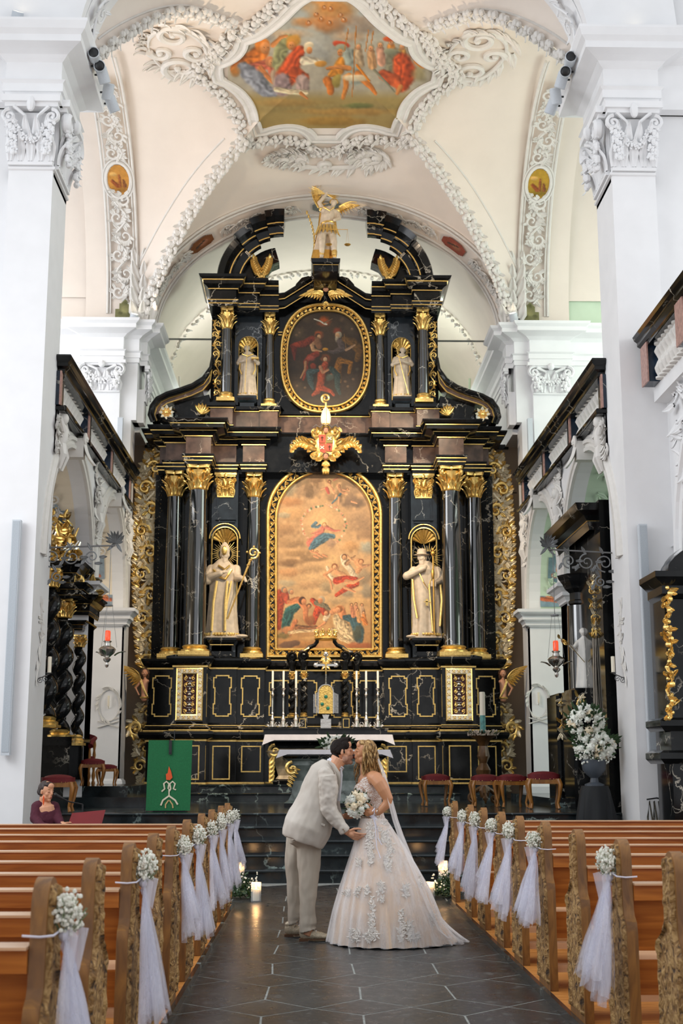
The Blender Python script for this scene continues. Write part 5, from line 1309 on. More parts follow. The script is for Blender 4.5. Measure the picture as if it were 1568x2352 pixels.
for deg,c,w in ((44,'7A4A28','brown octagonal plaque on the left of the apse arch'),(90,'6B706C','grey octagonal plaque at the crown of the apse arch'),(136,'8F4A3A','red-brown octagonal plaque on the right of the apse arch')):
    a=radians(deg)
    def fp(u,v,a=a):
        b=a+u/3.3; k=(.36+v)*.35+.05; return V((-(HX-k)*cos(b),25.66+v,10.3+(2.97-k)*sin(b)))
    plaque('arch_plaque',w,oc,fp,c,[('b',.05,.0,.15,.08,'A06A50' if deg!=90 else '8A8F88'),('s',[(-.15,.02),(.1,-.05)],.03,.02,'4A3A30')])
chb=[('b',0,.05,.2,.2,'8FA5B5'),('h',-.04,-.06,.07,'D9A070','B88048'),('s',[(-.05,.02),(.08,.12)],.07,.05,'D08A60'),('s',[(-.15,.12),(.16,.16)],.05,.04,'C06A48'),('h',.09,-.1,.05,'D9A070','A87840')]
ap_=[(-.2,.28),(-.2,-.1)]+[(-.2*cos(pi*i/10),-.1-.2*sin(pi*i/10)) for i in range(11)]+[(.2,-.1),(.2,.28)]
for s in (-1,1):
    XP=3.97 if s<0 else 3.93; sd='left' if s<0 else 'right'
    for k,((c0,r0,rz0,z00),ad,shp,wd,vv) in enumerate(((ARCHES[1],26,quatre(.55,.75),'quatrefoil',''),(ARCHES[1],84,circ(.3,.24),'oval',''),(ARCHES[0],34,quatre(.6,.85),'quatrefoil',''),(ARCHES[0],86,circ(.32,.26),'oval',''))):
        def fq(u,v,c0=c0,r0=r0,rz0=rz0,z00=z00,ad=ad,XP=XP,s=s):
            a=radians(ad)-v/r0; return V((s*(XP+.62)+u,c0+(r0-.02)*cos(a),z00+(rz0-.02)*sin(a)))
        plaque('cherub_fresco','blue %s fresco with cherubs on the soffit of the %s %s arcade arch'%(wd,'far' if k<2 else 'near',sd),shp,fq,'8C9BA6' if s<0 else '6F8A92',chb,step=.018)
    plaque('cherub_fresco','blue round-headed fresco with one cherub above the far %s impost'%sd,ap_,lambda u,v,s=s,XP=XP:V((s*(XP+.4)+u,25.02-.0,4.78-v)),'8C9BA6' if s<0 else '7F98A4',chb[1:4],step=.018)
    qq=quatre(.42,.7); plaque('quatrefoil_plaque','%s quatrefoil plaque on the apse wall beyond the altar, %s side'%('rust-brown' if s<0 else 'olive-gold',sd),qq,lambda u,v,s=s:V((s*4.1+u,32.95 if False else 33.55,8.55+2.1-v)),'8A4A24' if s<0 else '8A7A2A',[('b',0,0,.14,.2,'A06A3A' if s<0 else 'A8963C'),('s',[(-.05,-.1),(.04,.15)],.05,.06,'6A3A20' if s<0 else '6A5A20')])
# ------------------------------------------------------------------ carved figures
def limb(mb,pts,rs,n=8,m=0): mb.tube(pts,rs,n,m); [mb.ell(p,r,8,6,m) for p,r in zip(pts,rs)]
def drape(mb,T,rows,n=30,folds=9,depth=.1,seed=0,m=0):
    """robe lofted through rows (z, rx, ry, cx, cy) with folds that fade upwards"""
    r=random.Random(seed); ph=[r.uniform(0,6.3) for _ in range(4)]; vs=[]; N=len(rows); zt=rows[-1][0]; z0=rows[0][0]
    for (z,rx,ry,cx,cy) in rows:
        k=1-(z-z0)/(zt-z0)
        for i in range(n):
            a=2*pi*i/n; f=1+depth*(k**.7)*(.6*sin(folds*a+ph[0]+k*1.5)+.4*sin((folds+4)*a+ph[1]-k*2))+depth*.3*sin(5*a+ph[2])*(.3+k)
            vs.append(T@V((cx+rx*f*cos(a),cy+ry*f*sin(a),z)))
    fs=[(j*n+i,j*n+(i+1)%n,(j+1)*n+(i+1)%n,(j+1)*n+i) for j in range(N-1) for i in range(n)]
    fs+=[tuple(range(n-1,-1,-1)),tuple((N-1)*n+i for i in range(n))]
    mb.add(vs,fs,m)
def fhead(mb,c,r,beard=0,hair=1,T=None):
    c=V(c); mb.ell(c,(r*.78,r*.9,r),14,12); mb.ell(c+V((0,-r*.86,-r*.1)),(r*.13,r*.2,r*.24),6,5); mb.ell(c+V((0,-r*.35,-r*.55)),(r*.5,r*.5,r*.42),10,8)
    for q in (-1,1): mb.ell(c+V((q*r*.35,-r*.7,-r*.2)),r*.26,6,5); mb.ell(c+V((q*r*.8,0,-.1*r)),(r*.12,r*.2,r*.28),6,5)
    mb.ell(c+V((0,-r*.7,r*.2)),(r*.55,r*.25,r*.14),8,5)
    if beard:
        for k in range(7): a=(k-3)/3; mb.ell(c+V((a*r*.5,-r*(.55-.2*abs(a)),-r*(.85+.2*beard-.35*abs(a)))),(r*.25,r*.28,r*(.38+.2*beard)),7,6)
    if hair:
        for k in range(12): a=pi*k/11; mb.ell(c+V((r*.72*cos(a),r*.15,r*.15+r*.75*sin(a))),(r*.35,r*.55,r*.35),7,6)
def statue(name,label,base,H,fn,voxel=.011,mats=None,split=None):
    root=empty(name,label,'statue',tuple(base))
    mb=MB(); T=Matrix.Translation(V(base))@Matrix.Scale(H,4); mb.T=T
    parts=fn(mb,T); mb.T=None
    o=fuse(mb,'figure',mats or [IVORY,GOLDM],voxel,3,None,split and (lambda c,n:split((T.inverted()@c),n)))
    own(o,root)
    for nm,f,mt in parts:
        m2=MB(); m2.T=T; f(m2); own(m2.build(nm,mt),root)
    return root
ROWS=[(0.0,.165,.13,0,0),(.03,.17,.135,0,0),(.15,.155,.12,0,0),(.35,.14,.105,0,0),(.5,.13,.1,0,0),(.6,.135,.095,0,0),(.68,.145,.09,0,0),(.74,.14,.08,0,.005),(.78,.09,.06,0,.005),(.82,.05,.05,0,0)]
def rays(c,r0,r1,n,y=0): 
    def f(m):
        for k in range(n):
            a=2*pi*k/n
            rr=r1*(1 if k%2 else .8)
            m.tube([V(c)+V((r0*cos(a),y,r0*sin(a))),V(c)+V((rr*cos(a),y,rr*sin(a)))],[.0045,.0015],4)
    return f
def mitre(m,c,r):
    c=V(c); m.lathe([(r*.85,0),(r*.95,r*.5),(r*.8,r*1.3),(r*.3,r*2.0),(0,r*2.15)],c,14,0,sx=1,sy=.75)
def bishop(mb,T):
    drape(mb,Matrix.Identity(4),[(z,rx*1.02,ry,cx-.01,cy) for z,rx,ry,cx,cy in ROWS],folds=9,depth=.13,seed=2)
    fhead(mb,(.01,-.02,.855),.052,1); mitre(mb,(.01,-.005,.885),.058)
    limb(mb,[(-.13,0,.72),(-.165,-.07,.60),(-.02,-.15,.655)],[.05,.058,.03]); limb(mb,[(.13,0,.72),(.15,-.05,.62),(.215,-.15,.60)],[.05,.045,.026])
    mb.ell((.01,-.155,.665),(.03,.02,.018)); 
    for k in range(4): mb.ell((.225+.006*k,-.165,.615-.016*k),(.02,.014,.009),7,5)
    for k in range(4): limb(mb,[(.0+.01*k,-.155,.675),(.035+.006*k,-.165,.69-.012*k)],[.008,.006],5)
    mb.ell((.2,-.1,.012),(.07,.05,.02)); mb.box(-.16,.2,-.13,.12,-.01,.012)
    def staff(m):
        P=[(.06,-.17,.18),(.215,-.17,.60),(.285,-.17,.79)]; m.tube(P,[.008,.009,.011],8)
        for z in (.74,.79): m.ell(V(P[1]).lerp(V(P[2]),(z-.6)/.19),(.018,.018,.014),8,6)
        m.curl((.315,-.17,.865),.062,-2.0,1.35,(1,0,0),(0,0,1),.012,.008,(0,-1,0),0,N=26,k=.7)
        for a in (0,1.5,3): m.ell((.315+.065*cos(a),-.17,.865+.065*sin(a)),.012,6,5)
    def trims(m):
        for x0,x1,w in ((-.06,-.1,.014),(.05,.035,.014),(.09,.03,.01)): m.tube([(x0,-.11,.58),((x0+x1)/2-.01,-.125,.35),(x1,-.15,.06)],w,6,flat=.5,up=(0,-1,0))
        m.tube([(-.1,-.1,.70),(-.03,-.11,.62),(.03,-.12,.60),(.09,-.1,.70)],.014,6); m.tube([(-.05,-.09,.745),(.02,-.105,.70),(.07,-.09,.745)],.012,6)
        for k in range(18): a=pi*k/17; m.ell((-.01-.172*cos(a),-.135*sin(a),.03),(.02,.012,.02),6,5)
        m.ell((.01,-.08,.905),(.03,.012,.05),8,6)
    return [('crozier',staff,GOLD),('gilt_trim',trims,GOLD),('halo_rays',rays((.01,.02,.89),.07,.155,34,.03),GOLD)]
def hatted(mb,T):
    drape(mb,Matrix.Identity(4),[(z,rx*.97+(.02 if .3<z<.7 else 0),ry,cx+.01,cy) for z,rx,ry,cx,cy in ROWS],folds=8,depth=.14,seed=5)
    fhead(mb,(-.03,-.02,.85),.052,1.3); mb.lathe([(.09,0),(.085,.008),(.05,.012),(.05,.05),(.035,.07),(0,.075)],(-.035,-.01,.885),14)
    limb(mb,[(-.12,0,.72),(-.2,-.06,.655),(-.02,-.13,.73)],[.05,.045,.028]); limb(mb,[(.13,0,.72),(.17,-.05,.61),(.09,-.14,.57)],[.05,.05,.028])
    mb.ell((-.01,-.13,.745),(.025,.02,.02))
    for k in range(4): limb(mb,[(.05+.0*k,-.16,.585-.016*k),(.095,-.165,.58-.016*k)],[.009,.009],5)
    mb.ell((-.16,-.1,.012),(.06,.05,.018)); mb.box(-.17,.16,-.13,.12,-.01,.012)
    def staff(m): m.tube([(.075,-.175,.02),(.07,-.18,.9)],.009,8); m.ell((.07,-.18,.88),(.026,.026,.03)); m.ell((.07,-.18,.92),(.014,.014,.02)); m.ell((.065,-.18,.66),(.018,.018,.06))
    def trims(m):
        m.tube([(-.14,-.06,.62),(-.13,-.09,.4),(-.1,-.12,.2)],.012,6); m.tube([(.15,-.07,.6),(.165,-.08,.4),(.14,-.09,.12)],.014,6)
        m.tube([(.03,-.13,.56),(.045,-.135,.3),(.06,-.14,.06)],.011,6); m.tube([(-.08,-.1,.7),(-.03,-.13,.58),(.02,-.13,.50),(.05,-.12,.62)],.007,5)
        m.box(-.012,.012,-.165,-.15,.33,.4); m.box(-.03,.03,-.165,-.15,.365,.375)
        for k in range(14): a=pi*(.1+.8*k/13); m.ell((.01-.165*cos(a),-.13*sin(a),.035),(.02,.012,.018),6,5)
    return [('staff',staff,GOLDM),('gilt_trim',trims,GOLD),('halo_rays',rays((.04,.02,.87),.07,.16,30,.03),GOLD)]
def saint(book):
    def f(mb,T):
        s=-1 if book else 1
        drape(mb,Matrix.Identity(4),ROWS,folds=10,depth=.12,seed=7+book)
        fhead(mb,(.02*s,-.02,.88),.055,0); drape(mb,Matrix.Identity(4),[(.38,.15,.1,0,.01),(.5,.16,.1,0,.01),(.65,.15,.09,0,0),(.76,.13,.07,0,0),(.83,.05,.05,0,0)],folds=6,depth=.1,seed=9)
        limb(mb,[(-.12,0,.73),(-.17,-.06,.6),(-.06*1,-.13,.62)],[.045,.042,.024]); limb(mb,[(.12,0,.73),(.18,-.07,.6),(.13 if book else .02,-.15,.63)],[.045,.045,.024])
        mb.box(-.16,.16,-.13,.11,-.01,.012)
        def st_(m): m.tube([(-.04 if book else -.11,-.16,.02 if book else .9),(0 if book else .1,-.17,.93 if book else .02)],.006,6); m.curl((.0 if book else -.12,-.17,.95),.05,-1.6,1.2,(1,0,0),(0,0,1),.009,.006,(0,-1,0),0,N=18)
        def tr(m):
            m.tube([(-.13,-.08,.62),(-.14,-.1,.48),(-.1,-.11,.38)],.012,6); m.tube([(.13,-.08,.62),(.14,-.1,.48),(.1,-.11,.38)],.012,6); m.tube([(-.1,-.07,.77),(0,-.1,.72),(.1,-.07,.77)],.012,6)
            for k in range(12): a=pi*k/11; m.ell((-.165*cos(a),-.13*sin(a),.03),(.018,.012,.016),6,5)
            if book: m.box(.07,.2,-.2,-.1,.645,.67)
        return [('crozier',st_,GOLD),('gilt_trim',tr,GOLD),('halo_rays',rays((.02*s,.03,.9),.065,.15,26,.03),GOLD)]
    return f
statue('bishop_statue','ivory and gold mitred statue with a crozier in the left niche of the altar',(AX-2.03,25.8,3.955),1.93,bishop)
statue('pilgrim_statue','ivory and gold bearded statue in a brimmed hat in the right niche of the altar',(AX+2.03,25.8,3.955),1.9,hatted)
statue('saint_statue','small ivory statue holding a book in the upper left niche of the altar',(AX-1.62,26.08,9.03),1.18,saint(1),voxel=.009)
statue('saint_statue','small ivory statue with a slanting staff in the upper right niche of the altar',(AX+1.62,26.08,9.03),1.16,saint(0),voxel=.009)
def archangel(mb,T):
    for q,p in ((-1,[(-.06,0,.42),(-.065,-.05,.24),(-.07,.0,.04)]),(1,[(.05,0,.42),(.085,-.04,.24),(.09,.02,.04)])): limb(mb,p,[.055,.045,.03],10); mb.ell((p[2][0],p[2][1]-.04,.02),(.028,.06,.022))
    mb.lathe([(.12,0),(.115,.06),(.09,.12),(.08,.16)],(0,0,.34),20,0,sy=.8,wob=lambda a,z:1+.08*sin(10*a))
    limb(mb,[(0,0,.44),(.01,0,.52),(.02,0,.6),(.03,-.01,.67)],[.08,.082,.095,.07],12); mb.ell((-.03,0,.68),(.05,.05,.04)); mb.ell((.1,0,.66),(.05,.05,.04))
    limb(mb,[(.05,0,.7),(.07,-.01,.735)],[.03,.028]); fhead(mb,(.085,-.02,.78),.042,0)
    limb(mb,[(-.05,0,.69),(-.10,-.02,.78),(-.02,-.04,.88)],[.038,.03,.02]); limb(mb,[(.12,0,.66),(.15,-.04,.56),(.09,-.12,.5)],[.036,.03,.02])
    mb.ell((-.01,-.04,.895),(.02,.02,.022))
    drape(mb,Matrix.Translation((0,.06,0)),[(.02,.15,.06,-.06,0),(.2,.13,.05,-.04,0),(.45,.12,.05,0,0),(.68,.1,.04,0,0)],folds=8,depth=.2,seed=3)
    def armour(m):
        for k in range(9):
            a=pi+pi*(k+.5)/9; m.leaf((.115*cos(a),.09*sin(a),.46),(cos(a)*.25,sin(a)*.25,-1),(cos(a),sin(a),0),.15,.05,.1,0,2,4)
        m.tube([(.083*cos(a)+.005,.083*sin(a),.5+.01*cos(a)) for a in [2*pi*i/20 for i in range(20)]],.014,6,closed=True)
        m.tube([(-.05,-.07,.7),(.03,-.095,.64),(.09,-.07,.7)],.008,5)
        for x in (-.07,.09): m.lathe([(.035,-.05),(.04,0),(.03,.04)],(x,-.01,.12),10)
        for x,z in ((-.07,.7),(.13,.68)): m.ell((x,0,z),(.04,.04,.03))
        for k in range(14): m.ell((-.19+.012*k-.004*k*k/3,.05,.05+.048*k),(.014,.02,.028),6,5)
        for k in range(10): a=pi*k/9; m.ell((.085+.04*cos(a),0,.795+.04*sin(a)),.018,6,5)
        m.tube([(.085,-.03,.83),(.1,-.05,.85)],.01,5)
    def palm(m):
        for k in range(7): m.tube([(-.03,-.045,.89),(-.12,-.05,.92+.012*(k-3)),(-.2-.02*(k%3),-.05,.93+.02*(k-3))],[.008,.007,.002],5)
        for k in range(4): m.tube([(-.0,-.045,.88),(.08,-.05,.83+.012*k),(.13+.01*k,-.05,.81+.02*k)],[.008,.007,.002],5)
    def scales(m):
        m.tube([(.01,-.14,.365),(.26,-.14,.365)],.004,6); 
        for x in (.02,.255):
            for e in (-.02,.02): m.tube([(x,-.14,.365),(x+e,-.14,.17)],.0015,4)
            m.lathe([(.0,-.02),(.03,-.012),(.042,0),(.03,.006),(0,.008)],(x,-.14,.165),14)
    return [('armour',armour,GOLD),('flaming_palm',palm,GOLD),('pair_of_scales',scales,GOLDM),
        ('wing',lambda m:wing(m,(.14,.05,.72),(1,0,.18),(0,0,1),(0,-1,0),.27,.12,9,0,1),[GOLD,IVORY]),('wing',lambda m:wing(m,(-.09,.05,.72),(-.25,0,1),(-1,0,.3),(0,-1,0),.30,.10,9,0,1),[GOLD,IVORY])]
statue('archangel_statue','gilded winged warrior angel with scales crowning the black altar',(AX+.03,25.05,11.635),1.62,archangel,voxel=.010,split=lambda c,n:1 if c.y>.032 or (c.z<.16 and c.y>-.02) else 0)
# winged torsos beside the pedestals
for s,T0,w in ((-1,LEFT,'left'),(1,RIGHT,'right')):
    b=at(331,1604,25.4); 
    def torso(mb,T,s=s):
        q=-s   # mirrored figure turns inwards
        limb(mb,[(0,0,.0),(0,0,.14),(.0,-.01,.34),(.02*q,0,.5)],[.10,.09,.105,.09],12); mb.ell((-.09,0,.5),(.05,.05,.05)); mb.ell((.09,0,.5),(.05,.05,.05))
        limb(mb,[(0,0,.55),(.0,-.01,.62)],[.04,.04]); fhead(mb,(0,-.03,.74),.11,0,0)
        limb(mb,[(.1*s,0,.5),(.26*s,-.02,.3),(.15*s,-.06,.1)],[.045,.035,.025])
        def hair(m):
            for k in range(14): a=pi*k/13; m.ell((.1*cos(a),.03,.74+.1*sin(a)),(.045,.07,.045),7,6)
            for e in (-1,1): m.ell((e*.1,.02,.66),(.03,.05,.09)); 
            for e in (-1,1): m.ell((e*.035,-.125,.755),(.014,.01,.009),6,4)
            m.ell((0,-.128,.69),(.025,.01,.008),6,4)
        def sash(m): m.tube([(.1*s*-1,-.08,.05),(0,-.12,.25),(.1*s,-.07,.52)],.03,6,flat=.5,up=(0,-1,0)); m.tube([(.105*cos(a),.1*sin(a),.02) for a in [2*pi*i/16 for i in range(16)]],.03,6,closed=True)
        return [('painted_hair',hair,HAIRP),('gilt_sash',sash,GOLD),('wing',lambda m:wing(m,(.08*s,.06,.45),(s*.9,0,.75),(-.5*s,0,1),(0,-1,0),.62,.26,10,0),GOLD)]
    x=b.x if s<0 else 2*AX-b.x
    statue('angel_bust','flesh-coloured carved angel with a golden wing on the %s flank of the altar'%w,(x,25.4,b.z),.66,torso,voxel=.008,mats=[SKINP])
# ------------------------------------------------------------------ on the altar
WAX=plain('ivory_wax','EFE6D2',.4,nscale=8,var=.04,Subsurface_Weight=.1)
CLOTHW=plain('white_linen','E9E4E6',.8,nscale=20,var=.03,bmp=.2)
for i,(x,yb,w) in enumerate(((625,1672,'first'),(650,1672,'second'),(679,1672,'third'),(819,1672,'fourth'),(841,1672,'fifth'),(868,1672,'sixth'))):
    p=at(x,yb,25.02); p.z=2.168
    if i==0:
        base=empty('candlestick',None,None,p)
        mb=MB()
        mb.lathe([(.045,.13),(.06,.16),(.035,.2),(.02,.24),(.032,.27),(.017,.3),(.016,.55),(.02,.6),(.04,.63),(.02,.66),(.018,.7),(.05,.735),(.055,.75),(.02,.755)],(0,0,0),14); own(mb.build('stem',SILV),base)
        mb=MB(); mb.lathe([(.07,.02),(.06,.06),(.045,.13)],(0,0,0),12)
        for k in range(3):
            a=pi/2+k*2*pi/3; d=V((cos(a),sin(a),0)); mb.curl(d*.08+V((0,0,.035)),.03,0,1.1,d,(0,0,1),.012,.008,d.cross(V((0,0,1))),N=10); mb.leaf(d*.05+V((0,0,.02)),V((0,0,1))+d*.2,d,.1,.06,.2)
        own(mb.build('scrolled_foot',SILV),base)
        mb=MB(); mb.lathe([(.021,.75),(.02,1.08),(.018,1.085),(0,1.085)],(0,0,0),12); own(mb.build('candle',WAX),base)
        for c_ in base.children: c_.matrix_parent_inverse=Matrix.Identity(4)
        c=base
    else: c=copy_tree(base); c.location=p
    tag(c,'tall silver candlestick with a white candle, %s from the left on the high altar'%w,'candlestick','candlesticks on the high altar')
# central cross
p=at(748,1672,25.05); p.z=2.168
root=empty('altar_cross','jewelled silver crucifix on a tall staff at the centre of the high altar','cross',tuple(p+V((0,.12,0)))); mb=MB()
o=V((p.x,p.y+.12,0)); zc=at(748,1527,25.1).z
mb.tube([o+V((0,0,2.2)),o+V((0,0,zc+.2))],.018,8); mb.box(o.x-.2,o.x+.2,o.y-.02,o.y+.02,zc-.022,zc+.022)
for d in ((-1,0),(1,0),(0,1)): mb.ell(o+V((d[0]*.2,0,zc+d[1]*.22)),(.045,.02,.045),8,6); [mb.ell(o+V((d[0]*.17+e*.03*abs(d[1]),0,zc+d[1]*.19+e*.03*abs(d[0]))),.02,6,5) for e in (-1,1)]
own(mb.build('silver_cross',SILV),root)
mb=MB(); 
for k in range(4): a=pi/4+k*pi/2; mb.leaf(o+V((0,-.01,zc)),(cos(a),0,sin(a)),(0,-1,0),.12,.05,.1)
limb(mb,[o+V((0,-.03,zc+.03)),o+V((0,-.035,zc-.06)),o+V((0,-.03,zc-.17))],[.016,.018,.01]); mb.ell(o+V((0,-.04,zc+.055)),.018,7,6)
for q in (-1,1): limb(mb,[o+V((q*.015,-.03,zc+.02)),o+V((q*.1,-.03,zc+.035))],[.009,.006],6)
own(mb.build('gilt_corpus',GOLD),root)
# tabernacle
p=at(748,1672,25.02); x=p.x
root=empty('tabernacle','gilt arched tabernacle set with green stones between silver fins','tabernacle',(x,25.1,2.168))
mb=MB(); mb.box(x-.1,x+.1,25.02,25.2,2.168,2.34); mb.prism([(x-.04,2.34),(x+.04,2.34),(x+.07,2.42),(x-.07,2.42)],25.05,25.17); own(mb.build('silver_foot',SILV,smooth=0),root)
P=[(x-.15,2.44),(x+.15,2.44)]+[(x+.15*cos(pi*i/12),2.86+.14*sin(pi*i/12)) for i in range(13)]
mb=MB(); mb.prism(P,25.02,25.22); own(mb.build('gilt_door',plain('hammered_gilding',(.75,.52,.16),.4,.9,nscale=40,var=.4,bmp=.8),smooth=0),root)
mb=MB(); mb.mould([(a,25.02,b) for a,b in P[1:]]+[(P[0][0],25.02,P[0][1])],[(0,0,0),(0,.02,0),(.015,.02,0),(.015,0,0)],up=(0,-1,0),side=-1)
for q in (-1,1):
    for k in range(4): a=x+q*(.16+.024*k); mb.box(a-.006,a+.006,25.03+.02*k,25.18,2.45,2.84-.01*k)
own(mb.build('silver_fins',SILV,smooth=0),root)
GREENS=plain('green_stone','1F6B55',.15,nscale=30,var=.3)
for dx,z in ((0,2.76),(-.07,2.62),(.04,2.54)):
    mb=MB(); mb.ell((x+dx,25.01,z),(.035,.018,.035),12,8); own(mb.build('green_stone',GREENS),root)
# cloths and the people's altar
def cloth(mb,x0,x1,y0,y1,z,drop,sag):
    mb.box(x0,x1,y0,y1,z,z+.012); n=40
    def f(i,j):
        x=x0+(x1-x0)*i; e=max(0,1-min(i,1-i)*14); return (x+(-.05 if i<.5 else .05)*e*j,y0-.012-.006*sin(i*60)*j,z+.01-(drop+sag*e)*j)
    mb.grid(f,n,3)
    for q,xx in ((-1,x0),(1,x1)): mb.grid(lambda i,j:(xx+q*(.01+.03*j),y0+(y1-y0)*i,z+.01-(drop+sag*(1-i))*j),10,3)
mb=MB(); cloth(mb,AX-1.1,AX+1.24,24.12,25.0,2.01,.10,.09); o=mb.build('altar_cloth',CLOTHW); tag(o,'white cloth on the upper mensa below the tall candlesticks','altar cloth')
root=empty('stone_altar','grey-green marble free-standing altar with gilded scrolls on the chancel floor','altar',(.06,20.9,CH))
mb=MB()
sc=.72
mb.mould([(.06-sc,21.4,CH),(.06-sc,20.6,CH),(.06+sc,20.6,CH),(.06+sc,21.4,CH)],[(.06,0,1),(.06,.06,1),(0,.1,0),(-.05,.2,0),(-.08,.4,0),(-.03,.55,0),(.02,.64,0),(0,.70,0),(.05,.74,1),(.1,.78,1),(.1,.83,1),(-.4,.83,1)],side=1)
own(mb.build('marble_body',[GREY_M,BLACK],smooth=30),root)
for q in (-1,1):
    mb=MB(); c=V((.06+q*.66,20.56,CH+.58)); mb.curl(c,.11,pi/2,-1.2*q,(1,0,0),(0,0,1),.03,.02,(0,-1,0))
    for k in range(6): mb.leaf(c+V((q*(.03+.01*k),0,.03-.05*k)),(-q*.9,0,-.25-.08*k),(0,-1,0),.17-.015*k,.05,.2)
    own(mb.build('gilded_scroll',GOLD),root)
mb=MB(); mb.box(.06-.78,.06+.78,20.45,21.5,CH+.8,CH+.86); own(mb.build('table_top',BLACK,smooth=0),root)
mb=MB(); cloth(mb,-.80,.92,20.42,21.4,1.685,.07,.06); o=mb.build('altar_cloth',CLOTHW); tag(o,'white cloth over the free-standing stone altar behind the couple','altar cloth')
# ------------------------------------------------------------------ galleries
def baluster(mb,c,h,r):
    mb.lathe([(r*.9,0),(r*.9,h*.05),(r*.5,h*.08),(r*.85,h*.2),(r,h*.3),(r*.55,h*.46),(r*.32,h*.52),(r*.32,h*.56),(r*.7,h*.68),(r*.95,h*.76),(r*.6,h*.88),(r*.45,h*.92),(r*.9,h*.95),(r*.9,h)],c,12)
BLUEB=marble('blue_black_post_marble','0F1B2A','1C2C3E','C9C4B8',.2,1.5); PINK=plain('rose_marble_edge','B08A80',.4,nscale=20,var=.3)
for s in (-1,1):
    XP=3.97 if s<0 else 3.93; sd='left' if s<0 else 'right'
    root=empty('balustrade','gallery balustrade with white bulbous balusters and black marble handrail, %s side'%sd,'balustrade',(s*XP,21.6,6.5))
    x=s*(XP+.06)
    for nm,hw,z0,pr in (('handrail',.17,6.98,[(0,0,0),(.0,.06,0),(.05,.09,0),(.05,.14,0),(.09,.17,0),(.11,.22,0),(.09,.25,0),(-.1,.26,0)]),('base_rail',.20,6.42,[(0,0,0),(.02,.01,0),(.02,.06,0),(0,.08,0),(-.1,.08,0)])):
        mb=MB(); 
        mb.mould([(x+hw,25.25,z0),(x+hw,17.9,z0),(x-hw,17.9,z0),(x-hw,25.25,z0)],pr,side=-1); mb.box(x-hw+.01,x+hw-.01,17.91,25.25,z0,z0+.04); own(mb.build(nm,BLACK,smooth=30),root)
    mb0=None; ys=[18.0,20.35,22.75,25.1]
    for y in ys:
        mb=MB(); mb.box(x-.12,x+.12,y-.14,y+.14,6.5,7.0,0); mb.box(x-s*.125-.012,x-s*.125+.012,y-.15,y-.06,6.5,7.0,1); own(mb.build('post',[BLUEB,PINK],smooth=0),root)
    for a,b in zip(ys,ys[1:]):
        n=9
        for k in range(n):
            y=a+.2+(b-a-.4)*(k+.5)/n
            if mb0 is None:
                mb=MB(); baluster(mb,(0,0,0),.5,.078); mb0=mb.build('baluster',STUCCO); o=mb0
            else: o=mb0.copy(); COL.objects.link(o)
            o.location=(x,y,6.5); own(o,root)
# nearer gallery bay at the right edge
mb=MB(); mb.box(4.35,9,11,16.9,6.3,6.5); mb.box(4.35,4.8,14.0,17.2,0,6.5) if False else mb.box(4.55,5.4,16.0,17.2,0,6.4)
P=[(4.5,16.3-2.6+2.6*cos(pi*i/20),4.1+2.1*sin(pi*i/20)) for i in range(21)]
mb.mould(P,[(0,0,0),(0,.05,0),(.1,.06,0),(.12,.1,0),(.2,.1,0),(.22,.03,0),(.5,.02,0)],up=(-1,0,0),side=-1)
mb.mould([(5.4,16.0,3.9),(4.5,16.0,3.9),(4.5,17.1,3.9)],[(0,0,0),(.03,.02,0),(.03,.08,0),(.08,.14,0),(.12,.2,0),(.12,.26,0),(.18,.32,0),(.2,.4,0),(0,.42,0)],side=1)
rnd=random.Random(5)
for k in range(60):
    y=rnd.uniform(14.8,16.4); z=rnd.uniform(5.1,6.3)
    mb.leaf((4.48,y,z),(0,rnd.uniform(-1,1),rnd.uniform(-1,1)),(-1,0,0),.26,.14,.35)
struct(mb,'wall_arcade_near_right',WHITE)
root=empty('balustrade','short stretch of black-railed gallery balustrade at the right edge of the view','balustrade',(4.3,15.5,6.5))
mb=MB(); mb.mould([(4.5,16.9,7.0),(4.5,13.5,7.0),(4.2,13.5,7.0),(4.2,16.9,7.0)],[(0,0,0),(.0,.06,0),(.05,.09,0),(.05,.14,0),(.09,.17,0),(.11,.22,0),(.09,.25,0),(-.1,.26,0)],side=-1); mb.box(4.21,4.49,13.5,16.9,7.0,7.05); own(mb.build('handrail',BLACK,smooth=30),root)
for y in (15.0,16.7): mb=MB(); mb.box(4.2,4.45,y-.14,y+.14,6.5,7.05,0); mb.box(4.18,4.2,y-.16,y+.16,6.5,7.05,1); own(mb.build('post',[BLUEB,PINK],smooth=0),root)
for k in range(8): o=mb0.copy(); COL.objects.link(o); o.location=(4.33,15.25+.17*k,6.5); own(o,root)
# ------------------------------------------------------------------ loudspeakers, spotlights, lamps
SPK=plain('pale_grey_grille','C5CBD1',.5,nscale=60,var=.04); DARK=plain('black_metal','15171A',.4); IRON=plain('wrought_iron','77797A',.45,.6); REDG=plain('red_glass','D8361C',.1,Emission_Color=(1,.12,.03,1),Emission_Strength=.6)
for i,(pts,Y,lb) in enumerate((((40,1195,28,1735),16.9,'tall slim white column loudspeaker on the left pillar'),((1474,1205,1500,1730),16.9,'tall slim white column loudspeaker on the right pillar'))):
    a=at(pts[0],pts[1],Y); b=at(pts[2],pts[3],Y); root=empty('column_loudspeaker',lb,'loudspeaker',(a.x,Y,b.z))
    mb=MB(); mb.box(a.x-.055,a.x+.055,Y-.05,Y+.05,b.z,a.z); own(mb.build('cabinet',SPK,smooth=0),root)
    mb=MB(); mb.box(a.x-.045,a.x+.045,Y-.056,Y-.05,b.z+.04,a.z-.02); own(mb.build('front_grille',plain('grille_%d'%i,'AEB6BD',.6,nscale=90,var=.1),smooth=0),root)
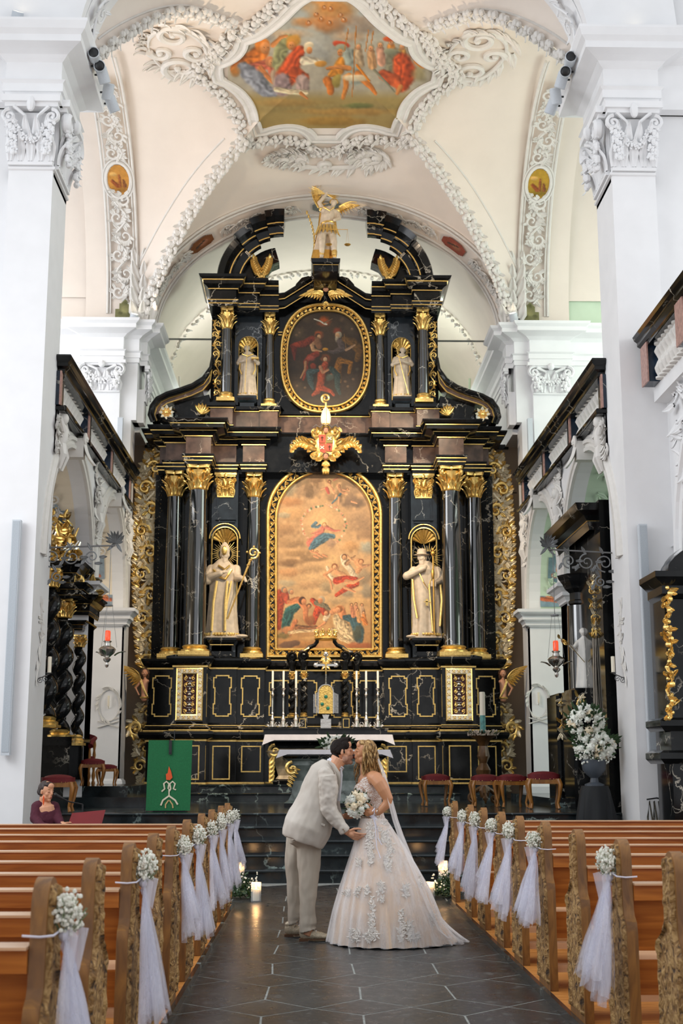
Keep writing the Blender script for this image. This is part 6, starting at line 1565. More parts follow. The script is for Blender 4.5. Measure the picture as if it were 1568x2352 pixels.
for x,y0,y1,Y,sd in ((277,960,1078,25.12,'left'),(1216,962,1045,25.12,'right')):
    a=at(x,y0,Y); b=at(x,y1,Y); mb=MB(); mb.box(a.x-.05,a.x+.05,Y-.05,Y+.06,b.z,a.z); o=mb.build('column_loudspeaker',SPK,smooth=0); tag(o,'short white column loudspeaker above the far %s gallery'%sd,'loudspeaker')
def spot(px,py,Y,aim,lab,lit):
    p=at(px,py,Y); root=empty('spotlight',lab,'spotlight',tuple(p)); R=V(aim).to_track_quat('Z','Y').to_matrix().to_4x4()
    mb=MB(); mb.T=Matrix.Translation(p)@R; mb.lathe([(.07,-.12),(.085,-.1),(.085,.12),(.075,.13),(.07,.1),(0,.1)],(0,0,0),16); own(mb.build('housing',SPK),root)
    mb=MB(); mb.T=Matrix.Translation(p)@R; mb.ell((0,0,.115),(.068,.068,.014),14,6); own(mb.build('lens',LITM if lit else DARK),root)
    mb=MB(); mb.tube([p,p+V((math.copysign(.12,p.x),0,.0))],.015,6); own(mb.build('bracket_arm',DARK),root)
LITM=plain('lit_lamp','FFE9C8',.3,Emission_Color=(1,.85,.6,1),Emission_Strength=6); 
for px,py,Y,aim,lit,w in ((216,128,17.2,(.1,-1,-.15),0,'dark-lensed white spotlight, topmost on the left cornice'),(228,152,17.4,(.2,-1,-.5),0,'dark-lensed white spotlight, second down the left cornice'),(236,172,17.6,(.3,.6,-1),0,'plain white spotlight, third down the left cornice'),(248,212,17.9,(.2,-.5,1),1,'lit white spotlight shining upwards on the left cornice'),(257,238,18.0,(.4,.6,-1),0,'white spotlight lowest on the left cornice'),
   (1309,137,17.2,(-.1,-1,-.15),0,'dark-lensed white spotlight, topmost on the right cornice'),(1298,165,17.4,(-.2,-1,-.5),0,'dark-lensed white spotlight, second down the right cornice'),(1290,183,17.6,(-.3,.6,-1),0,'plain white spotlight, third down the right cornice'),(1276,222,17.9,(-.2,-.5,1),1,'lit white spotlight shining upwards on the right cornice'),(1268,243,18.0,(-.4,.6,-1),0,'white spotlight lowest on the right cornice'),
   (306,735,25.0,(.3,-.5,1),1,'small lit spotlight on the far left entablature'),(1180,733,25.0,(-.3,-.5,1),1,'small lit spotlight on the far right entablature'),(38,48,17.0,(.3,-.6,1),1,'small lit spotlight on top of the near left cornice'),(1471,82,17.0,(-.3,-.6,1),1,'small lit spotlight on top of the near right cornice')): spot(px,py,Y,aim,w,lit)
for s,bx,tip,lx,ly0,ly1,sd in ((-1,100,265,246,1232,1465,'left'),(1,1405,1258,1277,1250,1488,'right')):
    Y=17.9; a=at(bx,1258 if s<0 else 1270,Y); b=at(tip,1253 if s<0 else 1262,Y); root=empty('lamp_bracket','wrought iron scrolled lamp bracket projecting from the %s pillar'%sd,'bracket',(a.x,Y,a.z))
    mb=MB(); mb.tube([a,b],.012,6); d=(b-a)
    for k,(t,r) in enumerate(((.12,.13),(.4,.12),(.68,.10),(.2,.08))):
        c=a+d*t+V((0,0,-.15 if k<3 else -.42)); mb.curl(c,r,pi/2*(1 if k%2 else -1),1.5*(1 if k%2 else -1),(1,0,0),(0,0,1),.012,.008,(0,-1,0),N=22)
        for e in range(4): mb.leaf(c+V((r*cos(e*1.7),0,r*sin(e*1.7))),(cos(e*2.1),0,sin(e*2.1)),(0,-1,0),.12,.05,.2)
    for k in range(12): q=k*.55; mb.leaf(b+V((0,0,.05)),(cos(q),.3*sin(q*3),sin(q)+.6),(0,-1,0),.17,.05,.5)
    own(mb.build('iron_scrollwork',IRON),root)
    p=at(lx,ly1+35,Y); root=empty('sanctuary_lamp','silver hanging sanctuary lamp with a red glass on the %s side'%sd,'hanging lamp',tuple(p))
    zt=at(lx,1253,Y).z; zc=at(lx,1392 if s<0 else 1415,Y).z
    mb=MB(); mb.tube([(p.x,Y,zt),(p.x,Y,zc)],.005,5); mb.lathe([(.0,.03),(.05,.02),(.06,0),(.0,-.005)],(p.x,Y,zc),12)
    for k in range(3): a_=k*2.1+.3; mb.tube([(p.x+.05*cos(a_),Y+.05*sin(a_),zc),(p.x+.13*cos(a_),Y+.13*sin(a_),p.z+.08)],.003,4)
    own(mb.build('chains',IRON),root)
    mb=MB(); mb.lathe([(.0,-.2),(.02,-.19),(.03,-.16),(.02,-.13),(.05,-.1),(.055,-.08),(.03,-.06),(.1,.0),(.12,.05),(.09,.08),(.05,.1),(.04,.14),(.06,.16),(.045,.17)],p,16,wob=lambda a,z:1+.05*sin(8*a))
    for k in range(3): a_=k*2.1+.3; mb.leaf(p+V((.1*cos(a_),.1*sin(a_),-.03)),(cos(a_),sin(a_),1),(cos(a_),sin(a_),0),.16,.08,.4)
    own(mb.build('silver_bowl',SILV),root)
    mb=MB(); mb.lathe([(.03,.17),(.038,.18),(.038,.29),(.03,.31),(0,.31)],p,14); own(mb.build('red_glass',REDG),root)
for s,cx,cy,bx,sd in ((-1,113,1548,88,'left'),(1,1408,1547,1436,'right')):
    Y=17.5; p=at(cx,cy,Y); w=at(bx,1556,Y); root=empty('wall_sconce','small iron scroll sconce holding a cream candle on the %s pillar'%sd,'sconce',(w.x,Y,w.z))
    mb=MB(); mb.tube([p,w+V((0,0,-.02))],.008,6); [mb.curl(p.lerp(w,t)+V((0,0,-.05)),.045,1,1.3,(1,0,0),(0,0,1),.007,.005,(0,-1,0),N=14) for t in (.35,.8)]; mb.lathe([(.02,0),(.045,.015),(.02,.02)],p,10); own(mb.build('iron_arm',IRON),root)
    mb=MB(); mb.lathe([(.026,.015),(.026,.23),(0,.235)],p,12); own(mb.build('candle',WAX),root)
# shallow incised reliefs on the pillars and wreaths with votive candles on the far piers
for s in (-1,1):
    mb=MB(); c=at(250 if s<0 else 1236,1620 if s<0 else 1612,25.02); rnd=random.Random(8)
    ring=[c+V((.2*cos(a),0,.3*sin(a))) for a in [2*pi*i/20 for i in range(20)]]; mb.tube(ring,.012,5,closed=True)
    for k in range(26): a=rnd.uniform(0,6.3); mb.leaf(c+V((.2*cos(a),-.005,.3*sin(a))),(cos(a+1.3),0,sin(a+1.3)),(0,-1,0),.12,.05,.3)
    for q in (-1,1): mb.tube([c+V((q*-.2,-.01,-.42)),c+V((q*.2,-.01,-.3))],.014,5)
    struct(mb,'trim_wreath_'+('left' if s<0 else 'right'),STUCCO)
    mb=MB(); mb.lathe([(.02,0),(.02,.2),(0,.2)],(c.x,24.97,c.z-.02),10); mb.tube([(c.x,25.03,c.z-.06),(c.x,24.97,c.z-.02)],.008,5); o=mb.build('votive_candle',[WAX]); tag(o,'thin candle inside the stucco wreath on the far %s pier'%('left' if s<0 else 'right'),'candle')
    mb=MB(); 
    for k in range(16):
        z=3.6-.065*k; y=17.5+rnd.uniform(-.15,.15); X=s*((3.97 if s<0 else 3.93)-.005)
        mb.leaf((X,y,z),(0,rnd.uniform(-1,1),rnd.uniform(-1,1)),(-s,0,0),.16,.05,.15)
    mb.tube([(X,17.4,2.55),(X,17.65,3.1),(X,17.45,3.7)],.015,5); struct(mb,'trim_pillar_relief_'+('left' if s<0 else 'right'),STUCCO)
def atz(px,py,z):
    d=_r*((px-784)/2970)+_f-_u*((py-1176)/2970); return V(CAMP)+d*((z-CAMP[2])/d.z)
# ------------------------------------------------------------------ side altars
root=empty('side_altar','black side altar with twisted marble columns and gilded figures on the left','altar',(-4.7,21.5,CH))
for px,y0,y1,Y,r in ((106,1350,1650,20.2,.13),(137,1420,1680,20.8,.135),(176,1487,1692,21.0,.085)):
    a=at(px,y1,Y); b=at(px,y0,Y); mb=MB(); twisted(mb,(a.x,Y,a.z),r,b.z-a.z,4.6,n=14,amp=.2); own(mb.build('twisted_column',BLACK,smooth=60),root)
    mb=MB(); capital(mb,(a.x,Y,b.z),r*.8,.3 if px<170 else .2); own(mb.build('capital',GOLD),root)
    mb=MB(); mb.lathe([(r*1.4,-.1),(r*1.45,-.06),(r*1.1,-.03),(r*1.2,0),(r*.9,.03)],a,18); mb.box(a.x-r*1.5,a.x+r*1.5,Y-r*1.5,Y+r*1.5,a.z-.14,a.z-.1); own(mb.build('column_base',GOLD),root)
ent=[(0,0,0),(.02,.05,0),(.02,.07,1),(.03,.08,1),(.03,.2,0),(.06,.22,1),(.07,.23,1),(.12,.3,0),(.18,.34,0),(.2,.40,0),(-.2,.42,0)]
for px0,px1,py,Y,s_ in ((60,170,1352,20.6,1.0),(120,188,1376,20.7,.6),(160,206,1415,21.3,.8),(158,192,1450,21.2,.4)):
    mb=MB(); a=at(px0,py,Y); b=at(px1,py,Y); mb.mould([(a.x,Y+.8,a.z),(a.x,Y-.15,a.z),(b.x,Y-.15,a.z),(b.x,Y+.8,a.z)],[(o*s_,h*s_,m) for o,h,m in ent],side=1)
    own(mb.build('entablature',[BLACK,GOLD],smooth=30),root)
mb=MB()
a=at(150,1700,23.6); mb.box(-5.4,at(166,1500,21.6).x,21.6,22.2,CH,at(150,1440,21.6).z); b=at(150,1560,22.4)
for px0,px1,py0,py1,Y in ((85,165,1692,1712,20.55),(88,160,1712,1800,20.7),(100,192,1696,1705,21.0),(120,188,1705,1790,21.1)):
    a=at(px0,py1,Y); b=at(px1,py0,Y); mb.box(a.x,b.x,Y,Y+.7,max(CH,a.z),b.z)
own(mb.build('body',[BLACK],smooth=0),root)
mb=MB(); a=at(160,1640,23.0)
for px,y0,y1 in ((118,1350,1600),(163,1450,1628)): p=at(px,y0,22.2); q=at(px,y1,22.2); p=at(px,y0,21.5); q=at(px,y1,21.5); mb.box(p.x-.02,p.x+.02,21.5,21.6,q.z,p.z)
p=at(152,1475,21.5); shell(mb,p.x,.12,21.5,p.z,.2)
for x in (146,156): pass
own(mb.build('gilt_strips',GOLD,smooth=0),root)
mb=MB(); r=random.Random(12)
for k in range(130):
    px=r.uniform(112,185); t=(px-112)/73; py=r.uniform(1150+90*t,1340); 
    if abs(px-(130+r.uniform(-6,30)))>28 and py<1240: continue
    c=at(px,py,20.9+r.uniform(-.15,.15)); q=r.random()
    if q<.3: mb.curl(c,.1,r.uniform(0,6),1.1,(1,0,0),(0,0,1),.03,.02,(0,-1,0),0,N=10)
    elif q<.85: a_=r.uniform(0,6.3); mb.leaf(c,(cos(a_),-.3,sin(a_)),(0,-1,0),.24,.12,.4,k%2)
    else: mb.ell(c,r.uniform(.04,.09),8,6,k%2)
own(mb.build('crowning_carving',[GOLD,SILV]),root); mb=MB()
for k in range(40): c=at(r.uniform(162,218),r.uniform(1325,1378),21.2); a_=r.uniform(0,6.3); mb.leaf(c,(cos(a_),-.3,sin(a_)),(0,-1,0),.24,.12,.4,k%2)
own(mb.build('crowning_carving',[GOLD,SILV]),root)
for px,py,Y,sc in ((127,1175,20.9,.5),(158,1225,20.8,.34)):
    mb=MB(); c=at(px,py,Y); limb(mb,[c+V((0,0,-sc*.9)),c+V((0,0,-sc*.45)),c],[.1*sc*2,.09*sc*2,.05*sc*2]); fhead(mb,c+V((0,0,sc*.2)),sc*.2,0,1); limb(mb,[c+V((0,0,-.1*sc)),c+V((.35*sc,-.1,-.2*sc)),c+V((.5*sc,-.1,.2*sc))],[.05*sc*2,.04*sc*2,.02*sc*2]); own(fuse(mb,'gilt_figure',GOLD,.012,2),root)
c=at(152,1130,20.9)
mb=MB(); mb.leaf(c+V((0,0,-.5)),(.2,0,1),(0,-1,0),.6,.22,.1); own(mb.build('gilt_flame',GOLD),root)
# right side altar
FLUTE=plain('fluted_pewter_gilt','8C8478',.3,.7,nscale=10,var=.2)
root=empty('side_altar','black side altar with a fluted pilaster, round column and gilded carving on the right','altar',(4.1,20,CH))
mb=MB(); p=at(1336,1590,20.2); q=at(1336,1392,20.2); mb.lathe([(.2,0),(.2,.4),(.185,q.z-p.z)],p,24); own(mb.build('column_shaft',SHAFT),root)
mb=MB(); mb.lathe([(.18,0),(.21,.03),(.21,.07),(.19,.09),(.19,.2),(.26,.26),(.3,.34),(.36,.42),(.38,.48)],q,8); own(mb.build('capital_block',BLACK,smooth=20),root)
mb=MB(); a=at(1372,1335,19.0); X0=a.x; mb.box(at(1386,1500,18.4).x,4.6,18.35,20.6,CH,5.25); mb.box(at(1372,1500,19.2).x,4.6,19.2,20.6,.82,5.0)
mb.mould([(at(1362,1500,19.2).x-.12,21,4.85),(at(1362,1500,19.2).x-.12,18.6,4.85),(4.6,18.6,4.85)],[(0,0,0),(.03,.1,0),(.03,.12,1),(.04,.13,1),(.1,.2,0),(.2,.26,0),(.24,.36,0),(-.3,.4,0)],side=1)
for px0,px1,py0,py1,Y in ((1285,1345,1598,1880,20.6),(1322,1372,1585,1880,19.6),(1283,1330,1592,1600,20.5),(1320,1374,1580,1588,19.5)):
    a=at(px0,py1,Y); b=at(px1,py0,Y); mb.box(a.x,b.x,Y,Y+.8,CH,b.z)
own(mb.build('body',[BLACK,GOLD],smooth=20),root)
for k,px in enumerate((1368,1372.5,1377,1381.5,1386)):
    a=at(px,1780,18.9); b=at(px-6,1462,18.9); mb=MB(); mb.tube([a,b],.017,8); own(mb.build('flute',FLUTE),root)
rr=random.Random(4)
for (x0,x1,y0,y1,Y,n) in ((1357,1377,1325,1464,18.85,90),(1287,1297,1606,1690,20.5,26),(1326,1336,1596,1640,19.5,16)):
    mb=MB()
    for k in range(n):
        t=rr.random(); c=at(rr.uniform(x0,x1)+ (4*t if n==90 else 0),y0+(y1-y0)*t,Y); a_=rr.uniform(0,6.3)
        if k%4==0: mb.curl(c,.05,a_,1,(1,0,0),(0,0,1),.015,.01,(0,-1,0),0,N=8)
        else: mb.leaf(c,(cos(a_),0,sin(a_)),(0,-1,0),.12,.06,.4,k%2,3,4)
    own(mb.build('gilt_carving',[GOLD,PGOLD]),root)
MARB=plain('white_alabaster','E6E3DC',.4,nscale=10,var=.05)
def lady(mb,T):
    drape(mb,Matrix.Identity(4),ROWS,folds=8,depth=.12,seed=12); fhead(mb,(-.03,-.02,.88),.058,0); limb(mb,[(-.11,0,.72),(-.2,-.06,.62),(-.26,-.1,.66)],[.045,.035,.022]); limb(mb,[(.12,0,.72),(.15,-.07,.6),(.02,-.14,.6)],[.045,.04,.024])
    def lily(m):
        m.tube([(-.05,-.15,.4),(-.26,-.13,.66),(-.42,-.12,.78)],.006,5)
        for k in range(7): m.leaf((-.3-.02*k,-.12,.68+.015*k),(cos(2.2+k),0,sin(1+k)),(0,-1,0),.08,.05,.5)
    return [('gilt_lily',lily,GOLD)]
p=at(1352,1581,19.6); statue('saint_statue','white alabaster statue holding a gilded lily on the right side altar',(p.x,19.75,p.z),.98,lady,voxel=.009,mats=[MARB])
root=empty('side_altar','black altar end with a hanging gilded flower festoon at the right edge of the view','altar',(4.6,15.8,0))
mb=MB(); a=at(1522,1320,15.9); mb.box(a.x,5.6,15.9,16.6,0,a.z); mb.mould([(a.x-.0,16.5,a.z-.3),(a.x,15.85,a.z-.3),(5.6,15.85,a.z-.3)],[(0,0,0),(.05,.05,0),(.05,.15,0),(.15,.25,0),(.15,.32,0),(-.2,.34,0)],side=1)
for py in (1660,1735): c=at(1522,py,15.9); mb.mould([(c.x,16.5,c.z),(c.x,15.85,c.z),(5.6,15.85,c.z)],[(0,-.1,0),(.06,-.04,0),(.06,.03,0),(0,.06,0)],side=1)
mb.grid(lambda i,j:(a.x+.05+1.0-1.0*cos(pi/2*i),15.85+.3*j,a.z+.04+.5*sin(pi/2*i)),10,1)
P=[(a.x+.05+1.0-1.0*cos(pi/2*i/10),a.z+.5*sin(pi/2*i/10)) for i in range(11)]+[(a.x+1.1,a.z)]; mb.prism(P,15.9,16.3)
own(recalc(mb.build('body',[BLACK],smooth=25)),root)
mb=MB()
for k in range(70):
    t=k/69; c=at(1532+8*t+rr.uniform(-7,7),1350+300*t,15.8); a_=rr.uniform(0,6.3)
    if k%3==0: mb.ell(c,rr.uniform(.025,.045),7,5)
    else: mb.leaf(c,(cos(a_),-.2,sin(a_)),(0,-1,0),.12,.07,.5,0,3,4)
own(mb.build('gilt_festoon',GOLD),root)
# ------------------------------------------------------------------ stools and armchair
REDV=plain('dark_red_velvet','680A14',.7,nscale=40,var=.2); OAK=wood('honey_oak','7A4A1E','A8702F',.35,(1,1,.3),9)
root=empty('stool',None,None,(0,0,0))
mb=MB(); mb.prism([(.22*math.copysign(abs(cos(a))**.5,cos(a)),.2*math.copysign(abs(sin(a))**.5,sin(a))) for a in [2*pi*i/24 for i in range(24)]],.40,.47,0,'z'); mb.ell((0,0,.46),(.205,.185,.05),20,8); o=mb.build('cushion',REDV); o.parent=root
mb=MB()
for k in range(30): a=2*pi*k/30; mb.ell((.222*math.copysign(abs(cos(a))**.5,cos(a)),.202*math.copysign(abs(sin(a))**.5,sin(a)),.405),.006,5,4)
o=mb.build('stud_trim',GOLD); o.parent=root
mb=MB(); mb.mould([(-.18,-.16,.34),(.18,-.16,.34),(.18,.16,.34),(-.18,.16,.34)],[(0,0,0),(.03,.0,0),(.03,.06,0),(0,.06,0)],closed=True); o=mb.build('apron',OAK); o.parent=root
for sx in (-1,1):
    for sy in (-1,1): mb=MB(); mb.tube([(sx*.19,sy*.17,.40),(sx*.215,sy*.19,.33),(sx*.2,sy*.18,.2),(sx*.175,sy*.155,.08),(sx*.19,sy*.17,.01)],[.032,.034,.024,.018,.024],8); o=mb.build('cabriole_leg',OAK); o.parent=root
first=True
for px,py,z,sc,rz,lb in ((1001,1852,CH,1.0,.1,'red velvet stool alone beside the altar, leftmost of the four on the right'),(1115,1853,CH,.99,0,'red velvet stool below the tall paschal candle'),(1176,1855,CH,1.0,.15,'red velvet stool second from the right side altar'),(1250,1858,CH,1.08,-.1,'red velvet stool nearest the white flower arrangement'),
    (146,1830,CH+.0,1.0,.1,'red velvet stool between the armchair and the seated pianist'),(131,1866,CH,1.0,.05,'red velvet stool directly above the pianist at the left pillar'),(211,1806,CH+.31,.86,.1,'red velvet stool standing right of the red armchair'),(245,1806,CH+.31,.68,.0,'low red velvet footstool at the right end of the left dais')):
    t=root if first else copy_tree(root); first=False; p=atz(px,py,z); t.location=(p.x,min(p.y,24.2),z); t.scale=(sc,)*3; t.rotation_euler=(0,0,rz); tag(t,lb,'stool','velvet stools in the chancel')
p=V((at(168,1806,22.0).x,22.0,CH+.31)); root=empty('armchair','red velvet armchair with turned gilt posts on the left dais','armchair',tuple(p)); c=p
mb=MB(); mb.box(c.x-.3,c.x+.3,c.y-.27,c.y+.27,c.z+.36,c.z+.48); own(mb.build('seat',REDV,smooth=0),root)
mb=MB(); mb.grid(lambda i,j:(c.x-.3+.6*i,c.y+.24+.05*sin(pi*i),c.z+.62+.2*j+.06*sin(pi*i)*j),10,3); mb.grid(lambda i,j:(c.x-.3+.6*i,c.y+.20+.05*sin(pi*i),c.z+.62+.2*j+.06*sin(pi*i)*j),10,3); own(mb.build('backrest',REDV),root)
for sx in (-1,1):
    mb=MB(); P=[(c.x+sx*.3,c.y+.22,c.z+.78),(c.x+sx*.31,c.y,c.z+.75),(c.x+sx*.31,c.y-.25,c.z+.70),(c.x+sx*.31,c.y-.32,c.z+.64)]; mb.tube(P,[.035,.035,.04,.05],8); own(mb.build('armrest',REDV),root)
    for sy in (-.25,.22):
        mb=MB(); mb.lathe([(.025,0),(.035,.04),(.02,.08),(.035,.16),(.02,.24),(.035,.34),(.02,.42),(.03,.5),(.018,.58),(.03,.66),(.02,.74)],(c.x+sx*.29,c.y+sy,c.z),10); own(mb.build('turned_post',OAK),root)
# ------------------------------------------------------------------ green parament on its lectern
GREEN=plain('green_woven_cloth','1C6A3E',.85,nscale=50,var=.12,bmp=.3); ORA=plain('orange_embroidery','E2561E',.6); CRM=plain('cream_embroidery','DCD2B8',.6); OCR=plain('tan_embroidery','C9A870',.6)
a=at(341,1700,18.35); b=at(438,1862,18.35); root=empty('lectern','dark lectern hung with a green embroidered parament on the chancel step','lectern',((a.x+b.x)/2,18.5,CH))
mb=MB(); mb.box(a.x+.08,b.x-.08,18.42,18.75,CH,a.z-.02); mb.tube([((a.x+b.x)/2+.04,18.5,a.z),((a.x+b.x)/2+.04,18.5,a.z+.14)],.008,6); own(mb.build('lectern_body',DARK,smooth=0),root)
mb=MB(); mb.grid(lambda i,j:(a.x+(b.x-a.x)*i-.012*j,18.36-.006*sin(i*9+j*3),b.z+(a.z-b.z)*(1-j)),20,20); mb.box(a.x,b.x,18.36,18.7,a.z-.01,a.z); own(mb.build('parament',GREEN),root)
k_=(b.x-a.x)/98
def em(px,py): q=at(px,py,18.345); return V((q.x,18.345,q.z))
mb=MB(); mb.prism([(em(x,y).x,em(x,y).z) for x,y in ((388,1760),(393,1772),(396,1786),(390,1792),(382,1791),(381,1778),(385,1776))],18.335,18.345); own(mb.build('flame_emblem',ORA,smooth=0),root)
for nm,P,w,mt in (('letter_alpha',[(371,1818),(378,1812),(376,1800),(382,1795),(388,1800),(386,1812)],.012,CRM),('letter_omega',[(404,1814),(398,1812),(402,1800),(396,1795),(390,1800),(392,1812),(388,1818)],.012,CRM),('stem',[(388,1812),(388,1830)],.010,CRM),
  ('left_ray',[(388,1828),(374,1838),(369,1850)],.013,CRM),('right_ray',[(388,1828),(402,1838),(408,1848)],.013,CRM),('left_inner_ray',[(387,1838),(380,1848),(380,1856)],.010,OCR),('right_inner_ray',[(389,1838),(396,1848),(397,1856)],.010,OCR)):
    mb=MB(); mb.tube([em(x,y) for x,y in P],w,6,flat=.3,up=(0,-1,0)); own(mb.build(nm,mt),root)
mb=MB(); p=em(391,1733); q=em(391,1700); mb.box(p.x-.02,p.x+.02,18.33,18.345,p.z,q.z); mb.ell((p.x,18.33,p.z+.02),.008,6,5); own(mb.build('bookmark_strap',DARK,smooth=0),root)
# ------------------------------------------------------------------ paschal candle and flowers
WOODG=plain('carved_gilt_wood','5E4021',.4,.2,nscale=20,var=.3); PET=plain('white_petals','EFEFE4',.6,nscale=30,var=.06,Subsurface_Weight=.1); LEAFG=plain('dark_green_leaves','2E4A28',.55,nscale=12,var=.35); CREAMR=plain('cream_rose','F1E2C4',.6,nscale=30,var=.1); DRY=plain('dried_white_flowers','B7A898',.8,nscale=30,var=.25)
p=atz(1112,1845,CH); p.y=min(p.y,22.4); p=at(1112,1845,22.0); p.z=CH
root=empty('paschal_candle_stand','carved gilt-wood stand with scroll feet carrying the large painted candle','candle stand',tuple(p)); zt=at(1112,1690,22).z
mb=MB(); H_=zt-CH; mb.lathe([(.06,.1),(.09,.2),(.05,.3),(.1,.42),(.12,.5),(.06,.6),(.1,.7),(.07,.85),(.13,.95),(.2,.985),(.22,1.0)],(0,0,0),14) if False else mb.lathe([(r,h*H_) for r,h in ((.06,.1),(.09,.2),(.05,.3),(.1,.42),(.12,.5),(.06,.6),(.1,.7),(.07,.85),(.13,.95),(.2,.985),(.22,1.0))],p,14,wob=lambda a,z:1+.12*sin(5*a+z*9))
own(mb.build('carved_stem',WOODG),root)
for k in range(3):
    a=k*2.09+.5; d=V((cos(a),sin(a),0)); mb=MB(); mb.curl(p+d*.2+V((0,0,.1)),.09,pi/2,-1.2,d,(0,0,1),.035,.025,d.cross(V((0,0,1))),N=14); mb.tube([p+V((0,0,.3)),p+d*.16+V((0,0,.22)),p+d*.2+V((0,0,.18))],.035,8); own(mb.build('scroll_foot',WOODG),root)
mb=MB(); mb.lathe([(.048,0),(.048,.72),(.04,.73),(0,.73)],p+V((0,0,H_)),16); o=mb.build('paschal_candle',WAX); tag(o,'thick cream candle with a painted blue-green base on the carved stand','candle')
m2=MB(); m2.lathe([(.0495,.05),(.0495,.34)],p+V((0,0,H_)),16,0,a0=pi*1.1,a1=pi*1.9); q=m2.build('painted_motif',plain('teal_paint','5E9A96',.5,nscale=14,var=.6)); q.parent=o
def blossoms(mb,c,R,n,rs,m=0,seed=0,squash=1):
    r=random.Random(seed)
    for k in range(n):
        d=V((r.gauss(0,1),r.gauss(0,1)-.4,r.gauss(0,1))); d.normalize(); d=V((d.x*R[0],d.y*R[1],d.z*R[2])); mb.ell(V(c)+d*r.uniform(.75,1.02),r.uniform(*rs),6,4,m)
def leaves(mb,c,R,n,L,m=0,seed=1):
    r=random.Random(seed)
    for k in range(n):
        d=V((r.gauss(0,1),r.gauss(0,1),r.gauss(0,1))).normalized(); mb.leaf(V(c)+V((d.x*R[0],d.y*R[1],d.z*R[2]))*r.uniform(.7,1),d+V((0,0,r.uniform(-.2,.6))),V((0,-1,.3)),L*r.uniform(.6,1.3),L*.4,.4,m,1,3)
def bloom(mb,c,r,n,m,layers=3,seed=0):
    """round many-petalled flower"""
    rd=random.Random(seed); c=V(c); d0=V((rd.uniform(-.4,.4),-1,rd.uniform(-.1,.8))).normalized(); a_=d0.orthogonal().normalized(); b_=d0.cross(a_)
    mb.ell(c,r*.86,10,8,m)
    for l in range(layers):
        for k in range(n):
            a=2*pi*(k+.5*l)/n; o=a_*cos(a)+b_*sin(a); q=.25+.3*l
            mb.leaf(c+d0*r*(.45-.3*l)+o*r*.28*l,(o*(.35+.35*l)+d0*(1.0-.3*l)),-o+d0*.6,r*.5,r*.62,-.45,m,1,4)
mb=MB(); r=random.Random(9)
for k in range(150): a=r.uniform(0,6.3); q=r.uniform(.08,.27); mb.ell(p+V((q*cos(a),q*sin(a)*.9,H_+r.uniform(.01,.09))),r.uniform(.012,.022),5,3,0)
for k in range(40): a=r.uniform(0,6.3); mb.leaf(p+V((.2*cos(a),.2*sin(a),H_+.03)),(cos(a),sin(a),.3),(0,0,1),.12,.025,.2,1,1,3)
o=mb.build('flower_wreath',[DRY,LEAFG]); tag(o,'wreath of dried white flowers round the foot of the paschal candle','wreath')
root=None
def bouquet(name,lb,cat,c,R,big,nb,seed,group=None,mats=None,rose=None,leafL=.12,nl=60):
    root=empty(name,lb,cat,tuple(c)); rd=random.Random(seed)
    mb=MB(); leaves(mb,c,(R[0]*1.0,R[1],R[2]*1.0),nl,leafL,0,seed); own(mb.build('foliage',LEAFG),root).__setitem__('kind','stuff')
    for k in range(nb):
        for _ in range(30):
            d=V((rd.gauss(0,1),-abs(rd.gauss(0,1)),rd.gauss(0,1))).normalized(); q=V(c)+V((d.x*R[0]*.85,d.y*R[1]*.85,d.z*R[2]*.85))
            if all((q-e).length>big*1.25 for e in bouquet.pts): break
        bouquet.pts.append(q); mb=MB(); bloom(mb,q,big*rd.uniform(.7,1.1),8,0,3,seed*50+k); own(mb.build('flower',rose if rose and k%(3 if R[0]<.15 else 6)==0 else PET),root)
    bouquet.pts=[]; return root
bouquet.pts=[]
Yf=17.75; c1=at(1345,1658,Yf); c2=at(1364,1712,Yf)
rt=bouquet('flower_arrangement','tall two-tiered arrangement of white flowers in a grey urn on the right','flowers',c1,(.24,.2,.22),.062,26,3,rose=CREAMR,nl=90)
rt2=bouquet('x',None,None,c2,(.28,.22,.22),.066,30,4,rose=CREAMR,nl=100)
for ch in list(rt2.children): ch.parent=rt; ch.matrix_parent_inverse=Matrix.Translation(-V(rt.location))
bpy.data.objects.remove(rt2)
mb=MB(); blossoms(mb,c1,(.27,.2,.25),90,(.01,.018),0,1); blossoms(mb,c2+V((0,0,-.05)),(.31,.22,.25),120,(.01,.018),0,2); o=own(mb.build('gypsophila',PET),rt); o['kind']='stuff'
u0=at(1365,1805,Yf); root=empty('urn','fluted grey urn under the tall white flowers','urn',tuple(u0)); mb=MB(); h=at(1365,1745,Yf).z-u0.z
mb.lathe([(r_*1.0,q*h) for r_,q in ((.13,0),(.13,.06),(.06,.14),(.05,.3),(.1,.42),(.15,.6),(.16,.8),(.17,1.0),(.14,1.0))],u0,24,wob=lambda a,z:1+.03*sin(14*a)); own(mb.build('urn_bowl',plain('slate_grey_urn','4A515A',.5)),root)
mb=MB(); T=Matrix.Translation((u0.x,Yf,.5)); drape(mb,T,[(0,.30,.24,-.02,0),(.2,.27,.22,0,0),(u0.z-.56,.2,.18,0,0),(u0.z-.5,.18,.17,0,0)],folds=9,depth=.16,seed=4); o=mb.build('draped_stand',plain('black_cloth','0E1216',.7)); tag(o,'stand draped in black cloth under the grey urn','stand')
c=at(770,1700,20.8); bouquet('flower_arrangement','low white flower arrangement on the free-standing altar behind the groom','flowers',(c.x,20.75,1.80),(.25,.12,.10),.05,18,8,rose=CREAMR,leafL=.1,nl=70)
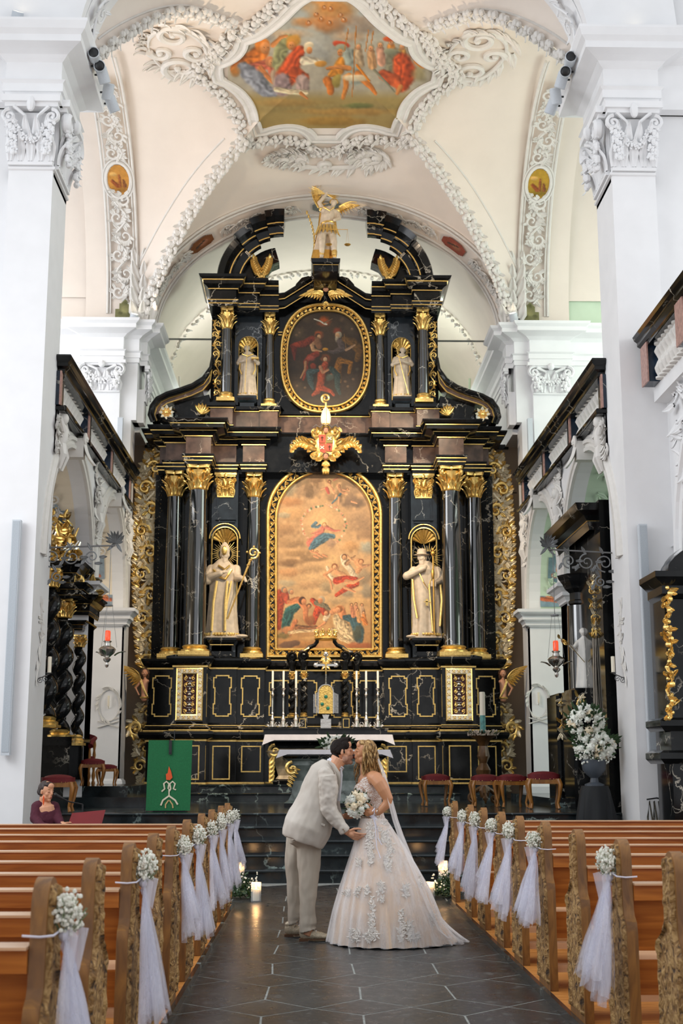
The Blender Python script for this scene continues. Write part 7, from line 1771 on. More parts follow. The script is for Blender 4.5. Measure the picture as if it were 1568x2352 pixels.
# ------------------------------------------------------------------ pews
PEW=wood('pew_pine','985420','BF7632',.3,(.25,4,4),6); LEDGE=wood('pew_ledge','CFA37C','DDB793',.28,(.25,4,4),6); ENDW=wood('pew_end_oak','5E3C1C','94662F',.45,(2,2,.5),7)  # ledge wood is lightened to carry the sky's reflection on the board tops
def carvedmat():
    m,nt,b=nodes('carved_oak'); co=coords(nt); n=tex(nt,'Noise',co,Scale=26,Detail=5,Distortion=1.2); geo=nt.nodes.new('ShaderNodeNewGeometry')
    nt.links.new(ramp(nt,n.outputs[0],[(.33,'33220F'),(.45,'86602F'),(.62,'B8935C')]),b.inputs['Base Color']); setp(b,Roughness=.6); bump(nt,b,n.outputs[0],.9,.02); return m
CARV=carvedmat()
EP=[(-.10,0),(-.10,.60),(-.085,.645),(-.05,.67),(-.035,.70),(-.03,.93),(-.026,.955),(-.015,.98),(.003,1.0),(.028,1.014),(.0575,1.02),(.087,1.014),(.112,1.0),(.13,.98),(.141,.955),(.145,.93),(.15,.72),(.18,.69),(.26,.66),(.30,.62),(.31,.0)]
def yrange(z):
    ys=[]
    for (a,za),(b,zb) in zip(EP,EP[1:]+EP[:1]):
        if (za-z)*(zb-z)<=0 and abs(za-zb)>1e-9: ys.append(a+(b-a)*(z-za)/(zb-za))
    return min(ys),max(ys)
def make_end(s,parent,x,carve=True):
    mb=MB(); mb.prism(EP,x-.025,x+.025,0,'x'); e=recalc(mb.build('bench_end',ENDW,smooth=30)); e.parent=parent
    if carve:
        mb=MB(); f=-s
        def fn(i,j):
            z=.03+.97*j; a,b=yrange(z); m=.018; t=i; y=a+m+(b-a-2*m)*t
            edge=min(t,1-t)*(b-a); d=.004+(.012 if edge<.03 else 0)
            v=noise.noise(V((y*26,z*15+3*s,2.2)))+.6*noise.noise(V((y*50,z*34,5)))
            d+=max(0,.011*(v+.25))*(1 if edge>.02 and edge<.09 or z>.68 else .45)
            if min(t,1-t)<.02 or j<.01 or j>.99: d=-.004
            return (x+f*(.025+d),y,z)
        mb.grid(fn,16,70); c=mb.build('carved_face',CARV,smooth=50); c.parent=e
    return e
def make_pew(s):
    """origin at the aisle end; s=-1 extends left"""
    root=empty('pew',None,None); xe=s*4.3
    make_end(s,root,s*.028); make_end(s,root,xe,False)
    def bx(nm,y0,y1,z0,z1,mt,sk=0):
        mb=MB(); x0,x1=sorted((s*.055,xe)); mb.add([(x0,y0,z0),(x1,y0,z0),(x1,y1,z0),(x0,y1,z0),(x0,y0+sk,z1),(x1,y0+sk,z1),(x1,y1+sk,z1),(x0,y1+sk,z1)],[(0,3,2,1),(4,5,6,7),(0,1,5,4),(1,2,6,5),(2,3,7,6),(3,0,4,7)]); o=mb.build(nm,mt,smooth=0); o.parent=root; return o
    bx('book_ledge',-.07,.06,.811,.82,LEDGE); bx('backrest',.04,.065,.52,.811,PEW,-.03); bx('ledge_front',-.045,-.03,.74,.811,PEW); bx('lower_rail',.03,.05,.30,.46,PEW); bx('seat',.05,.42,.42,.45,LEDGE); bx('kneeler',-.02,.10,.10,.14,LEDGE)
    mb=MB()
    for q in (.5,.93): mb.box(min(s*4.3*q,s*4.3*q+.03),max(s*4.3*q,s*4.3*q+.03),.05,.3,0,.42)
    for q in (.5,): pass
    o=mb.build('support',ENDW,smooth=0); o.parent=root
    return root
def ordn(k): return ['front','second','third','fourth','fifth','sixth','seventh','eighth','ninth','tenth','eleventh'][k]
# tulle bow
TUL,nt,b=nodes('white_tulle'); nt.nodes.remove(b); out=nt.nodes['Material Output']
tr=nt.nodes.new('ShaderNodeBsdfTransparent'); df=nt.nodes.new('ShaderNodeBsdfDiffuse'); tl=nt.nodes.new('ShaderNodeBsdfTranslucent'); a1=nt.nodes.new('ShaderNodeMixShader'); a2=nt.nodes.new('ShaderNodeMixShader')
df.inputs[0].default_value=(.84,.85,.95,1); tl.inputs[0].default_value=(.84,.85,.95,1); a1.inputs[0].default_value=.4
co=coords(nt,(1,1,.05)); nz=tex(nt,'Noise',co,Scale=34,Detail=2); fac=ramp(nt,nz.outputs[0],[(.3,.16),(.7,.42)])
nt.links.new(df.outputs[0],a1.inputs[1]); nt.links.new(tl.outputs[0],a1.inputs[2]); nt.links.new(fac,a2.inputs[0]); nt.links.new(tr.outputs[0],a2.inputs[1]); nt.links.new(a1.outputs[0],a2.inputs[2]); nt.links.new(a2.outputs[0],out.inputs[0])
GYP=plain('gypsophila','F0F0E4',.7,nscale=40,var=.15); STEM=plain('grey_green_stems','7C8C68',.7); RIB=plain('white_satin_ribbon','DDDCEA',.35)
def make_bow(s,seed):
    root=empty('tulle_bow',None,None); rd=random.Random(seed); f=-s
    for L in range(5):
        mb=MB(); ln=.46*rd.uniform(.75,1.12); w1=rd.uniform(.12,.21); ph=rd.uniform(0,6); dy=rd.uniform(-.07,.07); dx=rd.uniform(.02,.13)
        def fn(i,j):
            w=.018+(w1-.018)*j**.7; u=(i-.5)*2; k=4+L%3
            return (f*(.035+dx*j+.022*sin(k*pi*i*2+ph)*j**.5+.012),u*w+dy*j+.012*sin(9*j+ph),-.03-ln*j+.03*cos(u*6+ph)*j)
        mb.grid(fn,26,12); o=mb.build('tulle_tail',TUL,smooth=80); o.parent=root
    for q in (-1,1):
        mb=MB(); mb.grid(lambda i,j:(f*(.03+.05*sin(pi*i)+.02*j),q*(.01+.085*sin(pi*i)*(.6+.4*j)),-.02+.06*(j-.5)*(1+sin(pi*i))-.05*sin(pi*i)),12,5); o=mb.build('tulle_loop',TUL,smooth=80); o.parent=root
    mb=MB(); r=rd
    for k in range(300):
        d=V((r.gauss(0,1),r.gauss(0,1),r.gauss(0,1)+.3)).normalized()*r.uniform(.25,1)*.07; mb.ell((f*(.05)+d.x*.8,d.y*1.1,.045+d.z),r.uniform(.0045,.008),5,3,0)
    for k in range(26): d=V((r.gauss(0,1),r.gauss(0,1),r.gauss(0,1)+.4)).normalized()*.06; mb.tube([(f*.04,0,-.03),(f*.05+d.x,d.y,.045+d.z)],.0016,4,1)
    o=mb.build('gypsophila_sprig',[GYP,STEM]); o['kind']='stuff'; o.parent=root
    mb=MB(); mb.tube([(f*.035,-.02,0),(f*.02,-.075,-.012),(f*-.02,-.085,-.015),(f*-.075,-.082,-.012)],.0035,5); mb.ell((f*.04,0,-.02),(.02,.025,.02),8,6); o=mb.build('ribbon',RIB); o.parent=root
    return root
for s,xs,YL,bows in ((-1,-1.10,(13.18,12.26,11.14,10.13,8.95,7.96,7.07,6.15,5.12,4.23,3.29),(0,1,2,3,4,5,7,9)),(1,1.20,(13.97,12.59,11.62,10.52,9.6,8.53,7.48,6.42,5.47,4.45),(0,1,2,3,4,5,7))):
    sd='left' if s<0 else 'right'; base=make_pew(s); protos=[make_bow(s,31+s),make_bow(s,57+s),make_bow(s,91+s)]; used=[0,0,0]
    for k,y in enumerate(YL):
        t=base if k==0 else copy_tree(base); t.location=(xs,y,.052)
        tag(t,'carved-end oak pew, %s row %s of the aisle%s'%(ordn(k),sd,' (nearest the steps)' if k==0 else ''),'pew','pews %s of the aisle'%sd)
        if k in bows:
            q=k%3; b_=protos[q] if not used[q] else copy_tree(protos[q]); used[q]=1
            b_.location=(xs,y+.045,.915); b_.scale=(1,1,1.0+.06*((k*7)%5-2)); tag(b_,'white tulle bow with gypsophila on the %s pew left of the aisle'%ordn(k) if s<0 else 'white tulle bow with gypsophila on the %s pew right of the aisle'%ordn(k),'bow','tulle bows along the aisle')
# ------------------------------------------------------------------ floor candles and greenery
GLS,nt,b=nodes('clear_glass'); tr=nt.nodes.new('ShaderNodeBsdfTransparent'); mxs=nt.nodes.new('ShaderNodeMixShader'); setp(b,Roughness=.05,Base_Color=(.9,.93,.93,1)); mxs.inputs[0].default_value=.16
nt.links.new(tr.outputs[0],mxs.inputs[1]); nt.links.new(b.outputs[0],mxs.inputs[2]); nt.links.new(mxs.outputs[0],nt.nodes['Material Output'].inputs[0]); FLM=plain('candle_flame','FFB347',.5,Emission_Color=(1,.55,.15,1),Emission_Strength=14,bmp=0)
def floor_candle(p,h,gh,lb):
    root=empty('floor_candle',lb,'candle',tuple(p)); mb=MB(); mb.lathe([(.036,.01),(.036,h),(.028,h-.006),(0,h-.006)],p,16); own(mb.build('wax_pillar',WAX),root)
    mb=MB(); mb.lathe([(0,.0),(.056,0),(.056,gh),(.053,gh),(.053,.006),(0,.006)],p,20); own(mb.build('glass_cylinder',GLS),root)
    mb=MB(); mb.lathe([(.0,0),(.008,.008),(.006,.02),(0,.038)],(p[0],p[1],p[2]+h+.004),8); own(mb.build('flame',FLM),root)
    light('candle_glow','POINT',(p[0],p[1],p[2]+h+.05),(p[0],p[1],0),2.2,(1,.55,.22),.02)
for px,py,h,gh,z,w in ((587,2072,.13,.2,0,'lit candle in a glass cylinder standing free left of the aisle'),(549,2050,.16,.24,.10,'lit tall candle in glass rising from the left greenery'),(1019,2052,.16,.26,.10,'lit tall candle in glass rising from the right greenery'),(988,2066,.13,.18,0,'lit low candle beside the bride\'s train right of the aisle')):
    q=atz(px,py,0); floor_candle(V((q.x,q.y+.06,z)),h,gh,w)
    if z: mb=MB(); mb.lathe([(.06,0),(.06,z)],(q.x,q.y+.06,0),14); o=mb.build('candle_block',LEAFG); tag(o,'small dark block under the tall %s candle'%('left' if px<700 else 'right'),'block')
for px,py,w,lb in ((560,2062,.2,'trailing green leaves with small white blossoms round the left candles'),(1022,2060,.2,'trailing green leaves with small white blossoms round the right candles')):
    q=atz(px,py,0); root=empty('greenery',lb,'foliage',(q.x,q.y,0)); mb=MB(); rd=random.Random(px)
    for k in range(330):
        a=rd.uniform(0,6.3); rr_=rd.random()**.6; x=q.x+w*rr_*cos(a)*.8; y=q.y+w*rr_*sin(a); z=.02+.24*rd.random()*(1.15-rr_); mb.leaf((x,y,z),(rd.uniform(-1,1),rd.uniform(-1,1),rd.uniform(-.3,.8)),(0,-.5,1),.055,.03,.3,0,1,3)
    o=own(mb.build('leaves',LEAFG),root); o['kind']='stuff'
    mb=MB(); 
    for k in range(50): mb.ell((q.x+rd.uniform(-.15,.15),q.y+rd.uniform(-.2,.05),rd.uniform(.06,.28)),rd.uniform(.006,.014),5,3)
    o=own(mb.build('small_blossoms',PET),root); o['kind']='stuff'
# ropes on wall hooks
ROPE=plain('twisted_rope','5B564A',.8,nscale=60,var=.4)
for px,py,Y,lb in ((10,1850,17.1,'coiled ropes hanging from a hook on the left pillar wall'),(1506,1840,16.95,'coiled ropes hanging from a hook on the right pillar wall')):
    p=at(px,py,Y); root=empty('hanging_rope',lb,'rope',tuple(p))
    for k in range(4): x=p.x-.09+.06*k; mb=MB(); mb.tube([(x-.02,Y,p.z-.5),(x-.03+.02*k,Y-.02,p.z-.2),(x+.0,Y-.02,p.z),(x+.03,Y-.02,p.z-.25),(x+.04+.01*k,Y,p.z-.5)],.012,6); own(mb.build('rope_loop',ROPE),root)
    mb=MB(); mb.tube([p+V((-.12,0,.02)),p+V((0,-.04,.04)),p+V((.1,0,.02))],.01,6); own(mb.build('iron_hook',DARK),root)
# ------------------------------------------------------------------ people
SKIN=plain('warm_skin','D29A78',.5,nscale=18,var=.05,bmp=.05,Subsurface_Weight=.08); STUB=plain('stubbled_skin','A67C66',.6,nscale=60,var=.15,bmp=.1); SKINB=plain('sunlit_skin','C88F68',.45,nscale=12,var=.05,bmp=.03,Subsurface_Weight=.08)
BRUN=plain('dark_brown_hair','1A100B',.65,nscale=90,var=.4,bmp=.5,Specular_IOR_Level=.2); LIP=plain('rose_lips','A8574C',.45); LASH=plain('dark_lashes','1A1210',.6)
def suitm():
    m,nt,b=nodes('beige_linen'); co=coords(nt,(1,1,1)); n=tex(nt,'Noise',co,Scale=220,Detail=2); n2=tex(nt,'Noise',co,Scale=5,Detail=4)
    nt.links.new(ramp(nt,n2.outputs[0],[(.3,'BAB2A7'),(.7,'CDC6BC')]),b.inputs['Base Color']); setp(b,Roughness=.75); bump(nt,b,n.outputs[0],.25,.002); return m
SUIT=suitm(); TROU=plain('beige_trouser_linen','B8AE9F',.7,nscale=5,var=.08,bmp=.1); SHIRT=plain('pale_shirt','D6D6DC',.7); GSHOE=plain('glitter_champagne_shoe','CDBFA6',.3,.4,nscale=260,var=.5,bmp=.8,dist=.003); SOLE=plain('brown_sole','5A3A20',.5)
def headvol(mb,M,fem=0):
    mb.T=M; j=.9 if fem else 1
    mb.ell((-.005,0,.03),(.096,.075,.1),18,14); mb.ell((.033,0,-.045),(.058*j,.052*j,.078),14,12); mb.ell((.068,0,-.104*j),(.024,.026*j,.022),10,8); mb.ell((.02,0,-.085),(.055,.048*j,.035),12,8)
    mb.ell((.066,0,.0),(.03,.036,.062),12,10); mb.tube([(.085,0,.032),(.098,0,.008),(.109,0,-.014)],[.011,.0115,.012],8); mb.ell((.106,0,-.02),(.0115,.0125,.009),8,6); mb.ell((.092,0,-.026),(.018,.018,.010),8,6); mb.ell((.078,0,-.045),(.022,.03,.035),10,8)
    mb.ell((.077,0,.038),(.018,.048,.012),10,6); mb.ell((.072,0,.075),(.03,.05,.04),10,8)
    mb.ell((.094,0,-.052),(.011,.022,.0065),8,6); mb.ell((.091,0,-.064),(.012,.020,.0075),8,6); mb.ell((.085,0,-.058),(.014,.03,.02),8,6)
    for q in (-1,1):
        mb.ell((.052,q*.034,-.020),(.030,.024,.032),10,8); mb.ell((.076,q*.031,.012),(.012,.016,.012),8,6)
        mb.ell((-.005,q*.076,-.005),(.017,.009,.03),10,8); mb.ell((.0,q*.079,.012),(.016,.007,.014),8,6); mb.ell((.02,q*.05,-.07),(.035,.02,.03),8,6)
    mb.T=None
def facebits(root,M,fem=0):
    for q in (-1,1):
        m=MB(); m.T=M; m.tube([(.078,q*.014,.034),(.088,q*.03,.042),(.077,q*.048,.036)],[.0035,.0045,.002],6); own(m.build('eyebrow',BRUN if not fem else HAIRB),root)
        m=MB(); m.T=M; m.tube([(.088,q*.018,.008),(.0905,q*.031,.0045),(.083,q*.045,.007)],[.0015,.0025,.0015],5); own(m.build('eyelashes',LASH),root)
    m=MB(); m.T=M; m.ell((.0985,0,-.052),(.008,.019,.0055),10,6); m.ell((.0965,0,-.0635),(.008,.017,.0065),10,6); own(m.build('lips',LIP),root)
def hand(mb,w,f,s,n,sz=1.0,curl=(.5,.6,.7,.8),thumb=.5,spread=.12,len_=1):
    """w wrist, f finger direction, s towards the thumb, n palm-side normal"""
    w=V(w); f=V(f).normalized(); s=V(s); s=(s-f*s.dot(f)).normalized(); n=V(n); n=(n-f*n.dot(f)-s*n.dot(s)).normalized()
    for k in range(4):
        o=(1.5-k)*.021*sz; a=w+s*o*.55+f*.01*sz; b=w+f*.088*sz*(1-.04*abs(k-1))+s*o
        mb.tube([a,a.lerp(b,.5),b],[.0135*sz,.0135*sz,.0115*sz],8); mb.ell(b,.0112*sz,8,6)
        L=(.042,.047,.044,.034)[k]*sz*len_; d=(f+s*spread*(1.5-k)*.6).normalized(); p=b; c=curl[k]; r=.0098*sz
        for q,(l,rr) in enumerate(((L,1),(L*.62,.88),(L*.5,.76))):
            d=(d*cos(c)+n*sin(c)).normalized(); e=p+d*l; mb.tube([p,p.lerp(e,.5),e],[r*rr,r*rr*.95,r*rr*.9],8); mb.ell(e,r*rr*.92,8,6); p=e
    p=w+s*.026*sz+f*.022*sz; d=(f*.65+s*.75+n*thumb*.5).normalized()
    for l,rr in ((.04,.013),(.032,.011),(.024,.0095)): e=p+d*l*sz; mb.tube([p,e],[rr*sz,rr*sz*.92],8); mb.ell(e,rr*sz*.92,8,6); p=e; d=(d+f*.35+n*thumb*.4-s*.2).normalized()
    mb.ell(w+f*.045*sz,(.032*sz,.03*sz,.03*sz),10,8)
ZK=11.2/2970/3.5636
def G(x,y,d=0,Y=11.2): return at(620+x/3.5636,1660+y/3.5636,Y+d)
def tubeG(mb,P,d=0,flat=1.0,n=20,Y=11.2): mb.tube([G(p[0],p[1],(p[3] if len(p)>3 else d),Y) for p in P],[p[2]*ZK for p in P],n,flat=flat,up=(0,-1,0))
def wr(a,sc,st=(1,1,1),seed=0): return lambda p: a*noise.noise(V((p.x*sc*st[0]+seed,p.y*sc*st[1],p.z*sc*st[2])))+a*.5*noise.noise(V((p.x*sc*2.3*st[0],p.y*sc*2.3*st[1]+seed,p.z*sc*2.3*st[2])))
fp=atz(700,2160,0)
groom=empty('person','man in a beige linen suit and glitter shoes leaning forward to kiss the bride','person',(fp.x,11.35,0))
HM=Matrix.Translation(G(591,247,.018,11.2))@Matrix.Rotation(radians(-7),4,'Y')@Matrix.Rotation(radians(-9),4,'X')@Matrix.Scale(.86,4)
mb=MB(); headvol(mb,HM)
tubeG(mb,[(565,290,62),(540,335,62),(500,380,72),(440,480,110),(390,620,120),(340,760,130),(290,900,135)],0,1.25,16)
tubeG(mb,[(310,940,90),(325,1120,74),(322,1300,60),(318,1480,48),(315,1690,34),(300,1740,34)],-.10,1,14,11.35); tubeG(mb,[(230,940,85),(200,1120,70),(195,1300,56),(195,1480,46),(190,1640,32)],.10,1,14,11.45)
tubeG(mb,[(460,445,44),(474,560,42),(474,690,40),(530,800,32),(600,880,25),(632,898,23)],-.208,1,12); tubeG(mb,[(470,440,55),(500,600,44),(510,740,36),(570,785,26),(620,760,22)],.2,1,12)
hand(mb,G(628,893,-.215),(1,-.05,-.48),(.35,-.5,.8),(-.3,.75,-.55),.95,(.28,.42,.5,.55),.25,.18,.95)
hand(mb,G(610,768,.19),(1,-.3,.35),(0,0,1),(.2,-1,0),.98,(.4,.5,.6,.7),.4)
def sp(c,n):
    q=HM.inverted()@c; return 1 if (q.length<.2 and q.x>-.01 and -.14<q.z<-.036-.5*max(0,.07-q.x)+.9*max(0,.035-q.x) and q.z>-.11-.6*q.x) else 0
own(fuse(mb,'body',[SKIN,STUB],.0045,3,None,sp),groom); facebits(groom,HM)
mb=MB(); mb.T=HM; mb.ell((-.03,0,.045),(.086,.083,.098),20,14); mb.ell((.03,0,.112),(.07,.066,.042),16,10); mb.ell((.066,0,.128),(.038,.045,.026),12,8); mb.ell((-.065,0,-.035),(.045,.06,.06),12,10)
for q in (-1,1): mb.ell((.035,q*.06,.06),(.045,.022,.045),10,8); mb.ell((-.02,q*.066,.025),(.05,.02,.05),10,8); mb.ell((.02,q*.073,.0),(.008,.006,.03),6,6)
for k in range(26): a=random.Random(k); mb.ell((a.uniform(-.04,.09),a.uniform(-.05,.05),.118+a.uniform(-.01,.012)),(.02,.009,.008),6,4)
mb.T=None; own(fuse(mb,'short_hair',BRUN,.0045,2,None,None,wr(.002,45)),groom)
# jacket
mb=MB(); tubeG(mb,[(488,322,66),(455,395,122),(425,490,146),(394,610,158),(352,735,178),(308,850,196),(280,930,184),(272,958,176),(266,975,168)],0,1.18,26)
jd=wr(.010,9,(1,1,.6),3)
own(fuse(mb,'jacket',SUIT,.008,5,None,None,lambda p:jd(p)),groom)
mb=MB(); tubeG(mb,[(468,430,68),(478,520,78),(474,640,70),(478,700,66),(520,770,58),(570,830,50),(618,890,43)],-.205,1,18); mb.ell(G(455,425,-.14),(.07,.09,.07),14,10)
own(fuse(mb,'near_sleeve',SUIT,.007,3,None,None,wr(.009,16,(1,1,1),7)),groom)
mb=MB(); tubeG(mb,[(480,440,70),(505,560,64),(515,690,56),(540,760,46),(575,782,36)],.2,1,16); own(fuse(mb,'far_sleeve',SUIT,.008,3,None,None,wr(.007,14)),groom)
for r_,o_ in ((.013,0),(.009,12)):
    mb=MB(); mb.tube([G(532+o_+54*cos(t),345-o_+40*cos(t),.062*sin(t)) for t in [2*pi*i/24 for i in range(36)]],r_,12,closed=True); own(mb.build('shirt_collar',SHIRT),groom)
mb=MB(); mb.tube([G(x,y,-.03) for x,y in ((575,385),(580,430),(572,520),(560,640))],.02,8,flat=.5); own(mb.build('shirt_front',SHIRT),groom)
mb=MB(); mb.tube([G(x,y,d) for x,y,d in ((478,318,-.10),(520,350,-.13),(556,410,-.135),(566,480,-.12),(556,560,-.10))],[.018,.024,.026,.02,.01],8,flat=.4); own(mb.build('lapel',SUIT),groom)
for P in ([(250,600,-.10),(205,720,-.13),(150,880,-.14)],[(330,900,-.20),(352,760,-.19),(372,640,-.17)]):
    pass
mb=MB(); a_=[G(x,y,-.205) for x,y in ((368,800),(452,832),(446,848),(362,818))]; mb.add(a_+[p+V((0,.02,0)) for p in a_],[(0,1,2,3),(7,6,5,4),(0,4,5,1),(1,5,6,2),(2,6,7,3),(3,7,4,0)]); own(mb.build('pocket_flap',SUIT,smooth=0),groom)
for k in range(3): mb=MB(); mb.ell(G(598+9*k,872+13*k,-.255),.006,8,6); own(mb.build('cuff_button',plain('tan_button','8C7B66',.4) if k==0 else MATS['tan_button']),groom)
mb=MB(); mb.tube([G(x,y,-.19) for x,y in ((604,905),(640,868))],[.022,.022],8,flat=.8); own(mb.build('watch_strap',DARK),groom)
# trousers and shoes
mb=MB(); tubeG(mb,[(285,925,138),(318,1010,100),(318,1160,88),(316,1300,78),(308,1450,66),(306,1580,62),(312,1640,68),(306,1670,62),(314,1705,70)],-.10,1.0,20,11.35); tubeG(mb,[(240,925,110),(215,1050,90),(198,1200,74),(200,1350,64),(194,1500,54),(196,1590,58),(190,1620,50),(198,1640,58)],.10,1.0,18,11.45)
own(fuse(mb,'trousers',TROU,.008,4,None,None,wr(.010,11,(1.4,1.4,.5),5)),groom)
def shoe(x0,x1,y,Yc,nm):
    a=atz(620+x0/3.5636,1660+y/3.5636,0); L_=.30; w=.05; m=MB(); m.T=Matrix.Translation((a.x,Yc,0))
    m.mould([(0,0,0)],[(0,0,0)]) if False else None
    for (x,z,rx,ry,rz) in ((.05,.062,.052,.038,.058),(.10,.05,.06,.042,.045),(.16,.04,.065,.046,.034),(.21,.035,.06,.044,.026),(.255,.03,.045,.034,.02),(.285,.026,.025,.022,.014),(.045,.1,.045,.036,.03)): m.ell((x,0,z),(rx,ry,rz),14,10)
    o=own(fuse(m,'shoe',GSHOE,.005,3),groom)
    m=MB(); m.T=Matrix.Translation((a.x,Yc,0)); m.prism([(.0+.0,-.034),(.10,-.036),(.2,-.046),(.27,-.032),(.31,0),(.27,.032),(.2,.046),(.10,.036),(0,.034)],.012,.02,0,'z'); m.box(.0,.075,-.032,.032,0,.018); q=m.build('sole',SOLE); q.parent=o; q.matrix_parent_inverse=o.matrix_world.inverted() if False else Matrix.Identity(4)
    m=MB(); m.T=Matrix.Translation((a.x,Yc,0))
    for k in range(4): m.tube([(.12+.018*k,-.03,.088-.012*k),(.125+.018*k,0,.097-.012*k),(.12+.018*k,.03,.088-.012*k)],.0025,5)
    q=m.build('laces',CLOTHW); q.parent=o
    return o
shoe(238,520,1790,11.27,'a'); shoe(122,245,1722,11.56,'b')
# ------------------------------------------------------------------ bride
HAIRB,nt,b=nodes('blonde_hair'); co=coords(nt,(1,1,.25)); n=tex(nt,'Noise',co,Scale=70,Detail=3); nt.links.new(ramp(nt,n.outputs[0],[(.3,'4A331F'),(.5,'9A7748'),(.75,'DDBB84')]),b.inputs['Base Color']); setp(b,Roughness=.5,Specular_IOR_Level=.3); bump(nt,b,n.outputs[0],.6,.004)
fb=atz(890,2175,0); YB=11.12
bride=empty('person','woman in a champagne lace wedding gown with blonde wavy hair, kissing the man in beige','person',(fb.x,YB,0))
HB=Matrix.Translation(G(776,247,-.016,11.2))@Matrix.Rotation(radians(9),4,'Y')@Matrix.Rotation(pi,4,'Z')@Matrix.Rotation(radians(-9),4,'X')@Matrix.Scale(.82,4)
mb=MB(); headvol(mb,HB,1)
tubeG(mb,[(785,310,46),(782,370,46),(800,425,62),(806,500,88),(812,580,96),(828,680,76),(842,760,88),(850,900,105)],0,1.05,16)
tubeG(mb,[(820,905,70),(815,1150,55),(815,1400,44),(812,1700,30)],-.08,1,12); tubeG(mb,[(880,905,70),(880,1150,55),(875,1400,44),(870,1700,30)],.08,1,12)
tubeG(mb,[(835,448,52,-.09),(868,458,56,-.13),(900,500,55,-.16),(928,550,50,-.17),(965,625,42,-.17),(952,670,38),(900,722,28),(862,742,24)],-.17,1,14); mb.ell(G(845,440,-.07),(.06,.09,.05),14,10)
tubeG(mb,[(800,450,48),(790,560,42),(800,660,36),(800,730,28),(790,745,24)],.16,1,12)
hand(mb,G(858,740,-.165),(-1,-.15,.12),(-.1,-.4,.9),(.15,1,-.1),.86,(.45,.8,.9,.95),.9,.05)
hand(mb,G(800,748,.1),(-1,-.4,.1),(0,.2,1),(.1,-1,0),.84,(.5,.8,.9,.9),.5,.05)
mb.ell(G(740,545,-.055),(.05,.055,.05),12,10); mb.ell(G(740,545,.065),(.05,.055,.05),12,10)
own(fuse(mb,'body',[SKINB],.0045,5),bride); facebits(bride,HB,1)
# hair: cap and waved locks
mb=MB(); mb.T=HB; mb.ell((-.028,0,.035),(.094,.088,.108),20,14); mb.ell((.035,0,.1),(.055,.062,.03),14,8); mb.T=None
own(fuse(mb,'hair_cap',HAIRB,.005,2,None,None,wr(.003,50)),bride)
mb=MB(); rd=random.Random(17)
for k in range(120):
    t=rd.random(); side=-1 if k%4 else 1; x0=rd.uniform(766,872); d=side*rd.uniform(.035,.08); y0=rd.uniform(180,262); ln=rd.uniform(150,240); amp=rd.uniform(5,11); ph=rd.uniform(0,6.3)
    if k%12==0: x0=rd.uniform(738,752); ln=rd.uniform(200,300); amp=12
    P=[]
    for i in range(15):
        s_=i/14; drift=(x0-812)*(.45*s_)+ (10 if k%12 else -20)*s_
        P.append(G(x0+drift+amp*s_**.5*sin(ph+s_*9),y0+ln*s_**.95,d*(1+.35*sin(pi*min(1,s_*1.6)))+.012*sin(ph*2+s_*10)))
    mb.tube(P,[.0085*(1-.75*(i/14)**2)*(.45+.55*min(1,i/3)) for i in range(15)],6)
for q in range(9): s_=q/8; mb.ell(G(800+75*s_,205+52*s_,-.085-.01*sin(pi*s_)),(.016,.012,.013),8,6)
own(mb.build('wavy_locks',HAIRB),bride)
# dress
def lacem(name,base,white,sc,lo,hi):
    m,nt,b=nodes(name); co=coords(nt); v=tex(nt,'Voronoi',co,feature='DISTANCE_TO_EDGE',Scale=sc); n=tex(nt,'Noise',co,Scale=sc*.6,Detail=4,Distortion=1.5)
    mx=nt.nodes.new('ShaderNodeMath'); mx.operation='ADD'; nt.links.new(v.outputs['Distance'],mx.inputs[0]); nt.links.new(n.outputs[0],mx.inputs[1])
    nt.links.new(ramp(nt,mx.outputs[0],[(lo,white),(hi,base)]),b.inputs['Base Color']); setp(b,Roughness=.7); bump(nt,b,mx.outputs[0],.5,.003); return m
LACE=lacem('lace_bodice','B98E72','EFE9E4',95,.60,.70); CHAMP=plain('champagne_satin','E8CDB2',.55,nscale=5,var=.04,bmp=.05); APP=plain('white_lace_applique','EDE7E0',.7,nscale=60,var=.06,bmp=.4)
va,vb=G(822,420),G(738,575)
def vcut(c,n):
    t=(va.z-c.z)/(va.z-vb.z); return 1 if 0<=t<1 and c.x<va.x+(vb.x-va.x)*t+.02 and abs(c.y-11.2)<.075*(1-t)+.012 or t<0 else 0
mb=MB(); tubeG(mb,[(812,440,72),(804,470,82),(802,500,88),(806,545,97),(814,600,102),(826,670,86),(836,730,84),(842,790,98)],0,1.07,20); mb.ell(G(738,548,-.058),(.056,.06,.056),14,10); mb.ell(G(738,548,.068),(.056,.06,.056),14,10)
own(fuse(mb,'lace_bodice',[LACE,SKINB],.005,3,None,vcut),bride)
for d,P in ((-1,((838,412),(790,470),(752,520))),(-1,((846,415),(880,480),(895,540),(900,600))),(1,((820,412),(770,470),(745,520)))):
    mb=MB(); mb.tube([G(x,y,d*.088*(1-.12*i)) for i,(x,y) in enumerate(P)],.014,8,flat=.5); own(mb.build('lace_strap',LACE),bride)
SR=[(780,742,940),(830,728,978),(900,712,1022),(1000,685,1092),(1150,640,1180),(1350,580,1290),(1550,530,1370),(1700,503,1420),(1785,488,1450)]
RW=[]
for y,xa,xb in SR:
    p=G(xa,y,0,YB); q=G(xb,y,0,YB); RW.append(((p.x+q.x)/2,(q.x-p.x)/2,p.z))
z_=RW[-1][2]; RW=[(cx,rx,z*1.0 if z>.06 else .012) for cx,rx,z in RW]
def ring(z):
    for (c0,r0,z0),(c1,r1,z1) in zip(RW,RW[1:]):
        if z>=z1: t=(z0-z)/(z0-z1); t=min(1,max(0,t)); return c0+(c1-c0)*t,r0+(r1-r0)*t
    return RW[-1][0],RW[-1][1]
ztop=RW[0][2]
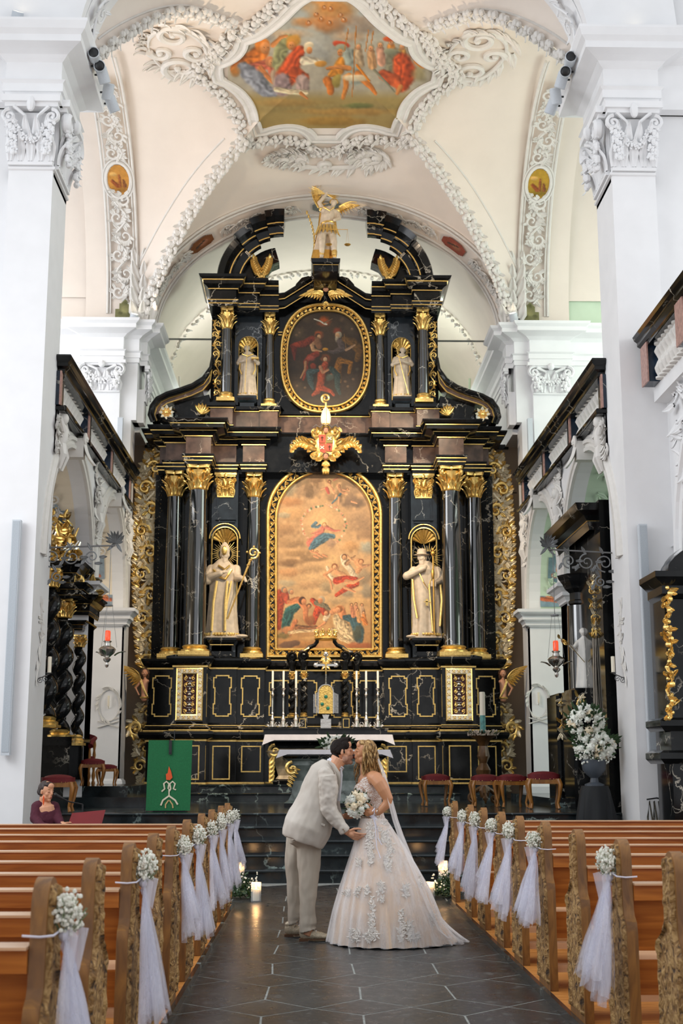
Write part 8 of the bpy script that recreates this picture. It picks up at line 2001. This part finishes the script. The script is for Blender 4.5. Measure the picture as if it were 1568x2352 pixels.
def skirt(mb,k,amp,nf,seed,n=160,rows=34,train=1):
    r=random.Random(seed); ph=[r.uniform(0,6.3) for _ in range(4)]
    def fn(i,j):
        z=.012+(ztop-.012)*(1-j)**1.0; cx,rx=ring(z); a=2*pi*i; g=j**1.2
        f=k*(1+amp*g*(.5*sin(nf*a+ph[0]+.6*sin(a+ph[1]))+.3*sin((nf+7)*a+ph[2])+.2*sin((2*nf-5)*a+ph[3]+j*2)))
        x=cx+rx*f*cos(a); y=YB+(.86*rx*f+.01)*sin(a)
        tr=max(0,cos(a-.0))**3*max(0,j-.8)*5; 
        return (x+train*.10*tr**1.5,y,max(z+.004*sin(20*a)*(j>.98),.008))
    mb.grid(fn,n,rows)
mb=MB(); skirt(mb,.965,.04,15,1); own(mb.build('satin_underskirt',CHAMP,smooth=180),bride)
TUL2,nt,b=nodes('ivory_tulle'); nt.nodes.remove(b); out=nt.nodes['Material Output']; tr=nt.nodes.new('ShaderNodeBsdfTransparent'); df=nt.nodes.new('ShaderNodeBsdfDiffuse'); mx=nt.nodes.new('ShaderNodeMixShader'); df.inputs[0].default_value=(.87,.86,.87,1)
co=coords(nt,(1,1,.04)); nz=tex(nt,'Noise',co,Scale=22,Detail=3); lw=nt.nodes.new('ShaderNodeLayerWeight'); lw.inputs[0].default_value=.35; ad=nt.nodes.new('ShaderNodeMath'); ad.operation='ADD'; nt.links.new(ramp(nt,nz.outputs[0],[(.35,.08),(.7,.34)]),ad.inputs[0]); m2=nt.nodes.new('ShaderNodeMath'); m2.operation='MULTIPLY'; m2.inputs[1].default_value=.5; nt.links.new(lw.outputs['Facing'],m2.inputs[0]); nt.links.new(m2.outputs[0],ad.inputs[1])
nt.links.new(ad.outputs[0],mx.inputs[0]); nt.links.new(tr.outputs[0],mx.inputs[1]); nt.links.new(df.outputs[0],mx.inputs[2]); nt.links.new(mx.outputs[0],out.inputs[0])
mb=MB(); skirt(mb,1.0,.055,19,5); own(mb.build('tulle_overskirt',TUL2,smooth=180),bride)
mb=MB(); skirt(mb,1.03,.07,23,9,train=1.6); own(mb.build('tulle_overskirt',TUL2,smooth=180),bride)
def onskirt(x,y,k=1.045):
    z=.6
    for _ in range(8):
        p=G(x,y,0,YB); cx,rx=ring(z); u=max(-.97,min(.97,(p.x-cx)/rx)); yy=YB-.86*rx*k*sqrt(1-u*u); q=at(620+x/3.5636,1660+y/3.5636,yy); z=max(.02,q.z)
    cx,rx=ring(z); n=V((u*.86,-sqrt(1-u*u),.25)).normalized(); return q+n*.004,n
mb=MB(); rd=random.Random(23)
def sprig(x,y,h,w,n):
    for k in range(n):
        t=rd.random(); xx=x+rd.uniform(-w,w)*(.4+.6*sin(pi*t)); yy=y+h*t; p,nn=onskirt(xx,yy); a=rd.uniform(0,6.3); mb.leaf(p,(cos(a),0,sin(a)),nn,rd.uniform(.018,.034),.016,.12,0,1,3,.05)
    for k in range(n//12+1):
        p,nn=onskirt(x+rd.uniform(-w,w)*.5,y+h*rd.random())
        for q in range(6): a=q*1.05; mb.leaf(p,(cos(a),0,sin(a)),nn,.022,.018,.15,0,1,3,.05)
for a in ((820,800,360,30,110),(930,800,110,50,45),(940,900,90,45,40),(985,980,90,30,34),(965,1090,120,32,50),(790,1330,80,24,20),(905,1310,150,26,40),(835,1430,340,20,80),(1110,1330,90,30,36),(1075,1540,240,30,70),(1140,1620,160,32,60),(690,1690,100,50,50),(630,1370,40,30,16),(1315,1560,110,34,34),(1220,1260,90,20,18),(730,1120,60,24,16),(720,1350,70,26,22),(1190,1720,60,50,36),(830,1700,90,60,50)): sprig(*a)
own(mb.build('lace_applique',APP),bride).__setitem__('kind','stuff')
# veil
VEIL=TUL2.copy(); VEIL.name='veil_tulle'
for nd in VEIL.node_tree.nodes:
    if nd.type=='VALTORGB': nd.color_ramp.elements[0].color=(.14,)*3+(1,); nd.color_ramp.elements[1].color=(.30,)*3+(1,)
VP_=[(872,250),(905,330),(945,430),(975,540),(1005,660),(1040,790),(1085,920),(1150,1080),(1235,1290),(1330,1520),(1420,1700),(1500,1765)]
def vfn(i,j):
    s_=j*(len(VP_)-1); k=min(len(VP_)-2,int(s_)); t=s_-k; x=VP_[k][0]*(1-t)+VP_[k+1][0]*t; y=VP_[k][1]*(1-t)+VP_[k+1][1]*t
    w=.05+.30*j**.7; u=(i-.5)*2; p=G(x-26*j**.5*(u*u)*2+9*sin(u*9+j*4)*j**.4,y,u*w,11.17); p.z=max(p.z,.012+.004*sin(u*20)); return p
mb=MB(); mb.grid(vfn,40,44); own(mb.build('veil',VEIL,smooth=180),bride)
mb=MB(); mb.tube([G(880,700,-.205),G(905,712,-.18),G(912,745,-.17)],.0,6) if False else None
P=[G(893+20*cos(a)*.9,727+24*sin(a),-.17+.032*sin(a*1.0+1.5)) for a in [2*pi*i/14 for i in range(14)]]; mb.tube(P,.004,6,closed=True); own(mb.build('bracelet',SILV),bride)
mb=MB(); mb.tube([G(822,752+3*sin(a),-.165+.012*cos(a)) for a in [2*pi*i/10 for i in range(10)]],.0022,5,closed=True); own(mb.build('wedding_ring',GOLD),bride)
mb=MB(); mb.tube([G(735,470,-.05),G(738,530,-.06),G(742,555,-.01)],.0014,5); mb.ell(G(742,558,-.06),.006,6,5); own(mb.build('necklace',GOLD),bride)
# hand-tied bouquet
c=G(712,668,-.14); root=bouquet('bridal_bouquet','round bridal bouquet of cream roses held between the couple','bouquet',c,(.092,.08,.098),.040,22,77,rose=CREAMR,leafL=.048,nl=46)
mb=MB(); a=G(770,705,-.15); b=G(888,845,-.16)
for k in range(9): o=V((random.Random(k).uniform(-.012,.012),random.Random(k+9).uniform(-.012,.012),0)); mb.tube([a+o,a.lerp(b,.5)+o*.7,b+o*2.2],.0055,6)
own(mb.build('stems',plain('fresh_green_stems','3D6B34',.6)),root)
mb=MB(); mb.tube([G(822,748,-.158),G(868,800,-.162)],[.022,.019],10); own(mb.build('ribbon_wrap',RIB),root)
for P in (((845,780),(862,850),(866,940),(875,1030),(905,1110)),((850,785),(880,880),(885,950),(915,1000)),((848,782),(855,700),(835,725))):
    mb=MB(); mb.tube([G(x,y,-.205-.03*i) for i,(x,y) in enumerate(P)],.0045,6,flat=.4); own(mb.build('ribbon_tail',RIB),root)
# ------------------------------------------------------------------ pianist
YPn=15.2
def Q(x,y,d=0): return at(x/3.92,1340+y/3.92,YPn+d)
kq=YPn/2970/3.92; WINE2=plain('burgundy_knit','4A1226',.85,nscale=60,var=.15,bmp=.3); HAIRD=plain('tied_dark_hair','33231D',.5,nscale=70,var=.3,bmp=.5)
pian=empty('person','woman in a burgundy sweater with orange earrings, singing at a keyboard','person',(Q(410,2200).x,YPn+.2,0))
HP=Matrix.Translation(Q(418,1876))@Matrix.Rotation(radians(-38),4,'Z')@Matrix.Rotation(radians(6),4,'Y')@Matrix.Scale(.92,4)
mb=MB(); headvol(mb,HP,1)
def tq(P,flat=1.0,n=16): mb.tube([Q(x,y,d) for x,y,r,d in P],[r*kq for x,y,r,d in P],n,flat=flat,up=(0,-1,0))
tq([(400,1920,42,.02),(400,1970,46,.03),(410,2005,88,.03),(415,2100,100,.04),(410,2230,95,.06),(410,2360,110,.1)])
tq([(345,2030,46,0),(330,2130,42,-.08),(380,2190,34,-.2),(470,2200,26,-.28),(540,2185,20,-.3)]); tq([(480,2030,46,.08),(510,2110,40,.02),(550,2165,30,-.1),(585,2180,22,-.15)])
hand(mb,Q(545,2182,-.3),(1,0,-.1),(0,.6,.7),(0,.3,-1),.9,(.3,.4,.4,.4),.3); hand(mb,Q(588,2178,-.15),(1,-.2,-.1),(0,-.6,.7),(0,.3,-1),.9,(.3,.4,.4,.4),.3)
z0=.46; x0=Q(410,2300).x
for q in (-.1,.1): limb(mb,[(x0,YPn+.05+q,.56),(x0+.42,YPn+.0+q,.56),(x0+.44,YPn+q,.08)],[.09,.07,.045],12); mb.ell((x0+.5,YPn+q,.045),(.11,.045,.04))
own(fuse(mb,'body',[SKIN],.006,3),pian); facebits(pian,HP,1)
mb=MB(); mb.T=HP; mb.ell((-.03,0,.035),(.092,.086,.1),18,12); mb.ell((.03,0,.09),(.058,.07,.036),12,8); mb.ell((.055,0,.08),(.035,.058,.026),12,8); mb.ell((-.11,0,-.01),(.045,.045,.05),12,10); mb.T=None; own(fuse(mb,'tied_back_hair',HAIRD,.006,2,None,None,wr(.003,50)),pian)
mb=MB(); tq([(408,2012,70,.03),(412,2052,100,.035),(416,2110,112,.045),(412,2230,106,.065),(410,2360,118,.1),(410,2420,122,.12)],1.0,20); tq([(335,2005,54,0),(320,2120,50,-.08),(375,2192,40,-.2),(470,2203,31,-.28),(515,2192,26,-.3)]); tq([(482,2005,52,.08),(512,2100,46,.02),(552,2168,34,-.1),(572,2178,27,-.13)])
mb.ell(Q(350,2010,.02),(.09,.1,.07),12,8); mb.ell(Q(475,2008,.07),(.08,.1,.06),12,8)
own(fuse(mb,'burgundy_sweater',WINE2,.007,3,None,None,wr(.006,12)),pian)
mb=MB(); 
for q in (-.1,.1): limb(mb,[(x0,YPn+.05+q,.56),(x0+.42,YPn+q,.56),(x0+.44,YPn+q,.12)],[.1,.082,.06],12)
own(fuse(mb,'dark_trousers',DARK,.009,3),pian)
mb=MB(); mb.ell(Q(392,1952,-.09),(.010,.006,.055),8,8); mb.ell(Q(392,1928,-.09),.01,6,5); own(mb.build('orange_earring',ORA),pian)
mb=MB(); mb.prism([(x0-.25,.42),(x0+.2,.42),(x0+.2,.47),(x0-.25,.47)],YPn-.15,YPn+.3); o=mb.build('bench_seat',DARK,smooth=0); own(o,(rb:=empty('piano_bench','black bench under the pianist','bench',(x0,YPn+.1,0))))
for dx in (-.22,.17):
    for dy in (-.12,.27): mb=MB(); mb.box(x0+dx-.015,x0+dx+.015,YPn+dy-.015,YPn+dy+.015,0,.42); own(mb.build('bench_leg',DARK,smooth=0),rb)
kx=Q(640,2200).x; kb=empty('keyboard','black stage keyboard on a stand beside the pianist','keyboard',(kx,YPn-.2,0))
zk=Q(560,2215,-.25).z; mb=MB(); mb.box(Q(470,2200).x,Q(470,2200).x+.33,YPn-.75,YPn+.35,zk-.12,zk-.02); own(mb.build('keyboard_case',DARK,smooth=0),kb)
mb=MB(); 
for k in range(30): mb.box(Q(470,2200).x+.02,Q(470,2200).x+.16,YPn-.73+.034*k,YPn-.70+.034*k,zk-.02,zk-.008)
own(mb.build('keys',CLOTHW,smooth=0),kb)
mb=MB(); 
for s in (-1,1): mb.tube([(Q(470,2200).x+.17-.12*s,YPn-.2,0),(Q(470,2200).x+.17+.12*s,YPn-.2,zk-.12)],.015,6); mb.box(Q(470,2200).x+.17-.12*s-.02,Q(470,2200).x+.17-.12*s+.02,YPn-.5,YPn+.2,0,.03)
own(mb.build('crossed_stand',DARK),kb)
RED=plain('glossy_red_lid','780E14',.5,nscale=10,var=.1)
lp=[Q(605,2205,-.25),Q(905,2205,-.1),Q(950,2040,.0),Q(655,2068,-.15)]; zl=zk+.0
lid=empty('laptop','open red laptop seen from behind on the keyboard','laptop',tuple(lp[0])); mb=MB(); mb.add([tuple(p) for p in lp]+[tuple(p+V((-.01,.012,0))) for p in lp],[(0,1,2,3),(7,6,5,4),(0,4,5,1),(1,5,6,2),(2,6,7,3),(3,7,4,0)]); own(mb.build('lid',RED,smooth=0),lid)
mb=MB(); mb.add([tuple(p+V((0,0,-.004))) for p in (lp[0],lp[1])]+[tuple(p+V((-.06,.16,-.004))) for p in (lp[1],lp[0])],[(0,1,2,3)]); mb.box(Q(880,2190).x,Q(1000,2190).x,YPn-.1,YPn+.1,Q(900,2200,0).z,Q(900,2165,0).z); own(mb.build('base',RED,smooth=0),lid)
st=empty('microphone_stand','black microphone on a boom stand in front of the singing pianist','microphone',(Q(740,1990).x,YPn+.15,0))
mb=MB(); mb.tube([Q(500,1905,-.03),Q(620,1965,.05),Q(745,1990,.15)],.008,6); mb.tube([Q(745,1990,.15),(Q(745,1990,.15).x,YPn+.15,.02)],.01,6); mb.lathe([(.15,0),(.15,.015),(.02,.02)],(Q(745,1990,.15).x,YPn+.15,0),16); own(mb.build('boom',DARK),st)
mb=MB(); a=Q(497,1903,-.03); b=Q(560,1935,0); mb.tube([a,b],[.022,.014],10); mb.ell(a,.026,10,8); own(mb.build('microphone',DARK),st)
bpy.context.view_layer.update()
